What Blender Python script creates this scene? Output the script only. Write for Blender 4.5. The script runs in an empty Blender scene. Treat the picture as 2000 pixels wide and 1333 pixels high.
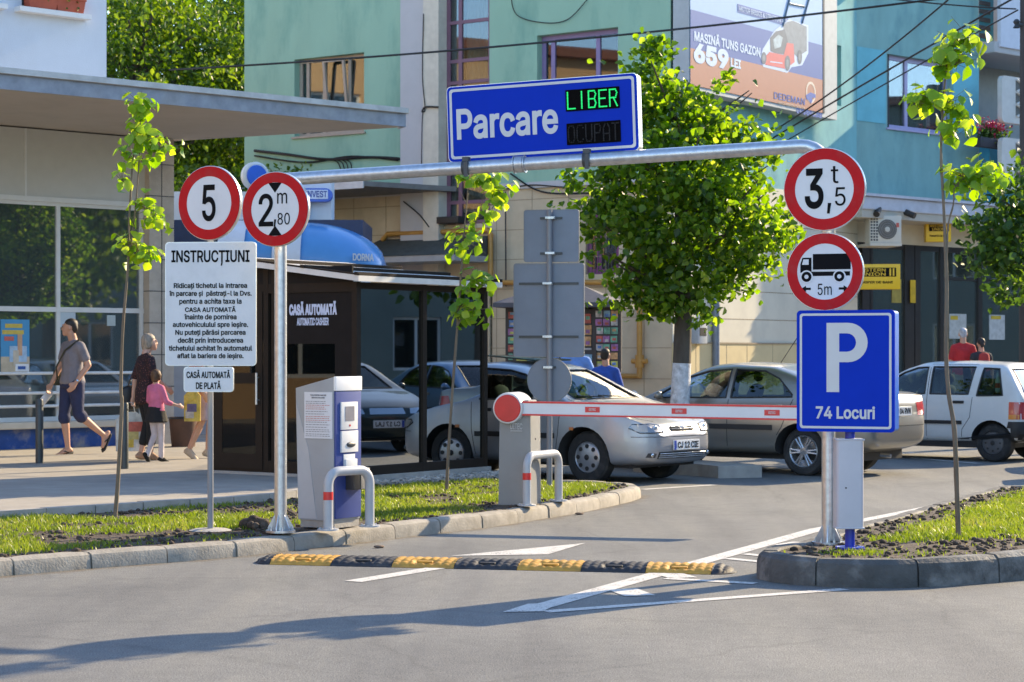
import bpy, bmesh, math, random
import numpy as np
from mathutils import Vector, Matrix
from mathutils.bvhtree import BVHTree
from mathutils.geometry import delaunay_2d_cdt
from math import sin, cos, pi, radians as R

S = bpy.context.scene
COL = S.collection
# ---------------------------------------------------------------- camera, sky, sun, exposure
FPX, HC, HY = 4000.0, 1.52, 690.0          # focal length in photo pixels, eye height, horizon row
cam_d = bpy.data.cameras.new("camera")
cam_d.sensor_width = 36; cam_d.lens = 72; cam_d.shift_y = 0.01175
cam_d.clip_start = 0.1; cam_d.clip_end = 600
cam_d.dof.use_dof = True; cam_d.dof.focus_distance = 15.5; cam_d.dof.aperture_fstop = 6.3
cam = bpy.data.objects.new("camera", cam_d); COL.objects.link(cam)
cam.location = (0, 0, HC); cam.rotation_euler = (pi / 2, 0, 0)
S.camera = cam
SUN_AZ, SUN_EL = R(47.5), R(25.8)           # azimuth from +Y towards +X
W = bpy.data.worlds.new("World"); S.world = W; W.use_nodes = True
nt = W.node_tree
sky = nt.nodes.new("ShaderNodeTexSky"); sky.sky_type = 'NISHITA'; sky.sun_disc = False
sky.sun_elevation = SUN_EL; sky.sun_rotation = SUN_AZ; sky.air_density = 1.0; sky.dust_density = 0.3; sky.ozone_density = 3.0
bg = nt.nodes["Background"]; bg.inputs[1].default_value = 0.15
nt.links.new(sky.outputs[0], bg.inputs[0])
sd = bpy.data.lights.new("sun", 'SUN'); sd.energy = 3.9; sd.angle = R(0.5); sd.color = (1.0, 0.79, 0.50)
so = bpy.data.objects.new("sun", sd); COL.objects.link(so)
sdir = Vector((sin(SUN_AZ) * cos(SUN_EL), cos(SUN_AZ) * cos(SUN_EL), sin(SUN_EL)))
so.rotation_euler = sdir.to_track_quat('Z', 'Y').to_euler(); so.location = sdir * 60
S.view_settings.view_transform = 'Standard'; S.view_settings.look = 'None'
S.view_settings.exposure = 1.55; S.view_settings.gamma = 1.0

# ---------------------------------------------------------------- measuring the photo
def P(px, py, Y): return Vector(((px - 1000) * Y / FPX, Y, HC - (py - HY) * Y / FPX))
def G(px, py, z=0.0):
    Y = FPX * (HC - z) / (py - HY)
    return Vector(((px - 1000) * Y / FPX, Y, z))

class Fac:
    """a vertical plane through (ox, oy) running along angle; photo pixel -> (u, z) on it"""
    def __init__(s, ox, oy, deg):
        s.o = (ox, oy); s.a = R(deg); s.d = (cos(s.a), sin(s.a))
    def uz(s, px, py=HY):
        k = (px - 1000) / FPX
        u = (k * s.o[1] - s.o[0]) / (s.d[0] - k * s.d[1])
        Y = s.o[1] + u * s.d[1]
        return u, HC - (py - HY) * Y / FPX
    def u(s, px): return s.uz(px)[0]
    def rect(s, x0, y0, x1, y1):
        u0, z1 = s.uz(x0, y0); u1, z0 = s.uz(x1, y1)
        return u0, min(z0, z1), u1, max(z0, z1)
    def at(s, u, y=0, z=0):
        return Vector((s.o[0] + u * s.d[0] - y * s.d[1], s.o[1] + u * s.d[1] + y * s.d[0], z))

# ---------------------------------------------------------------- materials
_m = {}
def lin(h):
    h = h.lstrip('#'); c = [int(h[i:i + 2], 16) / 255 for i in (0, 2, 4)]
    return tuple(x / 12.92 if x <= .04045 else ((x + .055) / 1.055) ** 2.4 for x in c)
def mul(c, f): return tuple(min(1, x * f) for x in c)
def FO(pl, y):
    """the plane pl shifted y metres (negative = towards the street)"""
    q = pl.at(0, y); return Fac(q.x, q.y, math.degrees(pl.a))
class NT:
    def __init__(s, mat): s.t = mat.node_tree; s.p = s.t.nodes["Principled BSDF"]
    def n(s, t, **kw):
        x = s.t.nodes.new(t)
        for k, v in kw.items():
            if k in x.inputs.keys(): x.inputs[k].default_value = v
            else: setattr(x, k, v)
        return x
    def l(s, a, b): s.t.links.new(a, b)
def ramp(N, fac, stops):
    r = N.n("ShaderNodeValToRGB"); e = r.color_ramp.elements
    while len(e) < len(stops): e.new(0.5)
    for q, (p, c) in zip(e, stops): q.position = p; q.color = (*c, 1) if len(c) == 3 else c
    N.l(fac, r.inputs[0]); return r.outputs[0]
def M(name, col, rough=.5, metal=0., var=.12, scale=6., bump=0., bscale=60., spec=.5, coat=0., dirt=None, dirtamt=.5, dscale=1.3, emit=None, stretch=(1, 1, 1)):
    if name in _m: return _m[name]
    m = bpy.data.materials.new(name); m.use_nodes = True; N = NT(m); p = N.p
    tc = N.n("ShaderNodeTexCoord"); mp = N.n("ShaderNodeMapping"); mp.inputs['Scale'].default_value = stretch
    N.l(tc.outputs['Object'], mp.inputs[0])
    no = N.n("ShaderNodeTexNoise", Scale=scale, Detail=6.0, Roughness=.6); N.l(mp.outputs[0], no.inputs['Vector'])
    c = ramp(N, no.outputs[0], [(.3, mul(col, 1 - var)), (.7, mul(col, 1 + var))])
    if dirt:
        n2 = N.n("ShaderNodeTexNoise", Scale=dscale, Detail=8.0, Roughness=.65); N.l(mp.outputs[0], n2.inputs['Vector'])
        mx = N.n("ShaderNodeMix", data_type='RGBA')
        f = ramp(N, n2.outputs[0], [(.5, (0, 0, 0)), (.72, (dirtamt,) * 3)])
        N.l(f, mx.inputs[0]); N.l(c, mx.inputs[6]); mx.inputs[7].default_value = (*dirt, 1); c = mx.outputs[2]
    N.l(c, p.inputs['Base Color'])
    p.inputs['Roughness'].default_value = rough; p.inputs['Metallic'].default_value = metal
    p.inputs['Specular IOR Level'].default_value = spec; p.inputs['Coat Weight'].default_value = coat
    p.inputs['Coat Roughness'].default_value = .06
    if bump:
        nb = N.n("ShaderNodeTexNoise", Scale=bscale, Detail=5.0); N.l(mp.outputs[0], nb.inputs['Vector'])
        b = N.n("ShaderNodeBump", Strength=bump, Distance=.02); N.l(nb.outputs[0], b.inputs['Height']); N.l(b.outputs[0], p.inputs['Normal'])
    if emit: p.inputs['Emission Color'].default_value = (*emit[0], 1); p.inputs['Emission Strength'].default_value = emit[1]
    _m[name] = m; return m
def glassmat(name, tint, refl=.25, rough=.02, body=.0, bodycol=(.02, .03, .03), fk=.7):
    """thin tinted pane: see-through share, mirror share"""
    if name in _m: return _m[name]
    m = bpy.data.materials.new(name); m.use_nodes = True; N = NT(m)
    out = [x for x in N.t.nodes if x.type == 'OUTPUT_MATERIAL'][0]
    tr = N.n("ShaderNodeBsdfTransparent", Color=(*tint, 1)); gl = N.n("ShaderNodeBsdfGlossy", Roughness=rough, Color=(.9, .95, 1, 1))
    fr = N.n("ShaderNodeLayerWeight", Blend=.35); ad = N.n("ShaderNodeMath", operation='MULTIPLY_ADD'); N.l(fr.outputs[0], ad.inputs[0])
    ad.inputs[1].default_value = fk; ad.inputs[2].default_value = refl; ad.use_clamp = True
    df = N.n("ShaderNodeBsdfDiffuse", Color=(*bodycol, 1)); m1 = N.n("ShaderNodeMixShader", Fac=body); N.l(tr.outputs[0], m1.inputs[1]); N.l(df.outputs[0], m1.inputs[2])
    mx = N.n("ShaderNodeMixShader"); N.l(ad.outputs[0], mx.inputs[0]); N.l(m1.outputs[0], mx.inputs[1]); N.l(gl.outputs[0], mx.inputs[2])
    N.l(mx.outputs[0], out.inputs[0]); _m[name] = m; return m
def leafmat(name, stops, trans=.5, gain=1.9):
    if name in _m: return _m[name]
    m = bpy.data.materials.new(name); m.use_nodes = True; N = NT(m)
    out = [x for x in N.t.nodes if x.type == 'OUTPUT_MATERIAL'][0]
    at = N.n("ShaderNodeAttribute", attribute_name="rnd"); c = ramp(N, at.outputs['Fac'], stops)
    N.l(c, N.p.inputs['Base Color']); N.p.inputs['Roughness'].default_value = .42
    t = N.n("ShaderNodeBsdfTranslucent"); hs = N.n("ShaderNodeHueSaturation", Hue=.485, Saturation=1.1, Value=gain); N.l(c, hs.inputs['Color']); N.l(hs.outputs[0], t.inputs[0])
    mx = N.n("ShaderNodeMixShader", Fac=trans); N.l(N.p.outputs[0], mx.inputs[1]); N.l(t.outputs[0], mx.inputs[2]); N.l(mx.outputs[0], out.inputs[0])
    _m[name] = m; return m

# ---------------------------------------------------------------- mesh helpers
def new_obj(name, me, mat=None, parent=None):
    o = bpy.data.objects.new(name, me); COL.objects.link(o)
    if mat: me.materials.append(mat)
    if parent: o.parent = parent
    return o
class MB:
    def __init__(s): s.bm = bmesh.new()
    def box(s, c, d, rz=0, bev=0, rot=None):
        r = bmesh.ops.create_cube(s.bm, size=1); v = r['verts']
        m = Matrix.Translation(c) @ (rot.to_4x4() if rot else Matrix.Rotation(rz, 4, 'Z')) @ Matrix.Diagonal((*d, 1))
        bmesh.ops.transform(s.bm, matrix=m, verts=v)
        if bev:
            e = list({e for q in v for e in q.link_edges})
            bmesh.ops.bevel(s.bm, geom=e, offset=bev, segments=2, affect='EDGES', profile=.6)
        return s
    def span(s, x0, x1, y0, y1, z0, z1, bev=0):
        return s.box(((x0 + x1) / 2, (y0 + y1) / 2, (z0 + z1) / 2), (abs(x1 - x0), abs(y1 - y0), abs(z1 - z0)), bev=bev)
    def face(s, pts):
        return s.bm.faces.new([s.bm.verts.new(p) for p in pts])
    def prism(s, pts, off):
        """closed solid: polygon pts (3D) swept by vector off"""
        off = Vector(off); a = [s.bm.verts.new(p) for p in pts]; b = [s.bm.verts.new(Vector(p) + off) for p in pts]
        n = len(a); s.bm.faces.new(a); s.bm.faces.new(b[::-1])
        for i in range(n): s.bm.faces.new((a[i], b[i], b[(i + 1) % n], a[(i + 1) % n]))
        return s
    def tube(s, pts, r, seg=10, cap=True):
        pts = [Vector(p) for p in pts]; n = len(pts); rs = r if isinstance(r, (list, tuple)) else [r] * n
        rings = []; up = None
        for i, p in enumerate(pts):
            t = (pts[min(i + 1, n - 1)] - pts[max(i - 1, 0)]).normalized()
            if up is None: up = t.orthogonal().normalized()
            up = (up - t * up.dot(t)); up = up.normalized() if up.length > 1e-5 else t.orthogonal().normalized()
            w = t.cross(up)
            rings.append([s.bm.verts.new(p + rs[i] * (cos(2 * pi * k / seg) * up + sin(2 * pi * k / seg) * w)) for k in range(seg)])
        for a, b in zip(rings, rings[1:]):
            for k in range(seg): s.bm.faces.new((a[k], a[(k + 1) % seg], b[(k + 1) % seg], b[k]))
        if cap: s.bm.faces.new(rings[0][::-1]); s.bm.faces.new(rings[-1])
        return s
    def lathe(s, prof, seg=24, m=None):
        """prof [(r,z)] about local z, then matrix m"""
        m = m or Matrix.Identity(4); rings = []
        for r, z in prof:
            if r < 1e-6: rings.append([s.bm.verts.new(m @ Vector((0, 0, z)))])
            else: rings.append([s.bm.verts.new(m @ Vector((r * cos(2 * pi * k / seg), r * sin(2 * pi * k / seg), z))) for k in range(seg)])
        for a, b in zip(rings, rings[1:]):
            for k in range(seg):
                k2 = (k + 1) % seg
                if len(a) == 1 and len(b) > 1: s.bm.faces.new((a[0], b[k2], b[k]))
                elif len(b) == 1 and len(a) > 1: s.bm.faces.new((a[k], a[k2], b[0]))
                elif len(a) > 1: s.bm.faces.new((a[k], a[k2], b[k2], b[k]))
        return s
    def ball(s, c, r, seg=12, rot=None):
        r = (r, r, r) if not isinstance(r, (tuple, list)) else r
        q = bmesh.ops.create_uvsphere(s.bm, u_segments=seg, v_segments=max(6, seg // 2), radius=1)
        m = Matrix.Translation(c) @ (rot.to_4x4() if rot else Matrix.Identity(4)) @ Matrix.Diagonal((*r, 1))
        bmesh.ops.transform(s.bm, matrix=m, verts=q['verts']); return s
    def hull(s, balls, seg=1):
        """closed convex hull over several (centre, radii)"""
        t = bmesh.new()
        for c, r in balls:
            r = (r, r, r) if not isinstance(r, (tuple, list)) else r
            bmesh.ops.create_icosphere(t, subdivisions=seg + 1, radius=1, matrix=Matrix.Translation(c) @ Matrix.Diagonal((*r, 1)))
        if len(balls) > 1:
            bmesh.ops.delete(t, geom=t.edges[:], context='EDGES_FACES')
            bmesh.ops.convex_hull(t, input=t.verts[:])
            bmesh.ops.delete(t, geom=[v for v in t.verts if not v.link_faces], context='VERTS')
        t.verts.index_update(); nv = [s.bm.verts.new(v.co) for v in t.verts]
        for f in t.faces: s.bm.faces.new([nv[v.index] for v in f.verts])
        t.free(); return s
    def mesh(s, name, smooth=35, recalc=True):
        if recalc: bmesh.ops.recalc_face_normals(s.bm, faces=s.bm.faces[:])
        me = bpy.data.meshes.new(name); s.bm.to_mesh(me); s.bm.free()
        if smooth:
            me.polygons.foreach_set('use_smooth', [True] * len(me.polygons)); me.set_sharp_from_angle(angle=R(smooth))
        return me
    def build(s, name, mat, parent=None, smooth=35, recalc=True):
        return new_obj(name, s.mesh(name, smooth, recalc), mat, parent)
def np_mesh(name, co, faces_n, rnd=None):
    """co (N,V,3): N copies of one V-gon polygon set; faces_n: list of index tuples in one copy"""
    n, v, _ = co.shape; me = bpy.data.meshes.new(name)
    me.vertices.add(n * v); me.vertices.foreach_set('co', co.reshape(-1).astype(np.float32))
    base = (np.arange(n) * v)[:, None]; idx = []; ls = []
    L = sum(len(f) for f in faces_n)
    flat = np.concatenate([np.array(f) for f in faces_n]); allidx = (base + flat[None, :]).reshape(-1)
    starts = np.cumsum([0] + [len(f) for f in faces_n[:-1]]); allst = ((np.arange(n) * L)[:, None] + starts[None, :]).reshape(-1)
    me.loops.add(len(allidx)); me.loops.foreach_set('vertex_index', allidx.astype(np.int32))
    me.polygons.add(len(allst)); me.polygons.foreach_set('loop_start', allst.astype(np.int32))
    me.update(calc_edges=True)
    if rnd is not None:
        a = me.attributes.new('rnd', 'FLOAT', 'FACE'); a.data.foreach_set('value', np.repeat(rnd, len(faces_n)).astype(np.float32))
    return me
def evaluated(o):
    dg = bpy.context.evaluated_depsgraph_get(); dg.update()
    return bpy.data.meshes.new_from_object(o.evaluated_get(dg), depsgraph=dg)
import os
FONT = None
try:
    FONT = bpy.data.fonts.load(os.path.join(bpy.utils.system_resource('DATAFILES'), 'fonts', 'Inter.woff2'))   # a font that ships inside Blender
except Exception:
    FONT = None
def outlines(cu, res=5):
    """every contour of a text curve as a list of 2D points"""
    out = []
    for sp in cu.splines:
        pts = []
        if sp.type == 'BEZIER':
            n = len(sp.bezier_points)
            for i in range(n):
                p, q = sp.bezier_points[i], sp.bezier_points[(i + 1) % n]; a, h1, h2, b = (v.to_2d() for v in (p.co, p.handle_right, q.handle_left, q.co))
                flat = abs((b - a).cross(h1 - a)) + abs((b - a).cross(h2 - a)) < 1e-6
                for k in range(1 if flat else res):
                    t = k / (1 if flat else res); u = 1 - t; pts.append(u ** 3 * a + 3 * u * u * t * h1 + 3 * u * t * t * h2 + t ** 3 * b)
        else: pts = [p.co.to_2d() for p in sp.points]
        c = []
        for p in pts:
            if not c or (p - c[-1]).length > 1e-5: c.append(p)
        if len(c) > 2 and (c[0] - c[-1]).length < 1e-5: c.pop()
        if len(c) > 2: out.append(c)
    return out
def text_mesh(body, size, align='CENTER', xs=1., bold=0., ext=.0015, space=1., line=1.):
    """letters as solid outlines; bold thickens the strokes by that share of the size"""
    c = bpy.data.curves.new('t', 'FONT'); c.body = body; c.size = size; c.font = FONT or c.font; c.align_x = align; c.align_y = 'CENTER'
    c.space_character = space; c.space_line = line
    o = bpy.data.objects.new('t', c); COL.objects.link(o); dg = bpy.context.evaluated_depsgraph_get(); dg.update()
    cs = outlines(o.evaluated_get(dg).to_curve(dg)); o.to_curve_clear() if hasattr(o, 'to_curve_clear') else None
    bpy.data.objects.remove(o); bpy.data.curves.remove(c)
    area = lambda q: sum(q[i - 1].cross(q[i]) for i in range(len(q))) / 2
    sg = 1 if area(max(cs, key=lambda q: abs(area(q)))) > 0 else -1; d = bold * size
    fat = []
    for q in cs:               # push every outline outwards, then keep whatever winds round at least once
        n = len(q); r = []
        for i in range(n):
            e0 = (q[i] - q[i - 1]).normalized(); e1 = (q[(i + 1) % n] - q[i]).normalized(); n0 = Vector((e0.y, -e0.x)) * sg; n1 = Vector((e1.y, -e1.x)) * sg
            m = n0 + n1; m = m.normalized() if m.length > .3 else n0; r.append(q[i] + m * d / max(.7, m.dot(n0)))
        fat.append(r)
    pts = [p for r in fat for p in r]; ed = []; k0 = 0
    for r in fat: ed += [(k0 + i, k0 + (i + 1) % len(r)) for i in range(len(r))]; k0 += len(r)
    vo, eo, fo, *_ = delaunay_2d_cdt(pts, ed, [], 0, 1e-6)
    A = np.array([pts[i] for i, _ in ed]); B = np.array([pts[j] for _, j in ed]); bm = bmesh.new(); vm = [bm.verts.new((v.x * xs, v.y, ext)) for v in vo]
    for f in fo:
        c = (vo[f[0]] + vo[f[1]] + vo[f[2]]) / 3; up = (A[:, 1] <= c.y) & (B[:, 1] > c.y); dn = (A[:, 1] > c.y) & (B[:, 1] <= c.y)
        left = (B[:, 0] - A[:, 0]) * (c.y - A[:, 1]) - (c.x - A[:, 0]) * (B[:, 1] - A[:, 1])
        if sg * (int((up & (left > 0)).sum()) - int((dn & (left < 0)).sum())) > 0: bm.faces.new([vm[i] for i in f])
    bmesh.ops.delete(bm, geom=[v for v in bm.verts if not v.link_faces], context='VERTS')
    for e in [e for e in bm.edges if len(e.link_faces) == 1]:
        a, b = e.verts; lo = [bm.verts.new((v.co.x, v.co.y, -ext)) for v in (a, b)]; bm.faces.new((a, lo[0], lo[1], b))
    bmesh.ops.remove_doubles(bm, verts=bm.verts[:], dist=1e-7); bmesh.ops.recalc_face_normals(bm, faces=bm.faces[:])
    me = bpy.data.meshes.new('letters'); bm.to_mesh(me); bm.free(); return me
STAND = Matrix.Rotation(pi / 2, 4, 'X')      # text in XY -> standing in XZ, readable from -Y
def lettering(body, size, pos, mat, parent, name='lettering', align='CENTER', xs=.62, bold=.015, frame=None, fit=None, **kw):
    me = text_mesh(body, size, align, xs, bold, **kw)
    if fit:
        v = np.empty(len(me.vertices) * 3); me.vertices.foreach_get('co', v); v = v.reshape(-1, 3)
        lo, hi = v.min(0), v.max(0); w, h = fit; sx = w / (hi[0] - lo[0]); sy = h / (hi[1] - lo[1])
        me.transform(Matrix.Diagonal((sx, sy, 1, 1)) @ Matrix.Translation((-(lo[0] + hi[0]) / 2, -(lo[1] + hi[1]) / 2, 0)))
    me.transform((frame or Matrix.Identity(4)) @ Matrix.Translation(pos) @ STAND)
    me.update(); return new_obj(name, me, mat, parent)
def thing(name, label, cat, loc=(0, 0, 0), rz=0., group=None):
    o = bpy.data.objects.new(name, None); COL.objects.link(o); o.empty_display_size = .2
    o.location = loc; o.rotation_euler = (0, 0, rz); return tag(o, label, cat, group)
def tag(o, label, cat, group=None, kind=None):
    if label: o['label'] = label
    if cat: o['category'] = cat
    if group: o['group'] = group
    if kind: o['kind'] = kind
    return o
def struct(o): o['kind'] = 'structure'; return o
def rrect(x0, z0, x1, z1, r, y=0., n=4):
    """rounded rectangle outline in the XZ plane"""
    pts = []
    for cx, cz, a0 in ((x1 - r, z1 - r, 0), (x0 + r, z1 - r, pi / 2), (x0 + r, z0 + r, pi), (x1 - r, z0 + r, 1.5 * pi)):
        for k in range(n + 1):
            a = a0 + pi / 2 * k / n; pts.append((cx + r * cos(a), y, cz + r * sin(a)))
    return pts
def ring_face(mb, outer, inner):
    a = [mb.bm.verts.new(p) for p in outer]; b = [mb.bm.verts.new(p) for p in inner]; n = len(a)
    for i in range(n): mb.bm.faces.new((a[i], a[(i + 1) % n], b[(i + 1) % n], b[i]))
def circ(r, y=0., n=40, cx=0., cz=0.): return [(cx + r * cos(2 * pi * k / n), y, cz + r * sin(2 * pi * k / n)) for k in range(n)]
def inpoly(x, y, poly):
    c = np.zeros(x.shape, bool); n = len(poly)
    for i in range(n):
        x0, y0 = poly[i][:2]; x1, y1 = poly[i - 1][:2]
        t = ((y0 > y) != (y1 > y)) & (x < (x1 - x0) * (y - y0) / (y1 - y0 + 1e-12) + x0); c ^= t
    return c
WHITE = M('white_paint', lin('#d8dade'), .4, var=.03); SIGNW = M('sign_white', (.68, .69, .70), .5, var=.04, scale=3, spec=.4, dirt=(.5, .5, .48), dirtamt=.35, dscale=5)
BLACKP = M('black_print', (.008, .008, .009), .75, var=.05, spec=.08); REDP = M('sign_red', (.50, .010, .014), .55, var=.08, spec=.15, dirt=(.36, .05, .05), dirtamt=.5, dscale=7)
GALV = M('galvanised_steel', (.52, .54, .57), .38, .85, var=.16, scale=22, bump=.05, bscale=30)
GREYP = M('grey_paint', (.25, .255, .27), .4, var=.05); DKGREY = M('dark_grey_metal', (.05, .055, .06), .45, .2, var=.1)
BLUES = M('sign_blue', (.0, .030, .43), .55, var=.04, spec=.12); SIGNLET = M('sign_letter', (.56, .57, .58), .4, var=.03)
ALUE = M('aluminium_edge', (.62, .63, .64), .35, .8, var=.06)
# ================================================================ ground
rng = np.random.default_rng(7); random.seed(7)
def asphalt():
    m = bpy.data.materials.new('asphalt'); m.use_nodes = True; N = NT(m)
    tc = N.n("ShaderNodeTexCoord"); v = tc.outputs['Object']
    big = N.n("ShaderNodeTexNoise", Scale=.55, Detail=7.0, Roughness=.6); mid = N.n("ShaderNodeTexNoise", Scale=9.0, Detail=6.0, Roughness=.7)
    fine = N.n("ShaderNodeTexNoise", Scale=95.0, Detail=3.0, Roughness=.8); sp = N.n("ShaderNodeTexVoronoi", Scale=130.0)
    mpw = N.n("ShaderNodeMapping"); mpw.inputs['Rotation'].default_value = (0, 0, R(-28)); mpw.inputs['Scale'].default_value = (1.2, .12, 1)
    wear = N.n("ShaderNodeTexNoise", Scale=1.6, Detail=5.0)
    N.l(v, mpw.inputs[0]); N.l(mpw.outputs[0], wear.inputs['Vector'])
    for x in (big, mid, fine, sp): N.l(v, x.inputs['Vector'])
    c1 = ramp(N, big.outputs[0], [(.25, (.118, .120, .119)), (.45, (.155, .156, .150)), (.75, (.188, .187, .178))])
    c2 = ramp(N, fine.outputs[0], [(.3, (.36, .36, .37)), (.48, (.95, .95, .95)), (.68, (1.6, 1.58, 1.53))])
    c3 = ramp(N, wear.outputs[0], [(.32, (.80, .80, .82)), (.5, (1, 1, 1)), (.68, (1.16, 1.14, 1.09))])
    c4 = ramp(N, mid.outputs[0], [(.3, (.84, .84, .85)), (.55, (1, 1, 1)), (.78, (1.12, 1.12, 1.1))])
    def mulc(a, b):
        x = N.n("ShaderNodeMix", data_type='RGBA', blend_type='MULTIPLY'); x.inputs[0].default_value = 1
        N.l(a, x.inputs[6]); N.l(b, x.inputs[7]); return x.outputs[2]
    c = mulc(mulc(mulc(c1, c2), c3), c4)
    cr = N.n("ShaderNodeTexVoronoi", Scale=.33, feature='DISTANCE_TO_EDGE'); wn = N.n("ShaderNodeTexNoise", Scale=2.5, Detail=6.0)
    ad = N.n("ShaderNodeMixRGB", blend_type='LINEAR_LIGHT'); ad.inputs[0].default_value = .12
    N.l(v, wn.inputs['Vector']); N.l(v, ad.inputs[1]); N.l(wn.outputs[1], ad.inputs[2]); N.l(ad.outputs[0], cr.inputs['Vector'])
    ck = ramp(N, cr.outputs[0], [(.0, (.86, .86, .86)), (.004, (.93, .93, .93)), (.008, (1, 1, 1))]); c = mulc(c, ck)
    N.l(c, N.p.inputs['Base Color']); N.p.inputs['Roughness'].default_value = .8; N.p.inputs['Specular IOR Level'].default_value = .35
    b = N.n("ShaderNodeBump", Strength=.55, Distance=.012); N.l(fine.outputs[0], b.inputs['Height']); N.l(b.outputs[0], N.p.inputs['Normal'])
    return m
ASPH = asphalt()
mb = MB(); mb.face([(-120, -60, 0), (120, -60, 0), (120, 140, 0), (-120, 140, 0)]); struct(mb.build('road', ASPH))

CONC = M('kerb_concrete', (.29, .265, .225), .85, var=.2, scale=9, bump=.25, bscale=60, dirt=(.13, .115, .09), dirtamt=.7, dscale=2.2)
CONCD = M('stained_shaded_kerb_concrete', (.075, .075, .072), .8, var=.35, scale=5, bump=.5, bscale=40, dirt=(.36, .35, .33), dirtamt=.55, dscale=3.2)  # stains plus the shade on this kerb, both put into the dark base
CONCW = M('pale_concrete', (.34, .32, .29), .85, var=.15, scale=7, bump=.3)
def resample(pts, step):
    pts = [Vector((*p, 0)) for p in pts]
    # Catmull-Rom through the measured points, then even steps
    d = []
    for i in range(len(pts) - 1):
        p0 = pts[max(i - 1, 0)]; p1 = pts[i]; p2 = pts[i + 1]; p3 = pts[min(i + 2, len(pts) - 1)]
        for k in range(12):
            t = k / 12; d.append(.5 * ((2 * p1) + (p2 - p0) * t + (2 * p0 - 5 * p1 + 4 * p2 - p3) * t * t + (3 * p1 - p0 - 3 * p2 + p3) * t ** 3))
    d.append(pts[-1]); out = [d[0]]; acc = 0
    for a, b in zip(d, d[1:]):
        L = (b - a).length
        while acc + L >= step:
            a = a + (b - a) * ((step - acc) / L); out.append(a.copy()); L = (b - a).length; acc = 0
        acc += L
    return out
def kerb(name, path, h, w, mat, stone=.62, z0=0.0, gap=.007):
    sub = 4; pts = resample(path, stone / sub); mb = MB(); inner = []
    def nrm(i):
        t = (pts[min(i + 1, len(pts) - 1)] - pts[max(i - 1, 0)]).normalized(); return Vector((-t.y, t.x, 0)), t
    for s in range(0, len(pts) - sub, sub):
        jz = random.uniform(-.006, .006); jn = random.uniform(-.006, .006); rings = []
        for k in range(sub + 1):
            n, t = nrm(s + k); p = pts[s + k] + t * (gap if k == 0 else (-gap if k == sub else 0)); e = .006 if k in (0, sub) else 0
            rings.append([mb.bm.verts.new(p + n * (a + jn) + Vector((0, 0, z0 + b + (jz if b > 0 else 0)))) for a, b in
                          ((0 + e, 0), (.004 + e, h * .62), (.016 + e, h * .84), (.05, h - e), (w - .01, h - e), (w, h - .015), (w, 0))])
        for a, b in zip(rings, rings[1:]):
            for q in range(6): mb.bm.faces.new((a[q], a[q + 1], b[q + 1], b[q]))
        mb.bm.faces.new(rings[0]); mb.bm.faces.new(rings[-1][::-1])
    # mortar bed just inside the stones so joints are not see-through
    for i in range(len(pts) - 1):
        n0, _ = nrm(i); n1, _ = nrm(i + 1)
        q = [(n0, pts[i], .022, 0), (n0, pts[i], .03, h * .8), (n0, pts[i], .05, h - .022), (n0, pts[i], w - .02, h - .022)]
        a = [mb.bm.verts.new(pts[i] + n0 * u + Vector((0, 0, z0 + v))) for _, _, u, v in q]
        b = [mb.bm.verts.new(pts[i + 1] + n1 * u + Vector((0, 0, z0 + v))) for _, _, u, v in q]
        for k in range(3): mb.bm.faces.new((a[k], a[k + 1], b[k + 1], b[k]))
    o = mb.build(name, mat, smooth=30); struct(o)
    return [(pts[i] + nrm(i)[0] * (w - .02)) for i in range(len(pts))]
K1 = [(-20, -3.6), (-8, 9.1), (-3.47, 13.9), (-2.29, 15.0), (-1.85, 15.5), (-1.2, 16.4), (-.5, 17.4), (0, 18.2), (.7, 19.6), (1.2, 20.9), (1.36, 21.6), (1.28, 22.05), (.95, 22.35), (.3, 22.6), (-.1, 22.9)]
K2 = [(7.5, 20.7), (5.2, 20.75), (4.82, 20.55), (4.6, 20.1), (2.85, 16.4), (2.0, 14.55), (1.74, 14.15), (1.65, 13.85), (1.75, 13.53), (2.05, 13.32), (2.4, 13.24), (2.9, 13.37), (3.44, 13.72), (6, 15.4), (12, 19.4)]
in1 = kerb('kerb', K1, .125, .15, CONC)
in2 = kerb('kerb_stained_shaded', K2, .185, .15, CONCD, stone=.68)
KIOSK0 = Vector((-1.66, 21.9, 0)); KU = Vector((cos(R(55)), sin(R(55)), 0)); KV = Vector((-KU.y, KU.x, 0))
kc = [KIOSK0, KIOSK0 + KU * 2.4, KIOSK0 + KU * 2.4 + KV * 2.1, KIOSK0 + KV * 2.1]
# sidewalk sheet with its own pale edging
SWZ = .17
sw_edge = [(-25, -4.5), (-12, 9.2), (-4.32, 17.3), (-2.3, 19.45), (-1.72, 21.7)]
sw = sw_edge + [(-1.3, 22.6), (-.45, 23.85), (-2.1, 25.3), (-2.5, 27.2), (-.4, 29.3), (1.5, 30.6), (8, 37), (26, 52), (60, 70), (60, 130), (-90, 130), (-90, -4.5)]
def paving():
    m = M('paving', (.30, .275, .235), .85, var=.14, scale=3, bump=.25, bscale=70, dirt=(.17, .165, .16), dirtamt=.5, dscale=.9)
    return m
mb = MB(); mb.prism([(x, y, SWZ) for x, y in sw], (0, 0, -.12)); struct(mb.build('sidewalk', paving(), smooth=0))
# edging stones along the lawn side
mb = MB(); ep = resample(sw_edge, .5)
for a, b in zip(ep, ep[1:]):
    t = (b - a).normalized(); n = Vector((-t.y, t.x, 0)); g = t * .006
    mb.prism([a + g, b - g, b - g + n * .11, a + g + n * .11], (0, 0, SWZ + .012 + random.uniform(0, .006)))
struct(mb.build('sidewalk_edging', CONCW, smooth=0))
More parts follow.
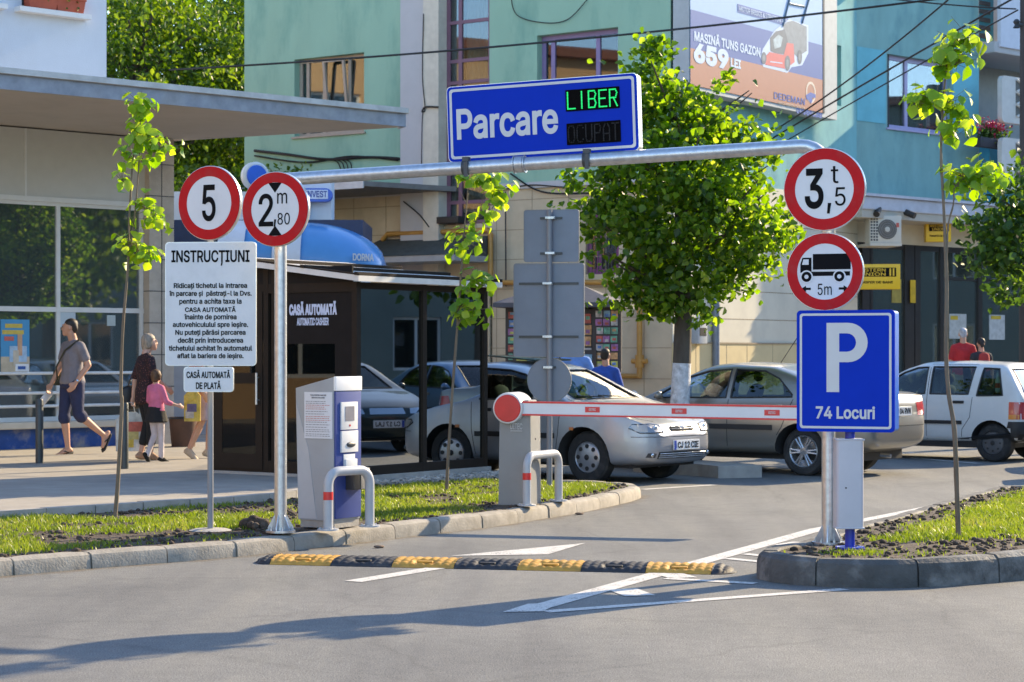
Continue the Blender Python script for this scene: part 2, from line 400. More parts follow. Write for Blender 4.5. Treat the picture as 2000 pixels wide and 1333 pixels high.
# soil beds
SOIL = M('soil', (.060, .043, .031), .95, var=.55, scale=14, bump=1.0, bscale=35, dirt=(.13, .105, .08), dirtamt=.7, dscale=6)
GRAV = M('gravel_bed', (.30, .28, .25), .95, var=.6, scale=38, bump=1.0, bscale=60)
lawnL = [(p.x, p.y) for p in in1] + [(-.3, 23.6)] + [(x, y) for x, y in sw_edge[::-1]]
lawnR = [(p.x, p.y) for p in in2] + [(30, 31), (30, 21)]
mb = MB(); mb.prism([(x, y, .115) for x, y in lawnL], (0, 0, -.08)); struct(mb.build('soil_bed', SOIL, smooth=0))
mb = MB(); mb.prism([(x, y, .165) for x, y in lawnR], (0, 0, -.1)); struct(mb.build('soil_bed', SOIL, smooth=0))
gs = [KIOSK0 + Vector((.02, -.35, 0)), KIOSK0 + KU * 1.2 + Vector((.42, -.25, 0)), KIOSK0 + KU * 2.4 + Vector((.4, -.5, 0)), KIOSK0 + KU * 2.5, KIOSK0 + KU * .1 + KV * .1]
mb = MB(); mb.prism([(p.x, p.y, .135) for p in gs], (0, 0, -.05)); struct(mb.build('gravel_strip', GRAV, smooth=0))
def vnoise(x, y, s, seed=0):
    r = np.random.default_rng(seed); T = r.random((64, 64)); x = x * s; y = y * s
    i = np.floor(x).astype(int); j = np.floor(y).astype(int); fx = x - i; fy = y - j; fx = fx * fx * (3 - 2 * fx); fy = fy * fy * (3 - 2 * fy)
    g = lambda a, b: T[a % 64, b % 64]
    return (g(i, j) * (1 - fx) + g(i + 1, j) * fx) * (1 - fy) + (g(i, j + 1) * (1 - fx) + g(i + 1, j + 1) * fx) * fy
def distline(x, y, pts):
    d = np.full(x.shape, 9e9)
    for a, b in zip(pts, pts[1:]):
        ax, ay = a[0], a[1]; bx, by = b[0] - ax, b[1] - ay; t = np.clip(((x - ax) * bx + (y - ay) * by) / (bx * bx + by * by + 1e-9), 0, 1)
        d = np.minimum(d, np.hypot(x - ax - t * bx, y - ay - t * by))
    return d
GRASS = leafmat('grass_blades', [(0, (.075, .115, .012)), (.45, (.13, .20, .022)), (.8, (.20, .25, .04)), (1, (.30, .27, .10))], .45)
def grass(name, poly, bbox, dens, z, mask, h=(.018, .052)):
    n = int((bbox[1] - bbox[0]) * (bbox[3] - bbox[2]) * dens); x = rng.uniform(bbox[0], bbox[1], n); y = rng.uniform(bbox[2], bbox[3], n)
    k = inpoly(x, y, poly); x, y = x[k], y[k]; p = mask(x, y); k = rng.random(x.size) < p; x, y, p = x[k], y[k], p[k]; n = x.size
    hh = rng.uniform(h[0], h[1], n) * (.55 + .45 * p) * (.7 + .6 * vnoise(x, y, 3.1, 5)); a = rng.uniform(0, 2 * pi, n); w = rng.uniform(.003, .006, n); le = rng.uniform(.2, .9, n) * hh; b = rng.uniform(0, 2 * pi, n)
    co = np.zeros((n, 5, 3)); ca, sa = np.cos(a), np.sin(a)
    for i, (s, t) in enumerate(((-1, 0), (1, 0), (.75, .55), (-.75, .55), (0, 1))):
        co[:, i, 0] = x + ca * w * s + np.cos(b) * le * t * t; co[:, i, 1] = y + sa * w * s + np.sin(b) * le * t * t; co[:, i, 2] = z + hh * t
    r = np.clip(.55 * rng.random(n) + .5 * vnoise(x, y, 2.2, 9), 0, 1)
    o = new_obj(name, np_mesh(name, co, [(0, 1, 2, 3), (3, 2, 4)], r), GRASS); o['kind'] = 'stuff'; return o
def maskL(x, y):
    d = distline(x, y, K1); v = vnoise(x, y, 1.5, 3) * .6 + vnoise(x, y, 4.5, 4) * .4
    p = np.clip((v - .22) * 5, .1, 1); p *= np.clip((d - .2) * 5, .08, 1)
    # trodden earth by the posts and in front of the machine
    v3 = vnoise(x, y, .9, 21) * .65 + vnoise(x, y, 3.3, 22) * .35; p *= np.clip((v3 - .34) * 7, .07, 1)
    q = distline(x, y, [(-3.1, 15.45), (-2.5, 16.0), (-1.95, 16.0), (-1.5, 16.6)]); p *= np.clip((q - .22 - .25 * (v - .5)) * 6, .06, 1)
    q2 = distline(x, y, [(-1.66, 21.9), (-.28, 23.87)]); p *= np.clip((q2 - .5) * 6, 0, 1)
    q3 = distline(x, y, [(-.1, 18.9), (.3, 18.6)]); p *= np.clip((q3 - .12) * 8, .1, 1)
    return p
def maskR(x, y):
    d = distline(x, y, K2); v = vnoise(x, y, 1.7, 13) * .6 + vnoise(x, y, 5, 14) * .4
    p = np.clip((d - .36 - .4 * (v - .5)) * 5, .03, 1) * np.clip((v - .1) * 5, .35, 1)
    q = distline(x, y, [(2.25, 14.5), (2.75, 14.15), (3.6, 14.6)]); return p * np.clip((q - .28 - .3 * (v - .5)) * 6, .03, 1)
grass('lawn_grass', lawnL, (-7.5, 1.3, 10, 23.8), 2300, .115, maskL)
grass('lawn_grass', lawnR, (1.7, 7, 13.3, 21), 2500, .165, maskR)
# clods of earth
def clods(name, poly, bbox, n, z, mask, rmax=.03):
    x = rng.uniform(bbox[0], bbox[1], n); y = rng.uniform(bbox[2], bbox[3], n); k = inpoly(x, y, poly) & (rng.random(n) > mask(x, y)); x, y = x[k], y[k]; n = x.size
    bm = bmesh.new(); bmesh.ops.create_icosphere(bm, subdivisions=1, radius=1); bm.verts.ensure_lookup_table()
    t = np.array([v.co[:] for v in bm.verts]); f = [tuple(v.index for v in q.verts) for q in bm.faces]; bm.free()
    r = rng.uniform(.3, 1, n) ** 2.2 * rmax; co = t[None] * (1 + .45 * (rng.random((n, len(t), 1)) - .5)) * r[:, None, None] * np.stack([rng.uniform(.8, 1.4, n), rng.uniform(.8, 1.4, n), rng.uniform(.5, .8, n)], 1)[:, None, :]
    co[:, :, 0] += x[:, None]; co[:, :, 1] += y[:, None]; co[:, :, 2] += z + (r * .3)[:, None]
    o = new_obj(name, np_mesh(name, co, f, rng.random(n)), SOIL); o['kind'] = 'stuff'; return o
clods('soil_clods', lawnL, (-5, 1.3, 13, 23.5), 9000, .115, maskL)
clods('soil_clods', lawnR, (1.7, 6, 13.3, 21), 7000, .165, maskR)
STONE = M('pebbles', (.36, .33, .29), .85, var=.4, scale=8)
o = clods('gravel', [(p.x, p.y) for p in gs], (-2, .5, 21.2, 24.6), 5200, .135, lambda x, y: np.zeros_like(x), .03); o.data.materials.clear(); o.data.materials.append(STONE)
c = G(497, 1032, .12); mb = MB()
for k in range(26):
    a = random.uniform(0, 6.28); r = random.uniform(0, .12); mb.ball((r * cos(a), r * sin(a), .05 * (1 - r * 6) + .01), (random.uniform(.03, .055),) * 3, 8)
o = mb.build('soil_heap', SOIL); o.location = (c.x, c.y, .115); tag(o, 'dark heap of dug earth between the thin and the thick sign post', 'soil heap')
for k, (px, py, zz) in enumerate(((1130, 1006, 0), (738, 1071, 0))):
    p = G(px, py, 0); mb = MB(); mb.hull([((0, 0, .012), (.035, .022, .012)), ((.03, .02, .01), (.02, .02, .01))]); o = mb.build('stone', M('brown_clod', (.16, .11, .08), .9)); o.location = p
    tag(o, ('small brown clod on the asphalt by the kerb under the barrier', 'small brown clod on the asphalt by the kerb in front of the ticket machine')[k], 'clod', 'clods on the road')

# sand and dust gathered along the kerbs
def dustmat():
    m = bpy.data.materials.new('gutter_dust'); m.use_nodes = True; N = NT(m); out = [x for x in N.t.nodes if x.type == 'OUTPUT_MATERIAL'][0]
    tc = N.n("ShaderNodeTexCoord"); a = N.n("ShaderNodeTexNoise", Scale=3.5, Detail=8.0, Roughness=.7); N.l(tc.outputs['Object'], a.inputs['Vector'])
    at = N.n("ShaderNodeAttribute", attribute_name='spread'); s_ = N.n("ShaderNodeMath", operation='ADD'); N.l(a.outputs[0], s_.inputs[0]); N.l(at.outputs['Fac'], s_.inputs[1])
    f = N.n("ShaderNodeMath", operation='MULTIPLY'); N.l(s_.outputs[0], f.inputs[0]); f.inputs[1].default_value = .5
    g = ramp(N, f.outputs[0], [(.42, (0, 0, 0)), (.72, (.85,) * 3)]); N.p.inputs['Base Color'].default_value = (.25, .185, .115, 1); N.p.inputs['Roughness'].default_value = .95
    tr = N.n("ShaderNodeBsdfTransparent"); mx = N.n("ShaderNodeMixShader"); N.l(g, mx.inputs[0]); N.l(tr.outputs[0], mx.inputs[1]); N.l(N.p.outputs[0], mx.inputs[2]); N.l(mx.outputs[0], out.inputs[0]); return m
DUST = dustmat()
for path, w_ in ((K1, .42), (K2, .22)):
    pts = resample(path, .15); mb = MB(); lay = mb.bm.verts.layers.float.new('spread'); prev = None
    for i, p in enumerate(pts):
        t_ = (pts[min(i + 1, len(pts) - 1)] - pts[max(i - 1, 0)]).normalized(); n_ = Vector((t_.y, -t_.x, 0)); row = []
        for k in range(5):
            v = mb.bm.verts.new(p + n_ * (w_ * k / 4 - .01) + Vector((0, 0, .0025))); v[lay] = .55 - .75 * k / 4; row.append(v)
        if prev:
            for k in range(4): mb.bm.faces.new((prev[k], prev[k + 1], row[k + 1], row[k]))
        prev = row
    struct(mb.build('road_dust', DUST, smooth=0))
# road markings -------------------------------------------------
def worn():
    m = bpy.data.materials.new('road_paint'); m.use_nodes = True; N = NT(m); out = [x for x in N.t.nodes if x.type == 'OUTPUT_MATERIAL'][0]
    tc = N.n("ShaderNodeTexCoord"); a = N.n("ShaderNodeTexNoise", Scale=5.0, Detail=8.0, Roughness=.75); b = N.n("ShaderNodeTexNoise", Scale=80.0, Detail=2.0)
    N.l(tc.outputs['Object'], a.inputs['Vector']); N.l(tc.outputs['Object'], b.inputs['Vector'])
    f = N.n("ShaderNodeMath", operation='ADD'); N.l(a.outputs[0], f.inputs[0]); N.l(b.outputs[0], f.inputs[1])
    g = ramp(N, f.outputs[0], [(.36, (.1,) * 3), (.5, (.93,) * 3)]); N.p.inputs['Base Color'].default_value = (.56, .54, .50, 1); N.p.inputs['Roughness'].default_value = .7
    f.inputs[1].default_value = .0; sc = N.n("ShaderNodeMath", operation='MULTIPLY'); N.l(f.outputs[0], sc.inputs[0]); sc.inputs[1].default_value = .5
    g = ramp(N, sc.outputs[0], [(.34, (.12,) * 3), (.47, (.95,) * 3)])
    tr = N.n("ShaderNodeBsdfTransparent"); mx = N.n("ShaderNodeMixShader"); N.l(g, mx.inputs[0]); N.l(tr.outputs[0], mx.inputs[1]); N.l(N.p.outputs[0], mx.inputs[2]); N.l(mx.outputs[0], out.inputs[0])
    return m
RP = worn()
def strip(mb, a, b, w, z=.004, w2=None):
    a = Vector((a[0], a[1], z)); b = Vector((b[0], b[1], z)); t = (b - a).normalized(); n = Vector((-t.y, t.x, 0)); w2 = w2 or w
    mb.face([a - n * w / 2, b - n * w2 / 2, b + n * w2 / 2, a + n * w / 2])
gp = lambda x, y: G(x, y).to_2d()
mb = MB(); strip(mb, gp(1035, 1192), gp(1600, 1034), .15); strip(mb, gp(1600, 1034), gp(1935, 968), .13)
mb.face([G(982, 1197) + Vector((0, 0, .0052)), G(1060, 1196) + Vector((0, 0, .0052)), G(1092, 1180) + Vector((0, 0, .0052)), G(1032, 1181) + Vector((0, 0, .0052))])
struct(mb.build('lane_marking', RP, smooth=0))
mb = MB(); strip(mb, gp(1065, 1196), gp(1650, 1152), .1); strip(mb, gp(1300, 1131), gp(1475, 1141), .1, .0045)
strip(mb, gp(1215, 1152), gp(1250, 1165), .2, .0045); strip(mb, gp(1300, 1120), gp(1335, 1130), .2, .0045); strip(mb, gp(1420, 1092), gp(1492, 1099), .1, .0045); strip(mb, gp(1455, 1083), gp(1500, 1088), .1, .0045); strip(mb, gp(1520, 1066), gp(1560, 1060), .1, .0045)
struct(mb.build('hatch_marking', RP, smooth=0))
mb = MB(); strip(mb, gp(690, 1137), gp(935, 1097), .14)
mb.face([p + Vector((0, 0, .004)) for p in (G(880, 1087), G(1070, 1084), G(1143, 1062))]); struct(mb.build('arrow_marking', RP, smooth=0))
mb = MB(); strip(mb, gp(1255, 957), gp(1395, 948), .12); strip(mb, gp(1690, 893), gp(1790, 884), .12, .0045); strip(mb, gp(1300, 895), gp(1420, 905), .12); strip(mb, gp(1780, 895), gp(1910, 906), .12)
struct(mb.build('bay_marking', RP, smooth=0))

# speed bump ----------------------------------------------------
a, b = Vector((-1.86, 14.93, 0)), Vector((1.56, 14.2, 0)); L = (b - a).length
sb = thing('speed_bump', 'studded rubber speed bump in yellow and black sections across the driveway', 'speed bump', a, math.atan2(b.y - a.y, b.x - a.x))
RUBB = M('black_rubber', (.022, .022, .026), .7, var=.3, scale=20, dirt=(.13, .12, .10), dirtamt=.5, dscale=9); RUBY = M('yellow_rubber', (.52, .27, .035), .65, var=.18, scale=18, dirt=(.2, .13, .05), dirtamt=.5, dscale=8)
def bump_seg(x0, x1, taper=0):
    nx, ny = 34, 30; wy = .19; mb = MB(); g = []
    for i in range(nx + 1):
        u = i / nx; row = []
        for j in range(ny + 1):
            v = -1 + 2 * j / ny; x = x0 + (x1 - x0) * u; lim = 1.0
            t = 1 - abs(v) ** 2.6; 
            if taper: w = (u if taper < 0 else 1 - u); lim = math.sqrt(max(1e-4, 1 - (1 - w) ** 2)); t *= min(1, w * 1.5)
            z = .005 + .041 * max(t, 0)
            fx, fy = (x / .062) % 1 - .5, ((v * wy + .5 + (.031 if int(x / .062) % 2 else 0)) / .055) % 1 - .5
            slot = abs(u - .5) < .17 and -.72 < v < -.38 and not taper
            if slot: z -= .014
            elif abs(v) < .93 and t > .2 and not (abs(u - .5) < .2 and -.8 < v < -.3 and not taper): z += .013 * max(0, 1 - 3.2 * (fx * fx + fy * fy))
            row.append(mb.bm.verts.new((x, v * wy * lim, z)))
        g.append(row)
    for i in range(nx):
        for j in range(ny): mb.bm.faces.new((g[i][j], g[i + 1][j], g[i + 1][j + 1], g[i][j + 1]))
    ed = [g[i][0] for i in range(nx + 1)] + [g[nx][j] for j in range(1, ny + 1)] + [g[i][ny] for i in range(nx - 1, -1, -1)] + [g[0][j] for j in range(ny - 1, 0, -1)]
    lo = [mb.bm.verts.new((v.co.x, v.co.y, -.002)) for v in ed]
    for i in range(len(ed)): mb.bm.faces.new((ed[i], lo[i], lo[(i + 1) % len(ed)], ed[(i + 1) % len(ed)]))
    return mb
xs = [0, .16] + [.16 + (L - .32) * k / 7 for k in range(1, 8)] + [L]
for i, (p, q) in enumerate(zip(xs, xs[1:])):
    cap = -1 if i == 0 else (1 if i == len(xs) - 2 else 0)
    yel = i % 2 == 1
    o = bump_seg(p + .002, q - .002, cap).build('end_cap' if cap else 'bump_section', RUBY if yel else RUBB, sb, smooth=50)
    if not cap:
        m2 = MB(); m2.span((p + q) / 2 - .055, (p + q) / 2 + .055, -.125, -.085, .03, .043, .004); m2.build('reflector', RUBY if yel else RUBB, o)
# ================================================================ signs and street furniture
def xf(mb, m): bmesh.ops.transform(mb.bm, matrix=m, verts=mb.bm.verts[:]); return mb
def sign_face(mb, pts, y, back=.02):
    return mb.prism([(p[0], y, p[2]) for p in pts], (0, back, 0))
def disc_sign(parent, c, d, ang, inner=.715, roll=0., name='round_sign'):
    F = Matrix.Translation(c) @ Matrix.Rotation(ang, 4, 'Z') @ Matrix.Rotation(roll, 4, 'Y')
    mb = MB(); mb.lathe([(0, -.001), (d / 2 - .004, -.001), (d / 2, .003), (d / 2, .026), (d / 2 - .012, .028), (d / 2 - .016, .012), (0, .012)], 48, Matrix.Rotation(-pi / 2, 4, 'X'))
    panel = xf(mb, F).build(name, ALUE, parent)
    mb = MB(); mb.prism(circ(d / 2 * inner + .004, -.0025), (0, .0012, 0)); xf(mb, F).build('white_field', SIGNW, panel, smooth=0)
    mb = MB(); o, i = circ(d / 2 - .006, -.0045, 56), circ(d / 2 * inner, -.0045, 56); ring_face(mb, o, i); ring_face(mb, [(x, -.002, z) for x, _, z in o], o); ring_face(mb, i, [(x, -.002, z) for x, _, z in i])
    xf(mb, F).build('red_border', REDP, panel, smooth=0)
    return panel, F
def poly_on(F, pts, y=-.004, t=.0012):
    mb = MB(); mb.prism([(x, y, z) for x, z in pts], (0, t, 0)); return xf(mb, F)
def txt(body, x, z, w, h, F, parent, mat=BLACKP, y=-.0045, name='lettering', bold=.03):
    return lettering(body, 1., (x, y, z), mat, parent, name, frame=F, fit=(w, h), bold=bold, xs=1.)

# --- gantry ----------------------------------------------------
L0, R0 = G(548, 1040, .135), G(1618, 1063, .165)
gan = thing('height_gantry', 'galvanised entrance gantry with blue electronic sign on its crossbar and three round limit signs', 'gantry', L0)
rl = Vector((R0.x - L0.x, R0.y - L0.y, 0)); gang = math.atan2(rl.y, rl.x)
zl, zr = 2.86 - L0.z, 3.0 - L0.z
def post(base, top, nm):
    mb = MB(); mb.tube([base + Vector((0, 0, .012)), Vector((base.x, base.y, top))], .048, 20)
    p = mb.build(nm, GALV, gan)
    mb = MB(); mb.lathe([(0, 0), (.115, 0), (.115, .018), (0, .018)], 28, Matrix.Translation(base))
    for k in range(6):
        a = k * pi / 3 + .3; m = Matrix.Translation(base) @ Matrix.Rotation(a, 4, 'Z')
        q = [m @ Vector(v) for v in ((.045, -.004, .018), (.1, -.004, .018), (.1, -.004, .04), (.045, -.004, .14))]; mb.prism(q, (m.to_3x3() @ Vector((0, .008, 0))))
        m = Matrix.Translation(base) @ Matrix.Rotation(a + pi / 6, 4, 'Z'); mb.lathe([(.011, .018), (.011, .034), (0, .034)], 6, m @ Matrix.Translation((.09, 0, 0)))
        mb.lathe([(.005, .03), (.005, .05), (0, .05)], 6, m @ Matrix.Translation((.09, 0, 0)))
    mb.build('base_flange', GALV, p)
    return p
pl = post(Vector((0, 0, 0)), zl - .04, 'post'); rb = rl + Vector((0, 0, R0.z - L0.z)); pr = post(rb, zr - .12, 'post')
rt = rl + Vector((0, 0, zr)); d = (rt - Vector((0, 0, zl))).normalized()
arc = [Vector((0, 0, zl)) - d * .02, rt - d * .2]
for k in range(1, 7):
    a = pi / 2 * k / 6; arc.append(rt - d * .2 + d * .2 * sin(a) + Vector((0, 0, -.2 * (1 - cos(a)))))
arc.append(rt + Vector((0, 0, -.42)))
mb = MB(); mb.tube([arc[0], arc[0] + d * .6] + arc[1:], .05, 20); cb = mb.build('crossbar', GALV, gan)
jp = Vector((0, 0, zl)) + d * ((1043 - 560) / (1615 - 560) * (rt - Vector((0, 0, zl))).length)
mb = MB(); mb.tube([jp - d * .03, jp + d * .03], .062, 20); mb.tube([jp - d * .045, jp - d * .036], .066, 20); mb.tube([jp + d * .036, jp + d * .045], .066, 20); mb.build('pipe_joint', GALV, cb)
A = R(-22)
# left: 2.80 m disc
Pl = lambda px, py, Y: P(px, py, Y) - L0
s, F = disc_sign(gan, Pl(537.5, 409, 15.62), .575, A); s['label'] = 'round height limit sign reading 2,80 m'
txt('2', -.078, -.005, .125, .25, F, s, bold=.01); txt('m', .062, .082, .085, .082, F, s, bold=.0); txt(',', .0, -.105, .02, .055, F, s); txt('80', .075, -.075, .105, .09, F, s, bold=.0)
for sg in (1, -1): poly_on(F, [(-.06, sg * .203), (.06, sg * .203), (0, sg * .125)]).build('arrow', BLACKP, s, smooth=0)
s, F = disc_sign(gan, Pl(1610, 370, R0.y - .10), .6 * (R0.y - .1) / 14.73, A); s['label'] = 'round weight limit sign reading 3,5 t'
txt('3', -.072, .005, .135, .285, F, s, bold=.02); txt('t', .075, .1, .055, .12, F, s, bold=.0); txt(',', .035, -.135, .03, .075, F, s); txt('5', .115, -.055, .075, .13, F, s, bold=.0)
s, F = disc_sign(gan, Pl(1611, 531, R0.y - .10), .565 * (R0.y - .1) / 14.73, A); s['label'] = 'round sign forbidding lorries longer than 5 m'
tk = poly_on(F, [(-.085, .015), (-.085, .125), (.185, .125), (.185, .015)])
xf_truck = [([(-.175, -.005), (-.175, .055), (-.16, .1), (-.095, .1), (-.095, -.005)], None), ([(-.165, -.03), (-.165, .0), (.18, .0), (.18, -.03)], None)]
for q, _ in xf_truck: tk.prism([F @ Vector((x, -.004, z)) for x, z in q], F.to_3x3() @ Vector((0, .0012, 0)))
tr = tk.build('lorry_symbol', BLACKP, s, smooth=0)
poly_on(F, [(-.163, .05), (-.153, .088), (-.115, .088), (-.115, .05)], -.0058).build('cab_window', SIGNW, tr, smooth=0)
poly_on(F, [(-.09, .004), (-.09, .011), (.18, .011), (.18, .004)], -.0058).build('bed_line', SIGNW, tr, smooth=0)
for x in (-.13, .105):
    for r_, yy, mt in ((.046, -.0062, SIGNW), (.036, -.0076, BLACKP), (.015, -.0088, SIGNW)):
        mb = MB(); mb.prism(circ(r_, yy, 24, x, -.035), (0, .001, 0)); xf(mb, F).build('wheel', mt, tr, smooth=0)
txt('5m', .0, -.125, .1, .08, F, s, bold=.0)
for sg in (-1, 1): poly_on(F, [(sg * .17, -.12), (sg * .135, -.098), (sg * .135, -.112), (sg * .1, -.112), (sg * .1, -.128), (sg * .135, -.128), (sg * .135, -.142)]).build('arrow', BLACKP, s, smooth=0)
# electronic sign
c = Vector((0, 0, zl)) + rl.normalized() * 0; mid = Pl(1059, 232, 15.33); tilt = -math.asin(d.z)
F = Matrix.Translation(mid) @ Matrix.Rotation(gang, 4, 'Z') @ Matrix.Rotation(tilt, 4, 'Y')
w2, h2 = .745, .287
mb = MB(); mb.prism(rrect(-w2, -h2, w2, h2, .035, -.02), (0, .11, 0)); es = xf(mb, F).build('display_sign', ALUE, gan, smooth=30); es['label'] = 'blue electronic sign reading Parcare, LIBER and OCUPAT'
mb = MB(); mb.prism(rrect(-w2 + .004, -h2 + .004, w2 - .004, h2 - .004, .033, -.0235), (0, .002, 0)); xf(mb, F).build('blue_field', BLUES, es, smooth=0)
mb = MB(); ring_face(mb, rrect(-w2 + .022, -h2 + .022, w2 - .022, h2 - .022, .025, -.026), rrect(-w2 + .042, -h2 + .042, w2 - .042, h2 - .042, .018, -.026)); xf(mb, F).build('border_line', SIGNLET, es, smooth=0)
txt('Parcare', -.27, -.005, .8, .235, F, es, SIGNLET, -.0255, bold=.022)
SCR = M('screen_black', (.005, .0045, .0045), .8, var=.3, scale=60, spec=.04)
LED = M('led_green', (.01, .25, .06), .5, emit=((.0, .62, .13), .45)); LEDOFF = M('led_unlit', (.03, .029, .029), .7, spec=.1)
def led(body, x0, z0, w, h, mat, nm):
    """stroke letters made of small round diodes"""
    G5 = {'L': [[(0, 1), (0, 0), (1, 0)]], 'I': [[(.5, 1), (.5, 0)]], 'B': [[(0, 0), (0, 1), (.8, 1), (1, .8), (.8, .52), (0, .52)], [(.8, .52), (1, .25), (.8, 0), (0, 0)]], 'E': [[(1, 1), (0, 1), (0, 0), (1, 0)], [(0, .5), (.8, .5)]],
          'R': [[(0, 0), (0, 1), (.8, 1), (1, .8), (.8, .5), (0, .5)], [(.5, .5), (1, 0)]], 'O': [[(.2, 0), (0, .2), (0, .8), (.2, 1), (.8, 1), (1, .8), (1, .2), (.8, 0), (.2, 0)]], 'C': [[(1, .85), (.8, 1), (.2, 1), (0, .8), (0, .2), (.2, 0), (.8, 0), (1, .15)]],
          'U': [[(0, 1), (0, .2), (.2, 0), (.8, 0), (1, .2), (1, 1)]], 'P': [[(0, 0), (0, 1), (.8, 1), (1, .8), (.8, .48), (0, .48)]], 'A': [[(0, 0), (0, .75), (.3, 1), (.7, 1), (1, .75), (1, 0)], [(0, .4), (1, .4)]], 'T': [[(0, 1), (1, 1)], [(.5, 1), (.5, 0)]]}
    mb = MB(); n = len(body); cw = w / n
    for i, ch in enumerate(body):
        for st in G5[ch]:
            for (a, b), (c_, d_) in zip(st, st[1:]):
                k = max(1, int(math.hypot((c_ - a) * cw * .68, (d_ - b) * h) / .0105))
                for q in range(k + 1):
                    t = q / k; x = x0 + i * cw + cw * .14 + (a + (c_ - a) * t) * cw * .68; z = z0 + (b + (d_ - b) * t) * h
                    mb.prism(circ(.0058, -.034, 8, x, z), (0, .004, 0))
    return xf(mb, F).build(nm, mat, es, smooth=0)
for z0, body, mat in ((.035, 'LIBER', LED), (-.215, 'OCUPAT', LEDOFF)):
    mb = MB(); mb.prism(rrect(.195, z0, .61, z0 + .16, .004, -.03), (0, .008, 0)); xf(mb, F).build('screen', SCR, es, smooth=0)
    led(body, .2, z0 + .018, .405, .122, mat, 'diode_lettering')
for px in (938, 1172):
    t = (px - 560) / (1615 - 560); p = Vector((0, 0, zl)) + d * (rt - Vector((0, 0, zl))).length * t
    mb = MB(); mb.tube([p - d * .025, p + d * .025], .056, 16); mb.box(p + Vector((0, .0, .055)), (.05, .05, .05), gang); mb.box(p + Vector((.0, -.055, -.015)), (.03, .03, .11), gang); mb.build('clamp', DKGREY, es)
# --- instruction post -----------------------------------------
B = G(411, 1036, .12)
ip = thing('instruction_sign', 'thin post with round speed limit 5 sign above white board of Romanian parking instructions', 'sign', B)
Pi = lambda px, py, Y=15.95: P(px, py, Y) - B
mb = MB(); mb.tube([(0, 0, 0), (0, 0, 2.55)], .024, 14); mb.build('post', GREYP, ip)
mb = MB(); mb.lathe([(0, 0), (.17, 0), (.13, .012), (0, .016)], 18); mb.build('footing', CONCW, ip)
s, F = disc_sign(ip, Pi(408.5, 397), .582, R(-26)); txt('5', 0, 0, .125, .285, F, s, bold=.012)
A2 = R(-6)
def board(x0, y0, x1, y1, r=.03, nm='sign_board'):
    a, b = Pi(x0, y0), Pi(x1, y1); c = (a + b) / 2; w, h = (b.x - a.x), a.z - b.z
    F = Matrix.Translation(c) @ Matrix.Rotation(A2, 4, 'Z')
    mb = MB(); mb.prism(rrect(-w / 2, -h / 2, w / 2, h / 2, r, -.006), (0, .026, 0)); o = xf(mb, F).build(nm, ALUE, ip, smooth=30)
    mb = MB(); mb.prism(rrect(-w / 2 + .004, -h / 2 + .004, w / 2 - .004, h / 2 - .004, r, -.008), (0, .0015, 0)); xf(mb, F).build('white_field', SIGNW, o, smooth=0)
    return o, F, w, h
o, F, w, h = board(321, 473, 502, 715); o['label'] = 'large white board headed INSTRUCȚIUNI'
txt('INSTRUCȚIUNI', 0, h / 2 - .125, w * .86, .122, F, o, y=-.01, bold=.018)
lines = ['Ridicați tichetul la intrarea', 'în parcare și  păstrați-l la Dvs.', 'pentru a achita taxa la', 'CASA AUTOMATĂ', 'înainte de pornirea', 'autovehiculului spre ieșire.', 'Nu puteți părăsi parcarea', 'decât prin introducerea', 'tichetului achitat în automatul', 'aflat la bariera de ieșire.']
pw = [146, 164, 124, 101, 104, 150, 140, 130, 166, 132]
for k, t in enumerate(lines):
    me_h = .05 if any(c in t for c in 'țșpgăCț') else .045
    lettering(t, .0505, (0, -.01, h / 2 - .345 - k * .0607), BLACKP, o, frame=F, xs=.0, bold=.02) if False else txt(t, 0, h / 2 - .345 - k * .0607 + (.004 if k in (3, 8) else 0), pw[k] / 181 * w, (.047 if k == 3 else (.042 if k == 8 else .052)), F, o, y=-.01, bold=.018)
o, F, w, h = board(358, 717, 457, 766, .025); o['label'] = 'small white plate reading CASĂ AUTOMATĂ DE PLATĂ'
txt('CASĂ AUTOMATĂ', 0, .042, w * .88, .065, F, o, y=-.01, bold=.02); txt('DE PLATĂ', 0, -.042, w * .5, .065, F, o, y=-.01, bold=.02)
# --- blue P sign ----------------------------------------------
B = G(1660, 1072, .17)
ps = thing('parking_sign', 'blue box sign with large white P and 74 Locuri on a blue post', 'sign', B)
Pp = lambda px, py, Y=B.y - .10: P(px, py, Y) - B
BLUP = M('blue_post_paint', (.01, .035, .36), .35, var=.06)
mb = MB(); mb.tube([(0, 0, .01), (0, 0, .9)], .034, 18); mb.build('post', BLUP, ps)
mb = MB(); mb.lathe([(0, 0), (.1, 0), (.1, .014), (0, .014)], 24); mb.build('base_flange', BLUP, ps)
c = Pp(1651.5, 725); F = Matrix.Translation(c) @ Matrix.Rotation(A, 4, 'Z'); w2, h2 = .347 * B.y / 14.6, .427 * B.y / 14.6
mb = MB(); mb.prism(rrect(-w2, -h2, w2, h2, .025, -.0), (0, .15, 0)); o = xf(mb, F).build('sign_box', M('sign_blue_side', (.012, .11, .55), .3, var=.04), ps, smooth=30)
mb = MB(); mb.prism(rrect(-w2 - .004, -h2 - .004, w2 + .004, h2 + .004, .028, -.008), (0, .014, 0)); xf(mb, F).build('blue_field', BLUES, o, smooth=0)
mb = MB(); ring_face(mb, rrect(-w2 + .018, -h2 + .018, w2 - .018, h2 - .018, .02, -.0105), rrect(-w2 + .034, -h2 + .034, w2 - .034, h2 - .034, .012, -.0105)); xf(mb, F).build('border_line', SIGNLET, o, smooth=0)
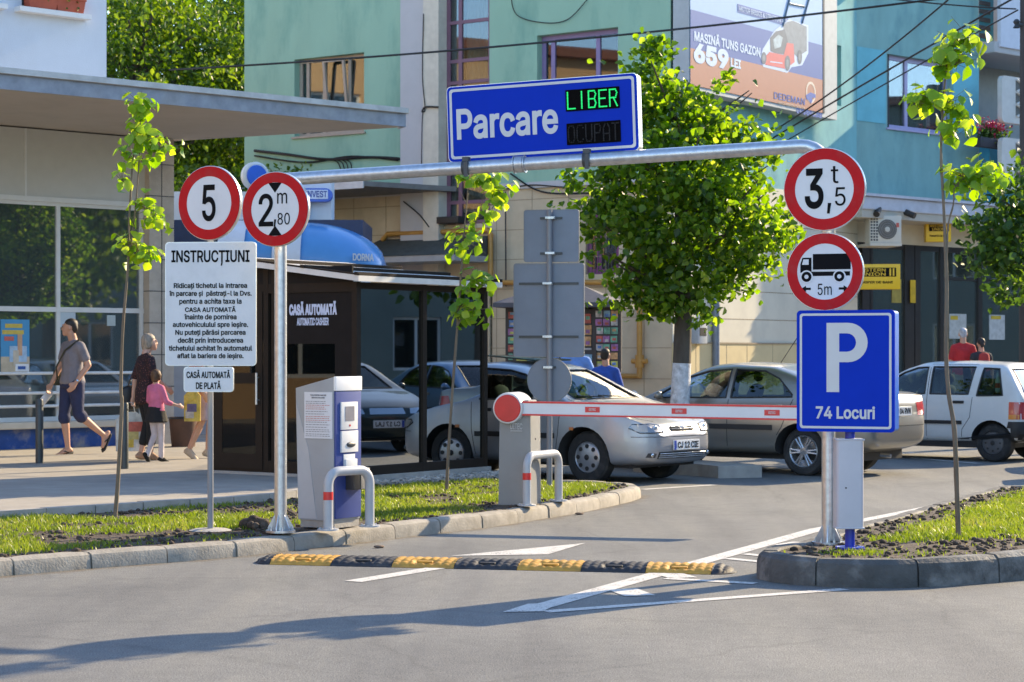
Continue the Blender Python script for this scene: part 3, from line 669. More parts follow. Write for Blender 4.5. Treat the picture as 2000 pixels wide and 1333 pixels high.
pt = [(-.13, -.145), (-.13, .33), (.02, .33)] + [(.02 + .135 * sin(pi * k / 14), .195 + .135 * cos(pi * k / 14)) for k in range(1, 14)] + [(.02, .06), (-.042, .06), (-.042, -.145)]
hole = [(-.042, .258), (.012, .258)] + [(.012 + .063 * sin(pi * k / 10), .195 + .063 * cos(pi * k / 10)) for k in range(1, 10)] + [(.012, .132), (-.042, .132)]
bm = MB(); ov = [bm.bm.verts.new((x, -.0105, z)) for x, z in pt]; hv = [bm.bm.verts.new((x, -.0105, z)) for x, z in hole]
es_ = [bm.bm.edges.new((q[i], q[(i + 1) % len(q)])) for q in (ov, hv) for i in range(len(q))]; bmesh.ops.triangle_fill(bm.bm, edges=es_, use_beauty=True)
xf(bm, F).build('letter', SIGNLET, o, smooth=0, recalc=False)
txt('74 Locuri', 0, -.285, .41, .088, F, o, SIGNLET, -.0105, bold=.025)
CASE = M('litter_bin_grey', (.50, .49, .53), .38, var=.04)
a, b = Pp(1633, 861), Pp(1687, 1030); w = (b.x - a.x) / 2; cx = (a.x + b.x) / 2
prof = [(-w, .08)] + [(-w + .025 - .025 * cos(pi / 2 * k / 5), -.04 - .03 * sin(pi / 2 * k / 5)) for k in range(6)] + [(w - .025 + .025 * sin(pi / 2 * k / 5), -.04 - .03 * cos(pi / 2 * k / 5)) for k in range(6)] + [(w, .08)]
mb = MB(); mb.prism([(x, y, b.z) for x, y in prof], (0, 0, a.z - b.z)); xf(mb, Matrix.Translation((cx, -.05, 0)))
q = mb.build('casing', CASE, ps, smooth=40); q['label'] = 'pale grey casing clasped round the blue post'
mb = MB(); mb.span(cx - w - .004, cx + w + .004, -.124, .034, a.z, a.z + .012, .004); mb.span(cx - w - .004, cx + w + .004, -.124, .034, b.z - .012, b.z, .004); mb.build('end_plate', CASE, q)
mb = MB(); mb.ball((cx - .03, -.121, b.z + .27), (.006, .004, .006), 8); mb.build('keyhole', DKGREY, q)
# --- barrier ---------------------------------------------------
B = G(1012, 985, .13)
ba = thing('barrier', 'grey lift barrier cabinet with white red-edged boom reaching to the blue P sign', 'barrier', B, R(-15))
CABF = M('barrier_grey', (.22, .225, .225), .42, var=.05); CABL = M('boom_white', (.66, .67, .70), .35, var=.04); REDR = M('reflective_red', (.62, .03, .03), .35, var=.06)
mb = MB(); mb.prism([(-.155, -.12, .0), (.155, -.12, 0), (.145, -.11, .86), (-.145, -.11, .86)], (0, .36, 0)); cab = mb.build('cabinet', CABF, ba, smooth=0)
mb = MB(); mb.span(-.17, .17, -.135, .255, -.02, .0); mb.build('plinth', M('plinth_dark', (.08, .07, .06), .8), cab)
Rx = Matrix.Rotation(pi / 2, 4, 'X')
hc = Vector((-.055, -.12, .885))
mb = MB(); mb.lathe([(0, -.36), (.12, -.36), (.145, -.33), (.145, .02), (.138, .05), (.125, .055), (0, .055)], 36, Matrix.Translation(hc) @ Rx); hd = mb.build('head', M('barrier_head', (.58, .58, .57), .35, var=.04), ba)
mb = MB(); mb.lathe([(0, .063), (.118, .063), (.126, .054), (.1, .05)], 36, Matrix.Translation(hc) @ Rx); mb.build('red_disc', M('red_plastic', (.56, .02, .018), .35), hd)
mb = MB(); mb.span(.0, .13, -.11, .2, .84, .96, .02); mb.build('housing', CABF, cab)
aL = 2.95; dz = -.028
mb = MB(); mb.prism([(.05, -.14, .836), (.05, -.14, .934), (aL, -.14, .934 + dz), (aL, -.14, .836 + dz)], (0, .045, 0)); arm = mb.build('boom', CABL, ba, smooth=0)
for z0 in (.934, .820):
    mb = MB(); mb.prism([(.05, -.145, z0), (.05, -.145, z0 + .016), (aL, -.145, z0 + .016 + dz), (aL, -.145, z0 + dz)], (0, .055, 0)); mb.build('red_edge', REDR, arm, smooth=0)
for px in (1166, 1336, 1514):
    x = .05 + (px - 1020) / 214.0; z = .885 + dz * x / aL
    mb = MB(); mb.span(x - .068, x + .068, -.143, -.139, z - .025, z + .025); lb = mb.build('red_label', REDR, arm, smooth=0)
    lettering('DITEC', 1, (x, -.1455, z), SIGNW, lb, fit=(.062, .022), bold=.01)
lettering('DITEC', 1, (.015, -.1215, .72), SIGNLET, cab, fit=(.11, .055), bold=.0)
mb = MB(); mb.span(-.04, .07, -.122, -.117, .675, .68); mb.build('logo_line', SIGNLET, cab, smooth=0)
mb = MB(); mb.ball((.149, .06, .6), (.006, .012, .012), 10); mb.build('lock', DKGREY, cab)
# --- ticket machine ------------------------------------------
B = G(652, 1033, .13)
tm = thing('ticket_machine', 'grey ticket machine with blue front and instruction paper on its side', 'ticket machine', B, R(-32))
# local frame: corner nearest the camera at the origin, grey flank along -x, blue front along +y
TMG = M('machine_grey', (.33, .35, .375), .4, var=.05); TMB = M('machine_blue', (.035, .06, .235), .4, var=.06)
wx, wy, hz = .37, .345, 1.2
mb = MB(); bt = [(-wx, 0, .06), (0, 0, .06), (0, wy, .06), (-wx, wy, .06)]
mb.prism(bt, (0, 0, .01)); mb.bm.clear()
v = [mb.bm.verts.new(p) for p in ((-wx + .015, 0, .06), (0, 0, .06), (0, wy, .06), (-wx + .015, wy, .06), (-wx - .01, 0, hz - .09), (0, 0, hz), (0, wy, hz), (-wx - .01, wy, hz - .09))]
for f in ((0, 3, 2, 1), (4, 5, 6, 7), (0, 1, 5, 4), (1, 2, 6, 5), (2, 3, 7, 6), (3, 0, 4, 7)): mb.bm.faces.new([v[i] for i in f])
body = mb.build('body', TMG, tm, smooth=0)
mb = MB(); mb.prism([(-wx + .022, -.003, .07), (-.17, -.003, .07), (-.25, -.003, .62), (-wx - .005, -.003, 1.0)], (0, .0025, 0)); mb.build('side_panel', M('machine_grey_light', (.43, .445, .47), .4, var=.05), body, smooth=0)
mb = MB(); mb.span(-wx + .03, -.005, .01, wy - .005, 0, .06); mb.build('plinth', CONCW, tm, smooth=0)
mb = MB(); mb.span(0, .018, .004, wy - .004, .075, hz - .115, .004); fr = mb.build('front_panel', TMB, tm, smooth=30)
mb = MB(); mb.span(-.002, .024, -.002, wy + .002, hz - .11, hz + .004, .006); mb.build('top_cap', M('cap_white', (.8, .8, .8), .35, var=.02), tm)
def onfront(y0, y1, z0, z1, t, nm, mat, par=fr, bev=.002, x=.018):
    mb = MB(); mb.span(x, x + t, y0, y1, z0, z1, bev); return mb.build(nm, mat, par)
PW = M('panel_white', (.66, .66, .66), .4, var=.03)
q = onfront(.06, .28, .78, 1.0, .012, 'display_bezel', PW); onfront(.11, .23, .85, .965, .003, 'display', M('lcd_grey', (.25, .24, .26), .25), q, 0, .03); onfront(.165, .18, .805, .82, .003, 'indicator', REDP, q, 0, .03)
q = onfront(.06, .28, .6, .77, .016, 'ticket_slot', PW); mb = MB(); mb.ball((.036, .18, .66), (.012, .06, .022), 14); mb.build('slot_mouth', DKGREY, q)
onfront(.1, .25, .545, .585, .006, 'instruction_label', PW); q = onfront(.1, .25, .47, .545, .03, 'ticket_tray', PW)
onfront(.13, .33, .3, .475, .085, 'card_reader_box', M('dark_box', (.06, .06, .065), .35, .3), fr, .006)
onfront(.22, .336, .305, .47, .004, 'steel_plate', M('brushed_steel', (.5, .5, .5), .4, .9), fr, .001, .103)
mb = MB(); mb.span(-.29, -.01, -.0055, -.0035, .71, 1.08); pa = mb.build('paper', M('paper_white', (.66, .67, .71), .7, var=.03), body, smooth=0)
INK = M('ink_grey', (.22, .22, .24), .8); INKR = M('ink_red', (.48, .16, .14), .8)
def textline(x0, x1, z, h, mat, nm, par, y):
    mb = MB(); x = x0
    while x < x1:
        w = random.uniform(.008, .03); mb.span(x, min(x + w, x1), y - .0008, y, z - h / 2, z + h / 2); x += w + .006
    mb.build(nm, mat, par, smooth=0)
lettering('TAXA PENTRU PARCARE', 1, (-.15, -.0065, 1.055), INK, pa, fit=(.16, .012), bold=.02); lettering('MOD DE UTILIZARE', 1, (-.15, -.0065, 1.035), INK, pa, fit=(.13, .012), bold=.02)
for k, z in enumerate([1.005, .99, .975, .96, .945, .925, .905, .885, .87, .855, .84, .82, .80, .78, .765, .745, .73]):
    textline(-.275, -.03 - random.uniform(0, .06), z, .005, INKR if k in (2, 3, 4, 7, 8, 9) else INK, 'text_line', pa, -.0057)
# --- hoop guards ----------------------------------------------
HOOP = M('hoop_grey', (.40, .41, .43), .4, var=.06)
def hoop(a, b, h, label):
    t = thing('hoop_guard', label, 'hoop guard', a, math.atan2(b.y - a.y, b.x - a.x), 'hoop guards on the kerb')
    Lh = (b - a).length; r = .038; rad = .11; pts = [(0, 0, .01), (0, 0, h - rad)]
    pts += [(rad - rad * cos(pi / 2 * k / 7), 0, h - rad + rad * sin(pi / 2 * k / 7)) for k in range(1, 8)]
    pts += [(Lh - rad + rad * sin(pi / 2 * k / 7), 0, h - rad + rad * cos(pi / 2 * k / 7)) for k in range(0, 8)] + [(Lh, 0, .01)]
    mb = MB(); mb.tube(pts, r, 18); mb.build('tube', HOOP, t, smooth=60)
    mb = MB(); mb.tube([(0, 0, h * .52), (0, 0, h * .66)], r + .0012, 18); mb.build('red_band', REDR, t, smooth=60)
    for x in (0, Lh):
        mb = MB(); mb.lathe([(0, 0), (.085, 0), (.085, .012), (0, .012)], 20, Matrix.Translation((x, 0, 0)))
        for k in range(3): mb.lathe([(.01, .01), (.01, .022), (0, .022)], 6, Matrix.Translation((x + .065 * cos(k * 2.1), .065 * sin(k * 2.1), 0)))
        mb.build('foot', HOOP, t)
hoop(G(641, 1036, .137), G(722, 1029, .137), .455, 'grey hoop guard with red band beside the ticket machine')
hoop(G(1029, 988, .137), G(1091, 979, .137), .45, 'grey hoop guard with red band beside the barrier cabinet')
# --- bollards --------------------------------------------------
for px, py, top, lab in ((77, 905, 780, 'dark bollard on the paving in front of the shop plinth'), (243, 916, 787, 'dark bollard on the paving close behind the thin sapling')):
    p = G(px, py, SWZ); h = (py - top) * p.y / FPX; t = thing('bollard', lab, 'bollard', p, 0, 'dark bollards on the paving')
    mb = MB(); mb.lathe([(0, 0), (.048, 0), (.048, h - .02), (.04, h), (0, h)], 18); mb.build('shaft', M('bollard_paint', (.035, .045, .05), .45, var=.15), t)
    mb = MB(); mb.lathe([(.0485, h - .09), (.0505, h - .09), (.0505, h - .07), (.0485, h - .07)], 18); mb.build('collar', DKGREY, t)
# --- signs seen from behind -----------------------------------
B = G(1073, 948, .13)
bs = thing('sign_post', 'grey post carrying two rectangular and one round sign seen from behind', 'sign', B)
Pb = lambda px, py, Y=B.y: P(px, py, Y) - B
BACK = M('sign_back_grey', (.17, .20, .25), .5, .1, var=.06); POSTG = M('post_grey', (.20, .21, .23), .5, .2, var=.08)
mb = MB(); mb.tube([(0, 0, 0), (0, 0, 2.9)], .03, 16); mb.build('post', POSTG, bs)
FB = Matrix.Rotation(R(-12), 4, 'Z')
def backpanel(x0, y0, x1, y1, rails, r=.03, rnd=False):
    a, b = Pb(x0, y0), Pb(x1, y1); cx, cz = (a.x + b.x) / 2, (a.z + b.z) / 2; w, h = (b.x - a.x) / 2 / cos(R(12)), (a.z - b.z) / 2
    F = Matrix.Translation((cx, .05, cz)) @ FB; mb = MB()
    out = circ(h, 0, 48) if rnd else rrect(-w, -h, w, h, r, 0)
    mb.prism(out, (0, .02, 0)); o = xf(mb, F).build('sign_panel', BACK, bs, smooth=30)
    mb = MB(); inn = [(x * .97, -.004, z * .975) for x, _, z in out]; ring_face(mb, [(x, -.004, z) for x, _, z in out], inn); ring_face(mb, [(x, .024, z) for x, _, z in out], [(x, -.004, z) for x, _, z in out]); xf(mb, F).build('rim', POSTG, o)
    for rz, rw in rails:
        z = Pb(0, rz).z - cz; mb = MB(); mb.span(-w * rw, w * rw, -.012, -.001, z - .012, z + .012); xf(mb, F).build('rail', DKGREY, o, smooth=0)
        mb = MB(); mb.span(-.05, .05, -.09, -.012, z - .012, z + .012)
        for k in (-.038, .038): mb.lathe([(.01, 0), (.01, .012), (0, .012)], 8, Matrix.Translation((k, -.09, z)) @ Matrix.Rotation(pi / 2, 4, 'X'))
        xf(mb, F).build('clamp', GALV, o)
backpanel(1023, 409, 1131, 512, [(426, .4), (495, .4)]); backpanel(1003, 514, 1141, 698, [(554, .84), (658, .84)]); backpanel(1029, 699, 1117, 787, [(718, .3)], rnd=True)
# ================================================================ buildings
def wall(name, u0, u1, z0, z1, holes, mat, parent, y=0., depth=.22, ends=True):
    """front skin with rectangular openings and their reveals"""
    us = sorted({u0, u1} | {min(max(h[i], u0), u1) for h in holes for i in (0, 2)}); zs = sorted({z0, z1} | {min(max(h[i], z0), z1) for h in holes for i in (1, 3)})
    mb = MB(); V = {}
    def v(a, b, yy=y):
        k = (round(a, 5), round(b, 5), yy)
        if k not in V: V[k] = mb.bm.verts.new((a, yy, b))
        return V[k]
    for a, b in zip(us, us[1:]):
        for c, d in zip(zs, zs[1:]):
            m, n = (a + b) / 2, (c + d) / 2
            if any(h[0] < m < h[2] and h[1] < n < h[3] for h in holes): continue
            mb.bm.faces.new((v(a, c), v(b, c), v(b, d), v(a, d)))
    for h in holes:
        a, c, b, d = max(h[0], u0), max(h[1], z0), min(h[2], u1), min(h[3], z1); e = y + depth
        for p, q in (((a, c), (a, d)), ((a, d), (b, d)), ((b, d), (b, c)), ((b, c), (a, c))):
            mb.face([(p[0], y, p[1]), (q[0], y, q[1]), (q[0], e, q[1]), (p[0], e, p[1])])
    if ends:
        for a in (u0, u1): mb.face([(a, y, z0), (a, y, z1), (a, y + .4, z1), (a, y + .4, z0)])
        mb.face([(u0, y, z1), (u1, y, z1), (u1, y + .4, z1), (u0, y + .4, z1)])
    return mb.build(name, mat, parent, smooth=0, recalc=False)
def bar_frame(rects, y0, y1):
    mb = MB()
    for a, c, b, d in rects: mb.span(a, b, y0, y1, c, d)
    return mb
CURT = M('curtain', (.42, .37, .27), .9, var=.12, scale=2, stretch=(1, 1, .1)); CURTW = M('white_curtain', (.52, .52, .5), .9, var=.1, scale=2, stretch=(1, 1, .1))
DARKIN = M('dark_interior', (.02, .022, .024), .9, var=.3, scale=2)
GLW = glassmat('window_glass', (.66, .70, .7), .05)
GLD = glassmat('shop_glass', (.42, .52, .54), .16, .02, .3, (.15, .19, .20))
def curtain(u0, u1, z0, z1, y, mat, parent, pleat=.09, amp=.025):
    n = max(6, int((u1 - u0) / pleat * 4)); mb = MB(); top = []; bot = []
    for i in range(n + 1):
        u = u0 + (u1 - u0) * i / n; yy = y + amp * sin(i * pi / 2 + .4 * sin(i * .7)) + random.uniform(-.004, .004)
        top.append(mb.bm.verts.new((u, yy, z1))); bot.append(mb.bm.verts.new((u, yy, z0)))
    for i in range(n): mb.bm.faces.new((bot[i], bot[i + 1], top[i + 1], top[i]))
    return mb.build('curtain', mat, parent, smooth=80)
def window(parent, h, frame_mat, cols=(), rows=(), fw=.06, y=.13, glass=None, sill=None, cur=(), name='window'):
    """h=(u0,z0,u1,z1); cols/rows = fractions where mullions sit"""
    a, c, b, d = h; R_ = [(a, c, a + fw, d), (b - fw, c, b, d), (a + fw, c, b - fw, c + fw), (a + fw, d - fw, b - fw, d)]
    for f in cols: x = a + (b - a) * f; R_.append((x - fw / 2, c + fw, x + fw / 2, d - fw))
    mb = bar_frame(R_, y, y + .06)
    for f in rows:
        z = c + (d - c) * f; mb.span(a + fw, b - fw, y + .003, y + .057, z - fw * .4, z + fw * .4)
    w = mb.build(name, frame_mat, parent, smooth=0)
    mb = MB(); mb.span(a + fw * .5, b - fw * .5, y + .025, y + .033, c + fw * .5, d - fw * .5); mb.build('pane', glass or GLW, w, smooth=0)
    if sill: mb = MB(); mb.span(a - .05, b + .05, -.05, y + .02, c - .035, c + .004); mb.build('sill', sill, w, smooth=0)
    for f0, f1, m in cur: curtain(a + (b - a) * f0, a + (b - a) * f1, c + .02, d - .02, y + .16, m, w)
    return w
STAIN = (.55, .56, .58)
# ---------------------------------------------------------------- shop on the left
SF = Fac(-7.17, 28.7, 43)
shop = thing('shop_building', 'white building with glazed shop front, blue plinth and wide flat canopy', 'building', (SF.o[0], SF.o[1], 0), SF.a)
WALLW = M('white_stucco', (.50, .56, .63), .9, var=.04, scale=2, bump=.15, dirt=(.38, .40, .43), dirtamt=.35, dscale=.6)
PANEL = M('fascia_panel', (.50, .50, .47), .6, var=.04); TILE = M('pillar_stone', (.42, .37, .31), .8, var=.15, scale=4, bump=.2, dirt=(.25, .22, .19), dirtamt=.5)
FRM = M('shop_frame_white', (.62, .63, .62), .45, var=.04)
uE = SF.u(283); uP = SF.u(331); zc = 4.7
_, zhead = SF.uz(0, 387); _, ztr = SF.uz(0, 603); _, zsill = SF.uz(0, 826)
zsill = .55; um = SF.u(116); ul = -6.5
hole = (ul, zsill, uE, zhead)
wall('wall', ul, uE, zhead, zc, [], PANEL, shop)
mb = MB(); mb.span(SF.u(48), SF.u(48) + .03, -.012, .01, zhead, zc); mb.span(ul, uE, -.02, .03, zhead - .02, zhead + .05); mb.build('cover_strip', FRM, shop, smooth=0)
BLUP2 = M('blue_plinth_paint', (.018, .07, .27), .65, var=.2, scale=5, dirt=(.38, .33, .24), dirtamt=.85, dscale=2.6)
mb = MB(); mb.span(ul, uE + .1, -.08, .3, .1, zsill - .1); mb.build('plinth', BLUP2, shop, smooth=0)
mb = MB(); mb.span(ul, uE + .05, -.22, .3, zsill - .1, zsill, .02); mb.build('sill', M('sill_stone', (.50, .46, .38), .7, var=.1), shop, smooth=0)
mb = MB(); mb.span(uE, uP, -.12, .5, .1, zc); pil = mb.build('pillar', TILE, shop, smooth=0)
mb = MB()
for k in range(9): mb.span(uE - .004, uP + .004, -.124, .504, .55 + k * .47, .562 + k * .47)
mb.span((uE + uP) / 2 - .006, (uE + uP) / 2 + .006, -.124, -.1, .1, zc); mb.build('joint', DKGREY, pil, smooth=0)
rows_ = [ztr, SF.uz(0, 730)[1], SF.uz(0, 795)[1]]
cols_ = [SF.u(116), SF.u(116) - 2.15, SF.u(116) - 4.3]
mb = MB(); mb.span(ul, uE, .02, .09, zhead - .07, zhead - .02); mb.span(ul, uE, .02, .09, zsill, zsill + .06)
for c_ in cols_ + [uE - .04]: mb.span(c_ - .03, c_ + .03, .023, .087, zsill + .06, zhead - .07)
for z in rows_[:1]: mb.span(ul, uE, .028, .082, z - .035, z + .035)
w = mb.build('shop_window', FRM, shop, smooth=0)
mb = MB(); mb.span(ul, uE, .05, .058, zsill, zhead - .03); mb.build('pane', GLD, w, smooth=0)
for z in rows_[1:] + [rows_[1] - .28]:
    mb = MB(); mb.tube([(ul, -.06, z), (uE, -.06, z)], .022, 10)
    for c_ in cols_: mb.box((c_, -.02, z), (.03, .08, .03))
    mb.build('rail', M('rail_white', (.66, .68, .68), .4), w)
# inside: back wall, hung blinds upstairs of the transom, counter
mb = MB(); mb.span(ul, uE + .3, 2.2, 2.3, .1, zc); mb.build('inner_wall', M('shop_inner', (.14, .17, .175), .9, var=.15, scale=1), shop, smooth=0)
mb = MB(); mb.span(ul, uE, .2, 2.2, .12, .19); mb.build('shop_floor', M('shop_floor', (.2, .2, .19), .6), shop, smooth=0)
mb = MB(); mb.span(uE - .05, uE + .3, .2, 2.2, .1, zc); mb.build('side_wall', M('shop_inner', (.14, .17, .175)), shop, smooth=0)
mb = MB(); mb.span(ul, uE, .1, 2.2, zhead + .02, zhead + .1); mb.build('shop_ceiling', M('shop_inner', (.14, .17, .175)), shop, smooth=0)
for k in range(26):
    u = uE - .25 - k * .17 + random.uniform(-.04, .04)
    mb = MB(); mb.span(u - .03, u + .03, .32, .33, ztr + .05 + random.uniform(0, .5) * (k % 5 == 0), zhead - .05); mb.build('blind_strip', M('blind_dark', (.06, .07, .075), .8, var=.3), w, smooth=0)
# posters on the glass
def poster(u0, u1, z0, z1, parts, nm='poster'):
    mb = MB(); mb.span(u0, u1, .036, .046, z0, z1); o = mb.build(nm, M(nm + '_paper_%d' % len(_m), parts[0], .55, var=.06), w, smooth=0)
    for k, (x0, y0, x1, y1, c) in enumerate(parts[1:]):
        mb = MB(); mb.span(u0 + (u1 - u0) * x0, u0 + (u1 - u0) * x1, .0345 - k * .0012, .0362, z0 + (z1 - z0) * y0, z0 + (z1 - z0) * y1); mb.build('print', M('print_%d' % len(_m), c, .6, var=.15, scale=12), o, smooth=0)
a = SF.rect(4, 624, 60, 728)
poster(a[0], a[2], a[1], a[3], [(.06, .27, .50), (.0, .0, 1, .3, (.5, .42, .3)), (.05, .72, .8, .8, (.55, .42, .08)), (.15, .84, .75, .92, (.55, .42, .08)), (.12, .6, .45, .68, (.5, .12, .1)), (.3, .2, .9, .5, (.35, .5, .66)), (.58, .32, .74, .72, (.55, .33, .2)), (.42, .12, .62, .42, (.5, .45, .36)), (.5, .02, .97, .16, (.72, .74, .76)), (.58, .06, .85, .12, (.03, .1, .35))])
a = SF.rect(118, 610, 150, 640); poster(a[0], a[2], a[1], a[3], [(.42, .5, .55)], 'notice')
a = SF.rect(212, 616, 228, 637); poster(a[0], a[2], a[1], a[3], [(.4, .47, .47)], 'notice')
# upper storey
uU = SF.u(226)
h1 = SF.rect(60, -60, 178, 18); h1 = (h1[0], SF.uz(178, 27)[1], h1[2], 7.6)
h0 = SF.rect(-150, -60, 14, 4); h0 = (h0[0], h1[1], h0[2], 7.6)
wall('upper_wall', ul, uU, zc + .2, 8.4, [h1, h0], WALLW, shop, .25)
mb = MB(); mb.span(uU - .003, uU, .25, 7, zc + .2, 8.4); mb.span(ul, uU - .02, .62, .7, zc + .2, 8.4); mb.build('gable_wall', WALLW, shop, smooth=0)
for hh in (h1, h0):
    window(shop, hh, FRM, cols=(.5,), y=.42, fw=.07); mb = MB(); mb.span(hh[0] - .12, hh[2] + .06, .08, .46, hh[1] - .07, hh[1] - .0); mb.build('sill', FRM, shop, smooth=0)
TERRA = M('terracotta', (.36, .075, .035), .7, var=.12)
def flowerbox(parent_plane, u, z, L, lab, y=.18, fl=(.45, .03, .06)):
    o = parent_plane.at(u, y, z); t = thing('flower_box', lab, 'flower box', o, parent_plane.a, 'terracotta flower boxes on the white house')
    mb = MB(); mb.prism([(-L / 2 + .03, -.07, 0), (L / 2 - .03, -.07, 0), (L / 2, -.09, .2), (-L / 2, -.09, .2)], (0, .16, 0)); mb.span(-L / 2 - .01, L / 2 + .01, -.1, .08, .18, .21, .005); mb.build('trough', TERRA, t, smooth=0)
    plant_tuft('foliage', (0, 0, .24), (L / 2, .12, .16), 260, .045, LEAFM, t); plant_tuft('blossoms', (0, -.03, .3), (L / 2, .1, .1), 60, .05, M('flower_red', fl, .6, var=.3), t)
    return t
def leaf_cloud(name, pts, size, mat, parent=None, droop=.3, aspect=.85, seed=1, nbias=(0, 0, .6), kind=None, fold=.18):
    """individual leaves: each a folded six-sided blade with its own tilt"""
    r = np.random.default_rng(seed); n = len(pts); pts = np.asarray(pts)
    nr = r.normal(size=(n, 3)) + np.array(nbias); nr /= np.linalg.norm(nr, axis=1)[:, None]
    ax = r.normal(size=(n, 3)); ax[:, 2] -= droop * 2; ax -= (ax * nr).sum(1)[:, None] * nr; ax /= np.linalg.norm(ax, axis=1)[:, None] + 1e-9
    bx = np.cross(nr, ax); s = (size if np.ndim(size) else np.full(n, size)) * r.uniform(.65, 1.25, n)
    T = [(0, 0, 0), (.36, .22, fold), (.46, .5, fold), (.2, .85, fold * .3), (0, 1.05, -.05), (-.2, .85, fold * .3), (-.46, .5, fold), (-.36, .22, fold)]
    co = np.zeros((n, 8, 3))
    for i, (x, y_, z) in enumerate(T): co[:, i] = pts + s[:, None] * (x * aspect * 2 * .55 * bx + (y_ - .5) * ax + z * nr)
    o = new_obj(name, np_mesh(name, co, [(0, 1, 2, 3, 4), (0, 4, 5, 6, 7)], r.random(n)), mat, parent)
    if kind: o['kind'] = kind
    return o
LEAFM = leafmat('leaf_dark', [(0, (.025, .06, .012)), (.6, (.05, .11, .015)), (1, (.09, .16, .02))], .35)
def plant_tuft(name, c, r, n, size, mat, parent):
    p = rng.normal(size=(n, 3)) * .45 * np.array(r) + np.array(c); return leaf_cloud(name, p, size, mat, parent, seed=int(n + size * 1000))
flowerbox(SF, SF.u(92), h1[1], .48, 'terracotta flower box, left one on the white house window sill'); flowerbox(SF, SF.u(146), h1[1], .48, 'terracotta flower box with red blooms, right one on the white house window sill')
# canopy: tapering slab on the facade (top view), with metal edge
inv = Matrix.Rotation(-SF.a, 4, 'Z') @ Matrix.Translation((-SF.o[0], -SF.o[1], 0))
cz = 4.72; e0 = P(0, 172, (cz - HC) * FPX / (690 - 172)); tip = P(788, 246, (cz - HC) * FPX / (690 - 246)); dirc = (tip - e0).normalized()
cor = SF.at(SF.u(325), .1, cz); poly = [inv @ p for p in (e0 - dirc * 8, tip, tip + Vector((-.12, .25, 0)), cor + Vector((.0, .35, 0)), SF.at(ul, .3, cz) - Vector((6, 5, 0)))]
CANU = M('canopy_soffit', (.42, .39, .355), .9, var=.06, scale=1.2, dirt=(.28, .26, .24), dirtamt=.4); CANE = M('canopy_metal_edge', (.27, .28, .31), .5, .4, var=.2, scale=6, dirt=(.4, .36, .3), dirtamt=.4)
mb = MB(); mb.prism([(p.x, p.y, cz) for p in poly], (0, 0, .2)); cn = mb.build('canopy', CANU, shop, smooth=0)
mb = MB(); q = [poly[0], poly[1], poly[2]]; n0 = (poly[1] - poly[0]).normalized().cross(Vector((0, 0, 1)))
off = [n0 * .02, n0 * .02 + (poly[1] - poly[0]).normalized() * .03, (poly[1] - poly[0]).normalized() * .05]
q = [a + b for a, b in zip(q, off)]
for a, b in zip(q, q[1:]):
    t = (b - a).normalized(); nn = t.cross(Vector((0, 0, 1)))
    mb.prism([(a.x, a.y, cz - .015), (b.x, b.y, cz - .015), (b.x, b.y, cz + .17), (a.x, a.y, cz + .17)], -nn * .018)
mb.build('fascia', CANE, cn, smooth=0)
mb = MB()
for a, b in zip(q, q[1:]):
    t = (b - a).normalized(); nn = t.cross(Vector((0, 0, 1))); mb.prism([(a.x, a.y, cz + .172), (b.x, b.y, cz + .172), (b.x, b.y, cz + .245), (a.x, a.y, cz + .245)], -nn * -.05)
mb.build('gutter_lip', M('lip_pale', (.46, .46, .44), .6, var=.2, scale=4), cn, smooth=0)

# ---------------------------------------------------------------- green block
CX, CY = 2.95, 38.1
GF = Fac(CX, CY, -35)          # u runs to the right; the corner is u = 0, facade lies at negative u
gb = thing('green_building', 'green rendered block with stone ground floor and tall purple-framed stair window', 'building', (CX, CY, 0), GF.a)
GREEN = M('green_render', (.265, .435, .325), .92, var=.07, scale=1.2, bump=.2, bscale=60, dirt=(.12, .27, .22), dirtamt=.75, dscale=1.1, stretch=(1, 1, .35))
BEIGE = M('stone_cladding', (.50, .42, .29), .8, var=.12, scale=1.4, bump=.1, dirt=(.30, .25, .18), dirtamt=.45, dscale=.9)
GREYC = M('grey_render', (.44, .44, .45), .9, var=.06, scale=1.2, dirt=(.33, .33, .33), dirtamt=.5, dscale=1.2)
PURP = M('purple_frame', (.17, .085, .125), .5, var=.1); PURPB = M('violet_frame', (.20, .15, .30), .5, var=.1); BEIF = M('beige_frame', (.36, .30, .24), .6, var=.1)
zF = 4.85; top = 9.4; uL = GF.u(478); uA, uB, uC = GF.u(789), GF.u(868), GF.u(956)
w1 = GF.rect(575, 117, 711, 258); w2_ = GF.rect(1049, 70, 1207, 190); w2_ = (w2_[0], w2_[1] - .9, w2_[2], w2_[3])
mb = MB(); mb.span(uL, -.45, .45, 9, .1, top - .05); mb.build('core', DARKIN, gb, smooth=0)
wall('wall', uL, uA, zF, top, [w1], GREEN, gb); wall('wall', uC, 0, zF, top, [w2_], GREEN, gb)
mb = MB(); mb.span(uL - .01, uL - .0, .0, 9, .1, top); mb.build('gable_wall', GREEN, gb, smooth=0)
mb = MB(); mb.span(uA, uB - .02, -.12, .4, .1, top); pl_ = mb.build('pilaster', GREYC, gb, smooth=0)
mb = MB(); mb.span(GF.u(838), uB, -.2, .4, 2.6, top - .003); mb.build('pilaster', M('cream_render', (.56, .52, .43), .9, var=.08, dirt=(.35, .32, .27), dirtamt=.4), gb, smooth=0)
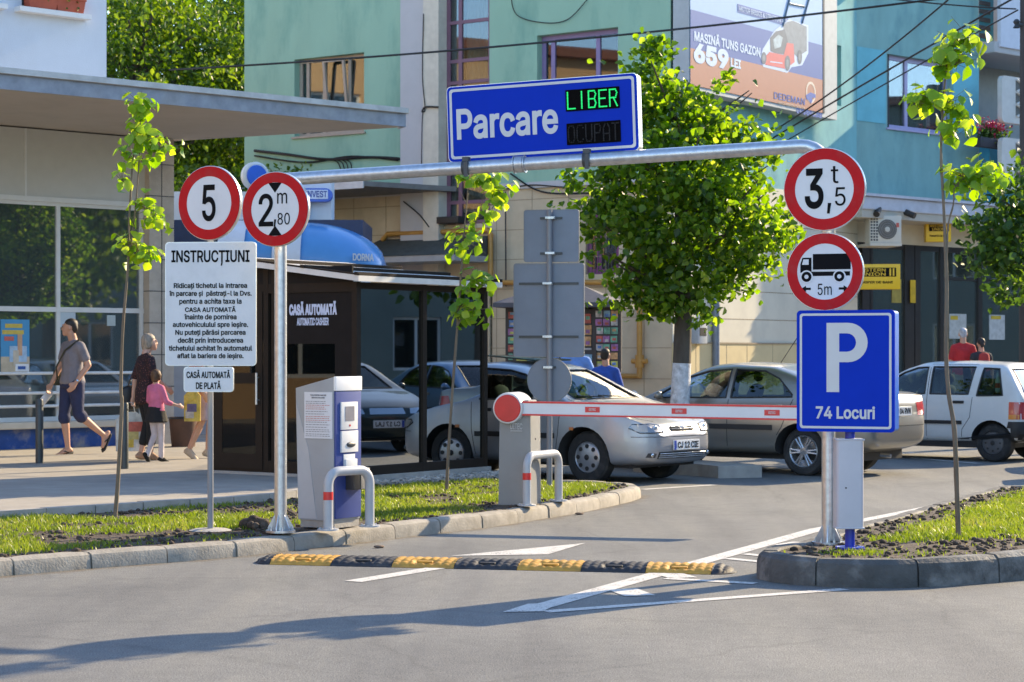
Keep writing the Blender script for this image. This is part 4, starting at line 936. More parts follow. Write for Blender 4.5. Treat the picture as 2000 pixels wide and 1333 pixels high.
# tall stair window
zs0 = GF.uz(870, 440)[1]; st = (uB, zs0, uC, top)
win = window(gb, (uB, zs0, uC, top), PURP, cols=(.3,), rows=[(z - zs0) / (top - zs0) for z in (GF.uz(900, 395)[1], GF.uz(900, 250)[1], GF.uz(900, 160)[1], GF.uz(900, 118)[1], GF.uz(900, 42)[1])], fw=.085, y=.08, cur=((.02, .28, CURTW), (.34, .98, CURT)))
wall('wall', uB, uC, .1, zs0, [], BEIGE, gb)
# first-floor windows
w = window(gb, w1, BEIF, cols=(.12, .36, .72), fw=.075, y=.17, sill=BEIF)
a, c, b, d_ = w1; xx = a + (b - a) * .545
mb = MB(); k = [Vector((a + (b - a) * .42, .2, c + .08)), Vector((a + (b - a) * .7, .2, c + .08)), Vector((a + (b - a) * .7, .02, d_ - .1)), Vector((a + (b - a) * .42, .02, d_ - .1))]
for p, q in zip(k, k[1:] + k[:1]): mb.tube([p, q], .04, 4)
mb.build('tilted_sash', BEIF, w, smooth=0)
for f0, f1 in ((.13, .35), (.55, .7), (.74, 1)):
    curtain(a + (b - a) * f0, a + (b - a) * f1, c, d_, .4, M('peach_reflection_blind', (.60, .40, .22), .9, var=.08), w, .3, .01)  # peach pleats stand in for the warm facade mirrored in this window
window(gb, w2_, PURPB, cols=(.14, .7,), fw=.09, y=.17, cur=((.14, .68, M('cream_blind', (.62, .52, .34), .9, var=.05)), (.74, .98, CURTW)))
# ground floor cladding with joints, windows, entrance
wg = GF.rect(1142, 415, 1207, 535); we = GF.rect(735, 560, 960, 840); we = (we[0], .15, we[2], we[3])
wall('ground_floor_wall', uL, uA, .1, zF - .12, [], BEIGE, gb, .03); wall('ground_floor_wall', uC, 0, .1, zF - .12, [wg, (we[0], we[1], we[2], we[3])], BEIGE, gb, .03)
mb = MB(); mb.span(uL, uA - .01, -.03, .2, zF - .12, zF); mb.span(uC, 0.03, -.03, .2, zF - .12, zF); mb.build('string_course', GREYC, gb, smooth=0)
mb = MB(); z = .45
while z < zF - .2:
    mb.span(uC, 0, .026, .034, z, z + .014); mb.span(uL, uA, .026, .034, z + .004, z + .018); z += .58
u = -.6
while u > uC: mb.span(u, u + .014, .0265, .034, .1, zF - .12); u -= .85
u = uA - .5
while u > uL: mb.span(u, u + .014, .0265, .034, .1, zF - .12); u -= .85
mb.build('cladding_joint', M('joint_dark', (.30, .24, .16), .9), gb, smooth=0)
window(gb, wg, M('purple_window', (.20, .05, .17), .5), fw=.1, y=.1, cols=(.35,), cur=((.05, .95, M('striped_blind', (.30, .27, .25), .8, var=.3, scale=3)),))
mb = MB()
for k in range(9): mb.tube([(wg[0] + .08 + k * (wg[2] - wg[0] - .16) / 8, .02, wg[1] + .02), (wg[0] + .08 + k * (wg[2] - wg[0] - .16) / 8, .02, wg[3] - .02)], .009, 6)
mb.build('window_grille', DKGREY, gb, smooth=0)
# entrance with slab awning, dark doors
def at_facade(px, py, y=0): u, z = GF.uz(px, py); return u, z
ua, ub = GF.u(742), GF.u(958); za = GF.uz(850, 505)[1]
mb = MB(); mb.prism([(ua, -1.2, za - .12), (ub, -1.2, za - .12), (ub, -1.2, za + .0), (ua, -1.2, za + .0)], (0, 1.2, 0)); aw = mb.build('entrance_awning', M('awning_grey', (.30, .31, .31), .7, var=.1), gb, smooth=0)
mb = MB(); mb.prism([(ua, -1.22, za + .003), (ua, .02, za + .42), (ua, .02, za + .003)], (ub - ua, 0, 0)); mb.build('awning_roof', M('bitumen_green', (.055, .062, .055), .85, var=.25, bump=.3), aw, smooth=0)
mb = MB(); mb.span(we[0] + .02, we[2] - .02, .2, .26, .15, we[3]); dr = mb.build('entrance_door', M('dark_door', (.035, .03, .028), .5, var=.2), gb, smooth=0)
mb = MB(); [mb.span(we[0] + .1 + k * .95, we[0] + .9 + k * .95, .185, .199, .9, 2.3) for k in range(3)]; mb.build('pane', GLW, dr, smooth=0)
# first canopy slab over the kiosk
ua, ub = GF.u(655), GF.u(866); zk = GF.uz(860, 376)[1]
mb = MB(); mb.prism([(GF.u(560), 0.03, zk), (ub + .3, .03, zk), (ub - .5, -1.9, zk + .02), (GF.u(560), -1.9, zk + .02)], (0, 0, .1)); cs = mb.build('canopy', M('canopy_grey', (.16, .155, .15), .9, var=.15), gb, smooth=0)
mb = MB(); mb.prism([(GF.u(560), -1.93, zk - .02), (ub - .5, -1.93, zk - .02), (ub + .32, .03, zk - .02), (ub + .35, .03, zk + .13), (ub - .48, -1.95, zk + .13), (GF.u(560), -1.95, zk + .13)][:2] + [(ub - .5, -1.93, zk + .13), (GF.u(560), -1.93, zk + .13)], (0, .025, 0)); mb.build('fascia', M('fascia_pale', (.48, .50, .52), .6), cs, smooth=0)
# yellow gas pipe
GAS = M('gas_pipe_yellow', (.42, .22, .045), .5, var=.15, scale=5, dirt=(.2, .1, .03), dirtamt=.4)
gpx = [(752, 470), (762, 458), (958, 450), (963, 458), (963, 545), (970, 553), (1130, 552), (1245, 553), (1254, 562), (1254, 690), (1254, 738)]
mb = MB(); pts = [Vector((*[GF.uz(x, y)[0]], -.09, GF.uz(x, y)[1])) for x, y in gpx]; mb.tube(pts, .052, 12); gpipe = mb.build('gas_pipe', GAS, gb)
u, z = GF.uz(1254, 706); mb = MB(); mb.tube([(u, -.09, z - .12), (u, -.09, z + .12)], .085, 12); mb.tube([(u - .16, -.09, z), (u + .16, -.09, z)], .05, 12); mb.build('valve', GAS, gpipe)
u1 = GF.uz(1254, 738)[0]; z1 = GF.uz(1254, 735)[1]; mb = MB(); mb.tube([(u1 + .03, -.09, z1), (GF.u(1205), -.09, z1)], .05, 12); mb.build('branch', GAS, gpipe)
u, z = GF.uz(890, 432); mb = MB(); mb.span(u - .3, u + .25, -.25, .0, z - .06, z + .08, .02); mb.build('lamp_box', M('lamp_black', (.02, .02, .02), .6), gb)
# surface cables
def cable(parent, plane, pts, r=.012, y=-.05, mat=None, nm='cable'):
    P3 = [Vector((plane.uz(a, b)[0], y, plane.uz(a, b)[1])) for a, b in pts]; out = []
    for i in range(len(P3) - 1):
        for k in range(6):
            t = k / 6; p0, p1, p2, p3 = P3[max(i - 1, 0)], P3[i], P3[i + 1], P3[min(i + 2, len(P3) - 1)]
            out.append(.5 * (2 * p1 + (p2 - p0) * t + (2 * p0 - 5 * p1 + 4 * p2 - p3) * t * t + (3 * p1 - p0 - 3 * p2 + p3) * t ** 3))
    out.append(P3[-1]); mb = MB(); mb.tube(out, r, 6); return mb.build(nm, mat or M('cable_black', (.012, .013, .014), .6), parent, smooth=60)
cable(gb, GF, [(500, 295), (560, 302), (640, 312), (720, 308), (790, 312), (800, 322)], .03); cable(gb, GF, [(500, 305), (600, 318), (690, 306), (780, 314)], .018)
for k in range(4): cable(gb, GF, [(650 + k * 9, 312), (664 + k * 8, 320), (672 + k * 6, 345)], .012)
cable(gb, GF, [(840, 30), (838, 150), (843, 215), (838, 230), (836, 330)], .01, -.22); cable(gb, GF, [(870, 212), (845, 212), (838, 222)], .02, -.24)
cable(gb, GF, [(1000, 340), (1060, 375), (1150, 378), (1240, 372)], .018); cable(gb, GF, [(990, 370), (1040, 362), (1100, 366), (1200, 372)], .012); cable(gb, GF, [(800, 395), (830, 420), (850, 445)], .015, -.2)
cable(gb, GF, [(990, 375), (991, 560)], .014)
cable(gb, GF, [(1000, -10), (1012, 30), (1060, 45), (1110, 40), (1150, 0)], .01)

# ---------------------------------------------------------------- teal block (same corner, running away to the right)
TA = Fac(CX, CY, 55); uT = TA.u(1673)
tb = thing('teal_building', 'teal rendered block with projecting cornice above a dark framed bank front', 'building', (CX, CY, 0), TA.a)
TEAL = M('teal_render', (.18, .41, .42), .92, var=.12, scale=1.6, bump=.2, dirt=(.09, .25, .31), dirtamt=.8, dscale=1.4, stretch=(1, 1, .5))
TEALD = M('grey_teal_render', (.20, .37, .36), .92, var=.12, scale=2, bump=.2, dirt=(.10, .24, .27), dirtamt=.8, dscale=1.6, stretch=(1, 1, .5))
CREAM = M('cream_cladding', (.60, .56, .45), .85, var=.07, scale=1.2, dirt=(.42, .39, .33), dirtamt=.35); YELL = M('yellow_plinth', (.58, .47, .26), .85, var=.08, scale=1.5, dirt=(.4, .32, .2), dirtamt=.35)
sl = TA.rect(1628, 86, 1643, 208)
wall('wall', .02, uT, zF, top, [sl], TEAL, tb)
window(tb, sl, PURPB, fw=.05, y=.15, cur=((0, 1, CURTW),))
zy = TA.uz(1500, 672)[1]
wall('ground_floor_wall', .05, uT, zy, zF, [], CREAM, tb, -.02); wall('base_wall', .05, uT, .1, zy, [], YELL, tb, -.045)
mb = MB()
for py in (570, 625): z = TA.uz(1450, py)[1]; mb.span(.05, uT, -.023, -.01, z, z + .016)
z = 4.1; mb.span(.05, uT, -.023, -.01, z, z + .016)
mb.span(.05, uT, -.06, -.03, zy - .01, zy + .02)
for px in (1355, 1385, 1415, 1455, 1505, 1555): u = TA.u(px); mb.span(u, u + .012, -.048, -.03, .1, zy - .01)
mb.build('cladding_joint', M('joint_dark', (.13, .10, .07)), tb, smooth=0)
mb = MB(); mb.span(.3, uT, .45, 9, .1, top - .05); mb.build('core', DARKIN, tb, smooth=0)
mb = MB(); mb.span(.02, uT, -.2, .3, top, top + .1); mb.build('roof_edge', GREYC, tb, smooth=0)
# corner shadow gap: dark recessed strip and tall pipe beside the billboard
mb = MB(); mb.tube([(TA.u(1390), -.09, .1), (TA.u(1390), -.09, zF)], .075, 14)
for z in (.9, 2.4, 3.9): mb.tube([(TA.u(1390), -.09, z), (TA.u(1390), -.09, z + .05)], .085, 14)
mb.build('downpipe', M('downpipe_grey', (.17, .20, .25), .5, .3, var=.15), tb)
a = TA.rect(1346, 622, 1364, 672); mb = MB(); mb.span(a[0], a[2], -.2, -.02, a[1], a[3], .015); mx_ = mb.build('meter_box', M('meter_grey', (.34, .37, .40), .5, var=.1), tb); mb = MB(); mb.span(a[0] + .05, a[2] - .05, -.206, -.2, a[1] + .15, a[1] + .3); mb.build('meter_window', DARKIN, mx_)
# second stretch, turned towards the camera
tA = TA.at(uT); TB = Fac(tA.x, tA.y, 42); 
mbx = lambda: MB()
top0 = top; top = 11.0
tg = thing('bank_building', 'teal block whose bank front has yellow signs, balcony and white window', 'building', (tA.x, tA.y, 0), TB.a)
wt = TB.rect(1733, 107, 1858, 268); wt = (wt[0], TB.uz(1733, 250)[1], TB.u(1858), TB.uz(1733, 105)[1])
uR = TB.u(1911)
wall('wall', .0, uR, zF + .05, top, [wt], TEALD, tg)
band = (0, TB.uz(1680, 250)[1], 0, TB.uz(1680, 92)[1])
mb = MB(); mb.span(.003, wt[0] - .06, -.012, .01, band[1] + .15, band[3]); mb.build('painted_band', M('bright_teal_render', (.15, .44, .52), .92, var=.1, scale=2), tg, smooth=0); mb = MB(); mb.span(wt[2] + .06, uR, -.012, .01, band[1] + .15, band[3]); mb.build('painted_band', M('bright_teal_render', (.15, .44, .52)), tg, smooth=0)
LILA = M('lilac_frame', (.36, .33, .52), .5, var=.08)
w = window(tg, wt, LILA, cols=(.36,), fw=.1, y=.13, sill=LILA, cur=((.0, .34, CURTW), (.4, 1, CURTW)))
mb = MB(); mb.span(wt[0], wt[0] + .14, .06, .125, wt[1], wt[3]); mb.build('dark_reveal', M('reveal_dark', (.03, .03, .035), .8), w, smooth=0)
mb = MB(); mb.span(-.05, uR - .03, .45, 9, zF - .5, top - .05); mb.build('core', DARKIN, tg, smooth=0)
# recessed balcony bay
mb = MB(); mb.span(uR, uR + .02, .0, 1.3, zF, top); mb.span(uR + .02, 14, 1.2, 1.35, zF, 6.0); mb.span(uR + .02, 14, 1.19, 1.35, 6.0, top); mb.build('bay_wall', M('bay_render', (.40, .39, .36), .9, var=.08), tg, smooth=0)
bw = TB.rect(1911, 145, 1962, 275)
zb_ = TB.uz(1930, 285)[1]
mb = MB(); mb.span(uR + .05, uR + 1.2, 1.1, 1.185, TB.uz(1911, 270)[1], TB.uz(1911, 145)[1]); bb = mb.build('balcony_window', M('bay_glass', (.25, .25, .21), .2, var=.2), tg, smooth=0)
mb = MB(); z1_ = TB.uz(1911, 145)[1]; mb.span(uR + .03, uR + 1.3, 1.05, 1.19, z1_, z1_ + .12); mb.span(uR + 1.2, uR + 1.3, 1.05, 1.19, z1_ - 1.5, z1_); mb.build('window_frame', M('violet_frame', (.2, .15, .3)), bb, smooth=0)
mb = MB(); mb.span(uR, 14, -.45, 1.2, FO(TB, -.45).uz(1930, 100)[1], FO(TB, -.45).uz(1930, 78)[1], .03); mb.build('balcony_slab', GREYC, tg, smooth=0)
mb = MB(); mb.span(FO(TB, -.5).u(1955), 14, -.5, -.4, FO(TB, -.5).uz(1960, 92)[1], top); mb.build('balcony_wall', M('balcony_white', (.55, .58, .66), .85, var=.05), tg, smooth=0)
mb = MB(); mb.span(uR, TB.u(1944), .05, .09, TB.uz(1930, 82)[1], top); mb.build('blue_screen', M('blue_sheet', (.03, .20, .26), .6, var=.1), tg, smooth=0)
for k in range(5): 
    z = TB.uz(1930, 76 - k * 16)[1]; mb = MB(); mb.span(uR + .03, TB.u(1936), .02, .049, z, z + .1); mb.build('shelf_slat', M('slat_dark', (.05, .05, .05), .7), tg, smooth=0)
mb = MB(); mb.span(uR + .02, 14, -.3, 1.2, zF + .05, zb_ - .05); mb.build('balcony_base', M('balcony_blue', (.05, .27, .40), .85, var=.12), tg, smooth=0)
for y0, y1 in ((147, 254), (268, 380)):
    a = FO(TB, -.9).rect(1957, y0, 2075, y1); mb = MB(); mb.prism(rrect(a[0], a[1], a[2], a[3], .13, -.9, 5), (0, .12, 0)); bp = mb.build('balcony_panel', M('cast_white', (.56, .55, .52), .8, var=.06), tg, smooth=30)
    hx = a[0] + (a[2] - a[0]) * .18
    for q in range(3):
        z = a[1] + (a[3] - a[1]) * (.14 + .27 * q); mb = MB(); mb.prism(rrect(hx + .1, z, hx + .85, z + .3, .05, -.905, 3), (0, .006, 0)); mb.build('pattern_recess', M('recess_grey', (.13, .13, .12), .9), bp, smooth=0)
        for s_ in range(2): mb = MB(); mb.tube([(hx + .12, -.92, z + .28 * s_ + .01), (hx + .48, -.92, z + .15), (hx + .83, -.92, z + .28 * (1 - s_) + .01)], .03, 6); mb.build('lattice_bar', M('cast_white', (.5, .5, .48)), bp)
u, z = FO(TB, -.62).uz(1936, 278); top = top0; fb = thing('flower_pot', 'dark pot of pink geraniums on the balcony by the white cast panels', 'flower pot', TB.at(u, -.62, z + .0), TB.a)
mb = MB(); mb.span(-.55, .55, -.1, .1, -.14, .08, .01); mb.build('trough', M('pot_dark', (.03, .03, .04), .7), fb)
plant_tuft('foliage', (0, 0, .2), (.6, .14, .2), 420, .07, LEAFM, fb); plant_tuft('blossoms', (0, -.04, .36), (.62, .14, .16), 240, .06, M('flower_pink', (.55, .035, .12), .6, var=.3), fb)
# cornice
mb = MB(); mb.span(-.9, 14, -.9, .3, zF - .28, zF + .0, .03); mb.span(-.95, 14, -.96, -.6, zF + .003, zF + .06); mb.build('cornice', M('cornice_pale', (.46, .48, .54), .8, var=.08, dirt=(.3, .3, .32), dirtamt=.4), tg, smooth=0)
mb = MB(); mb.span(-.9, 14, -.86, .42, zF - .45, zF - .283); mb.build('soffit', M('soffit_cream', (.42, .39, .33), .9, var=.06), tg, smooth=0)
# bank front
FRB = M('bank_frame', (.035, .033, .033), .4, .3, var=.15); GLB = glassmat('bank_glass', (.50, .58, .56), .10, .02, .22, (.15, .18, .17))
zt = TB.uz(1760, 477)[1]
wall('fascia_wall', -.3, 14, zt, zF - .4, [], CREAM, tg, .1, ends=False)
fx = [-.3, TB.u(1708), TB.u(1712), TB.u(1776), TB.u(1798), TB.u(1845), TB.u(1926), 14]
mb = MB()
for px, ww in ((1700, .3), (1709, .12), (1784, .34), (1800, .2), (1847, .12), (1922, .16), (2010, .16)): u = TB.u(px); mb.span(u - ww / 2, u + ww / 2, .1, .22, .1, zt)
mb.span(-.3, 14, .12, .2, zt - .12, zt - .003); z = TB.uz(1880, 545)[1]; mb.span(TB.u(1850), 14, .125, .19, z - .04, z + .04); mb.span(-.3, 14, .12, .2, .17, .5)
bf = mb.build('bank_front', FRB, tg, smooth=0)
mb = MB(); mb.span(-.3, 14, .15, .158, .3, zt); mb.build('pane', GLB, bf, smooth=0)
mb = MB(); mb.span(-.3, 14, 1.6, 1.7, .1, zt + .2); mb.build('inner_wall', M('bank_inner', (.26, .28, .25), .9, var=.3, scale=1.2), tg, smooth=0)
for p0, p1 in ((1850, 1918), (1928, 1996)):
    for k in range(10):
        z = TB.uz(1880, 550 + k * 6)[1]; mb = MB(); mb.span(TB.u(p0) + k * .05, TB.u(p1) - k * .05, .3, .34, z - .035, z); mb.build('blind_slat', M('blind_pale', (.40, .46, .46), .6), bf, smooth=0)
for p0, y0, p1, y1, cc in ((1864, 613, 1897, 662, (.42, .45, .44)), (1942, 615, 1972, 664, (.42, .46, .47)), (1866, 617, 1880, 625, (.5, .36, .02)), (1945, 617, 1964, 624, (.5, .36, .02)), (1752, 545, 1770, 592, (.34, .27, .05)), (1782, 547, 1792, 592, (.60, .38, .01))):
    a = TB.rect(p0, y0, p1, y1); yy = .05 if p0 == 1782 else (.128 if cc[2] < .03 else .135); mb = MB(); mb.span(a[0], a[2], yy, yy + .012, a[1], a[3]); mb.build('notice', M('notice_%d' % p0, cc, .6, var=.2, scale=9), bf, smooth=0)
for y0, y1, amp in ((480, 520, 1),):
    for k in range(9): cable(tg, TB, [(1714, 482 + k * 5), (1735, 492 + k * 4), (1755, 484 + k * 5), (1772, 490 + k * 4)], .02, .3, M('drape_pale', (.42, .42, .40), .8), 'drape')
# yellow transfer signs
YS = M('sign_yellow', (.80, .50, .014), .4, var=.03)
def yellow_sign(p0, y0, p1, y1, lab, plane=TB, yy=-.1, dep=.28):
    plane = FO(plane, yy); a = plane.rect(p0, y0, p1, y1); c = plane.at((a[0] + a[2]) / 2, 0, (a[1] + a[3]) / 2); w, h = (a[2] - a[0]) / 2, (a[3] - a[1]) / 2
    t = thing('shop_sign', lab, 'sign', c, R(-2), 'yellow money transfer signs'); F = Matrix.Identity(4)
    wp = (p1 - p0) / FPX * c.y / 2; mb = MB(); mb.span(-wp, wp, -.02, dep - .02, -h, h, .01); o = mb.build('sign_box', YS, t)
    mb = MB(); mb.span(-wp * .75, wp * .85, -.024, -.0205, h * .0, h * .72); mb.build('black_field', BLACKP, o, smooth=0)
    for k, ln in enumerate(('WESTERN', 'UNION')): lettering(ln, 1, (-wp * .12 if k == 0 else -wp * .02, -.0265, h * (.53 if k == 0 else .2)), YS, o, fit=(wp * (1.15 if k == 0 else .95), h * .27), bold=.006)
    for x in (.6, .72): mb = MB(); mb.span(wp * x, wp * (x + .06), -.027, -.0238, h * .06, h * .66); mb.build('logo_bar', YS, o, smooth=0)
    lettering('TRANSFER DE BANI', 1, (0, -.0225, -h * .45), BLACKP, o, fit=(wp * 1.45, h * .2), bold=.03)
    mb = MB(); mb.span(-.03, .03, dep - .02, dep + .5, h * .2, h * .4); mb.build('bracket', DKGREY, t, smooth=0)
yellow_sign(1652, 514, 1757, 567, 'yellow black-lettered sign box behind the lorry disc, lower of two', yy=-1.0); yellow_sign(1808, 430, 1857, 474, 'smaller yellow black-lettered sign box hung under the pale cornice', yy=-.5)
# air conditioner, lamps
pl_ = FO(TB, -.75); a = pl_.rect(1691, 420, 1758, 478); c = pl_.at((a[0] + a[2]) / 2, 0, a[1]); ac = thing('air_conditioner', 'pale outdoor air conditioner unit under the cornice beside the yellow signs', 'air conditioner', c, R(10)); w, h = (1758 - 1691) / FPX * c.y / 2 * .97, a[3] - a[1]
mb = MB(); mb.span(-w, w, -.16, .16, 0, h, .02); o = mb.build('casing', M('ac_cream', (.55, .52, .45), .5, var=.05), ac)
Fn = Matrix.Translation((w * .1, -.162, h * .5)) @ Matrix.Rotation(pi / 2, 4, 'X')
mb = MB(); mb.lathe([(0, .0), (h * .36, .0), (h * .36, .006), (0, .006)], 28, Fn); fan = mb.build('fan_grille', M('fan_dark', (.10, .095, .085), .6), o); mb = MB(); [mb.lathe([(r_, .006), (r_ + .012, .012), (r_ + .024, .006)], 28, Fn) for r_ in (h * .12, h * .2, h * .28)]; mb.build('fan_ring', M('fan_ring_dark', (.17, .16, .145), .6), fan); mb = MB(); mb.lathe([(0, .006), (h * .1, .006), (h * .09, .02), (0, .022)], 20, Fn); mb.build('hub', M('ac_cream', (.5, .5, .5)), fan)
mb = MB()
for i in range(3):
    for j in range(8): mb.span(-w * .95 + i * w * .17, -w * .83 + i * w * .17, -.163, -.155, h * (.08 + j * .108), h * (.15 + j * .108))
mb.build('vent_grille', DKGREY, o, smooth=0); mb = MB(); mb.span(w * .66, w * .84, -.164, -.16, h * .58, h * .74); mb.build('red_badge', M('badge_red', (.5, .1, .07), .5), o, smooth=0)
mb = MB(); mb.span(-w, w, -.18, .7, -.06, 0); mb.build('bracket', M('ac_cream', (.5, .5, .5)), ac, smooth=0)
for px, py, dx, lab in ((1714, 411, -.05, 'short black spotlight above the air conditioner'), (1768, 414, .18, 'long black camera hanging from the cornice beside the spotlight')):
    u, z = FO(TB, -.85).uz(px, py); c = FO(TB, -.85).at(u, 0, z); t = thing('camera_lamp', lab, 'wall camera', c, 0); mb = MB(); mb.tube([(-dx, .1, .08), (dx, -.15, -.1)], .07, 12); mb.build('housing', M('lamp_black', (.02, .02, .02)), t); mb = MB(); mb.tube([(-dx * .5, .05, .04), (-dx * .5, .05, .22)], .025, 8); mb.build('bracket', DKGREY, t)
# ---------------------------------------------------------------- billboard on the teal block
a = TA.rect(1332, -70, 1612, 236); zb0 = TA.uz(1611, 240)[1]; bl = thing('billboard', 'billboard advertising a red lawnmower for 659 lei on the teal wall', 'billboard', TA.at(0, -.42, 0), TA.a)
u0, u1 = TA.uz(1326, 0)[0] - .35, TA.uz(1613, 0)[0] - .33; z0, z1 = zb0, top - .2
mb = MB(); mb.span(u0, u1, 0, .34, z0, z1); fr = mb.build('frame', M('billboard_frame', (.36, .39, .40), .6, var=.08), bl, smooth=0)
BF = Fac(TA.at(0, -.43).x, TA.at(0, -.43).y, 55)
def bp(px, py): return BF.uz(px, py)
pw0, pw1 = bp(1348, 0)[0], bp(1606, 0)[0]; zo = bp(1606, 221)[1]; zb2 = bp(1607, 157)[1]; zb3 = bp(1609, 90)[1]
def pan(x0, x1, za, zb, mat, nm, par, y): mb = MB(); mb.span(x0, x1, y, y + .004, za, zb); return mb.build(nm, mat, par, smooth=0)
pp = pan(pw0, pw1, zo, z1 - .12, M('poster_pale', (.27, .38, .56), .35, var=.03), 'poster', bl, -.012)
pan(pw0, pw1, zo, zb2, M('poster_orange', (.40, .15, .055), .35, var=.03), 'orange_band', pp, -.017); pan(pw0, pw1, zb2, zb3, M('poster_blue', (.045, .07, .26), .35, var=.03), 'blue_band', pp, -.0175)
mb = MB(); mb.span(pw1 + .03, pw1 + .1, -.02, .02, zo, z1); mb.build('side_seal', DKGREY, bl, smooth=0)
PWH = M('poster_white', (.46, .54, .66), .4, var=.02); PBL = M('poster_logo_blue', (.03, .07, .34), .4)
def btx(s, x0, y0, x1, y1, mat, par=pp, y=-.021, bold=.04):
    (a, za), (b, zb) = bp(x0, y0), bp(x1, y1); h = abs(bp(x0, y0)[1] - bp(x0, y1)[1])
    return a, b
def bt(s, xl, xr, yt, yb, mat, bold=.05, y=-.021):
    """text between columns xl..xr; yt/yb rows measured at xl"""
    a, zt_ = bp(xl, yt); b, _ = bp(xr, yt); _, zb_2 = bp(xl, yb)
    return lettering(s, 1, ((a + b) / 2, y, (zt_ + zb_2) / 2), mat, pp, fit=(b - a, zt_ - zb_2), bold=bold)
bt('MASINĂ TUNS GAZON', 1355, 1484, 56, 80, PWH, .03); bt('659', 1354, 1422, 82, 122, PWH, .05); bt('LEI', 1426, 1446, 113, 131, PWH, .04)
a_, za_ = bp(1440, 8); b_, _ = bp(1539, 8); zc_ = bp(1440, 24)[1]; pan(a_, b_, zc_, za_, M('poster_blue', (.1, .13, .4)), 'caption_strip', pp, -.0178); lettering('MOTOR BRIGGS & STRATTON 4CP', 1, ((a_ + b_) / 2, -.021, (za_ + zc_) / 2), PWH, pp, fit=((b_ - a_) * .94, (za_ - zc_) * .6), bold=.01)
bt('DEDEMAN', 1511, 1571, 180, 193, PBL, .008); bt('TOTUL PENTRU CASA TA', 1519, 1571, 199, 203, M('poster_cream', (.6, .5, .4), .5), .01)
a_, z_ = bp(1630, 0); lettering('5006423B', 1, ((bp(1556, 0)[0] + bp(1606, 0)[0]) / 2, -.004, (zo + z0) / 2 + .01), PBL, fr, fit=(bp(1606, 0)[0] - bp(1556, 0)[0], .17), bold=.03)
def art(pts, mat, nm, y): mb = MB(); mb.prism([(bp(x, yy)[0], y, bp(x, yy)[1]) for x, yy in pts], (0, .0015, 0)); return mb.build(nm, mat, pp, smooth=0)
PR = M('print_red', (.50, .06, .06), .45, var=.08); PG = M('print_grey', (.13, .16, .19), .45, var=.2, scale=8); PD = M('print_dark', (.05, .07, .10), .45, var=.2, scale=8)
def disc(cx, cy, rx, ry): return [(cx + rx * cos(2 * pi * k / 20), cy + ry * sin(2 * pi * k / 20)) for k in range(20)]
art([(1484, 112), (1490, 95), (1512, 60), (1540, 38), (1578, 50), (1578, 104), (1566, 128), (1545, 132), (1537, 143), (1490, 131)], PWH, 'cutout_edge', -.0187)
art([(1530, 45), (1548, 41), (1575, 53), (1575, 100), (1556, 112), (1528, 80)], PG, 'grass_bag', -.0199); art([(1503, 75), (1514, 62), (1532, 58), (1538, 82), (1536, 108), (1512, 104), (1504, 100)], PD, 'engine', -.0208)
art([(1509, 78), (1520, 68), (1528, 74), (1524, 92), (1512, 96)], M('print_light', (.30, .38, .42), .45, var=.3, scale=10), 'engine_cover', -.0216)
art([(1494, 111), (1502, 102), (1530, 108), (1536, 84), (1549, 86), (1551, 122), (1533, 135), (1494, 127)], PR, 'mower_deck', -.0219); art([(1503, 120), (1527, 123), (1527, 125), (1503, 122)], PWH, 'deck_line', -.0228)
for cx, cy, rx, ry in ((1491, 114, 5, 12), (1537, 124, 5.5, 15), (1561, 112, 4.5, 14)):
    art(disc(cx, cy, rx, ry), PD, 'mower_wheel', -.0231); art(disc(cx, cy, rx * .5, ry * .5), PG, 'wheel_hub', -.0239)
for p, q in (((1528, 52), (1541, 0)), ((1566, 46), (1579, 0)), ((1541, 8), (1571, 14)), ((1541, 0), (1545, -20)), ((1579, 0), (1583, -16))):
    (a_, za_), (b_, zb_3) = bp(*p), bp(*q); mb = MB(); mb.tube([(a_, -.022, za_), (b_, -.022, zb_3)], .018, 6); mb.build('handle_bar', PG, pp)
mb = MB(); c_ = bp(1583, 183); ring_face(mb, circ(.22, -.02, 28, c_[0], c_[1] + .02), circ(.17, -.02, 28, c_[0], c_[1] + .02)); mb.build('logo_ring', M('poster_cream', (.6, .5, .4)), pp, smooth=0)
art([(1573, 186), (1582, 181), (1592, 185), (1592, 192), (1585, 191), (1586, 197), (1583, 203), (1578, 196), (1574, 194)], PBL, 'logo_mark', -.022)
# ================================================================ cashier booth and kiosks
KA = R(55); Kz = .2
kb = thing('cashier_booth', 'dark brown framed glass booth lettered CASĂ AUTOMATĂ with sloping metal roof', 'booth', (KIOSK0.x, KIOSK0.y, 0), KA)
# local: x along the driveway wall (0..2.4), y to the left-back (0..2.1); outside faces are -y (driveway) and -x (street)
BRN = M('bronze_frame', (.028, .021, .016), .55, .0, var=.12, spec=.12); DG = glassmat('tinted_glass', (.13, .15, .145), .34, .012, .25, (.012, .014, .013))
DG2 = glassmat('tinted_glass_door', (.16, .18, .17), .0, .012, .3, (.012, .014, .013))
Lx, Ly = 2.4, 2.1; zt0, zt1 = 2.30, 2.56
mb = MB(); mb.span(-.03, Lx + .03, -.03, Ly + .03, .1, Kz); mb.build('base', CONCW, kb, smooth=0)
def zr_(y): return zt0 + (zt1 - zt0) * y / Ly
def fpost(x, y, w=.07, w2=None): 
    w2 = w2 or w; mb.span(x - w / 2, x + w / 2, y - w2 / 2, y + w2 / 2, Kz, zr_(max(0, y)) - .02)
mb = MB(); [fpost(x, y) for x, y in ((.035, .035), (1.2, .035), (Lx - .035, .035), (.035, Ly - .035), (Lx - .035, Ly - .035), (.035, 1.30), (.035, 1.18))]
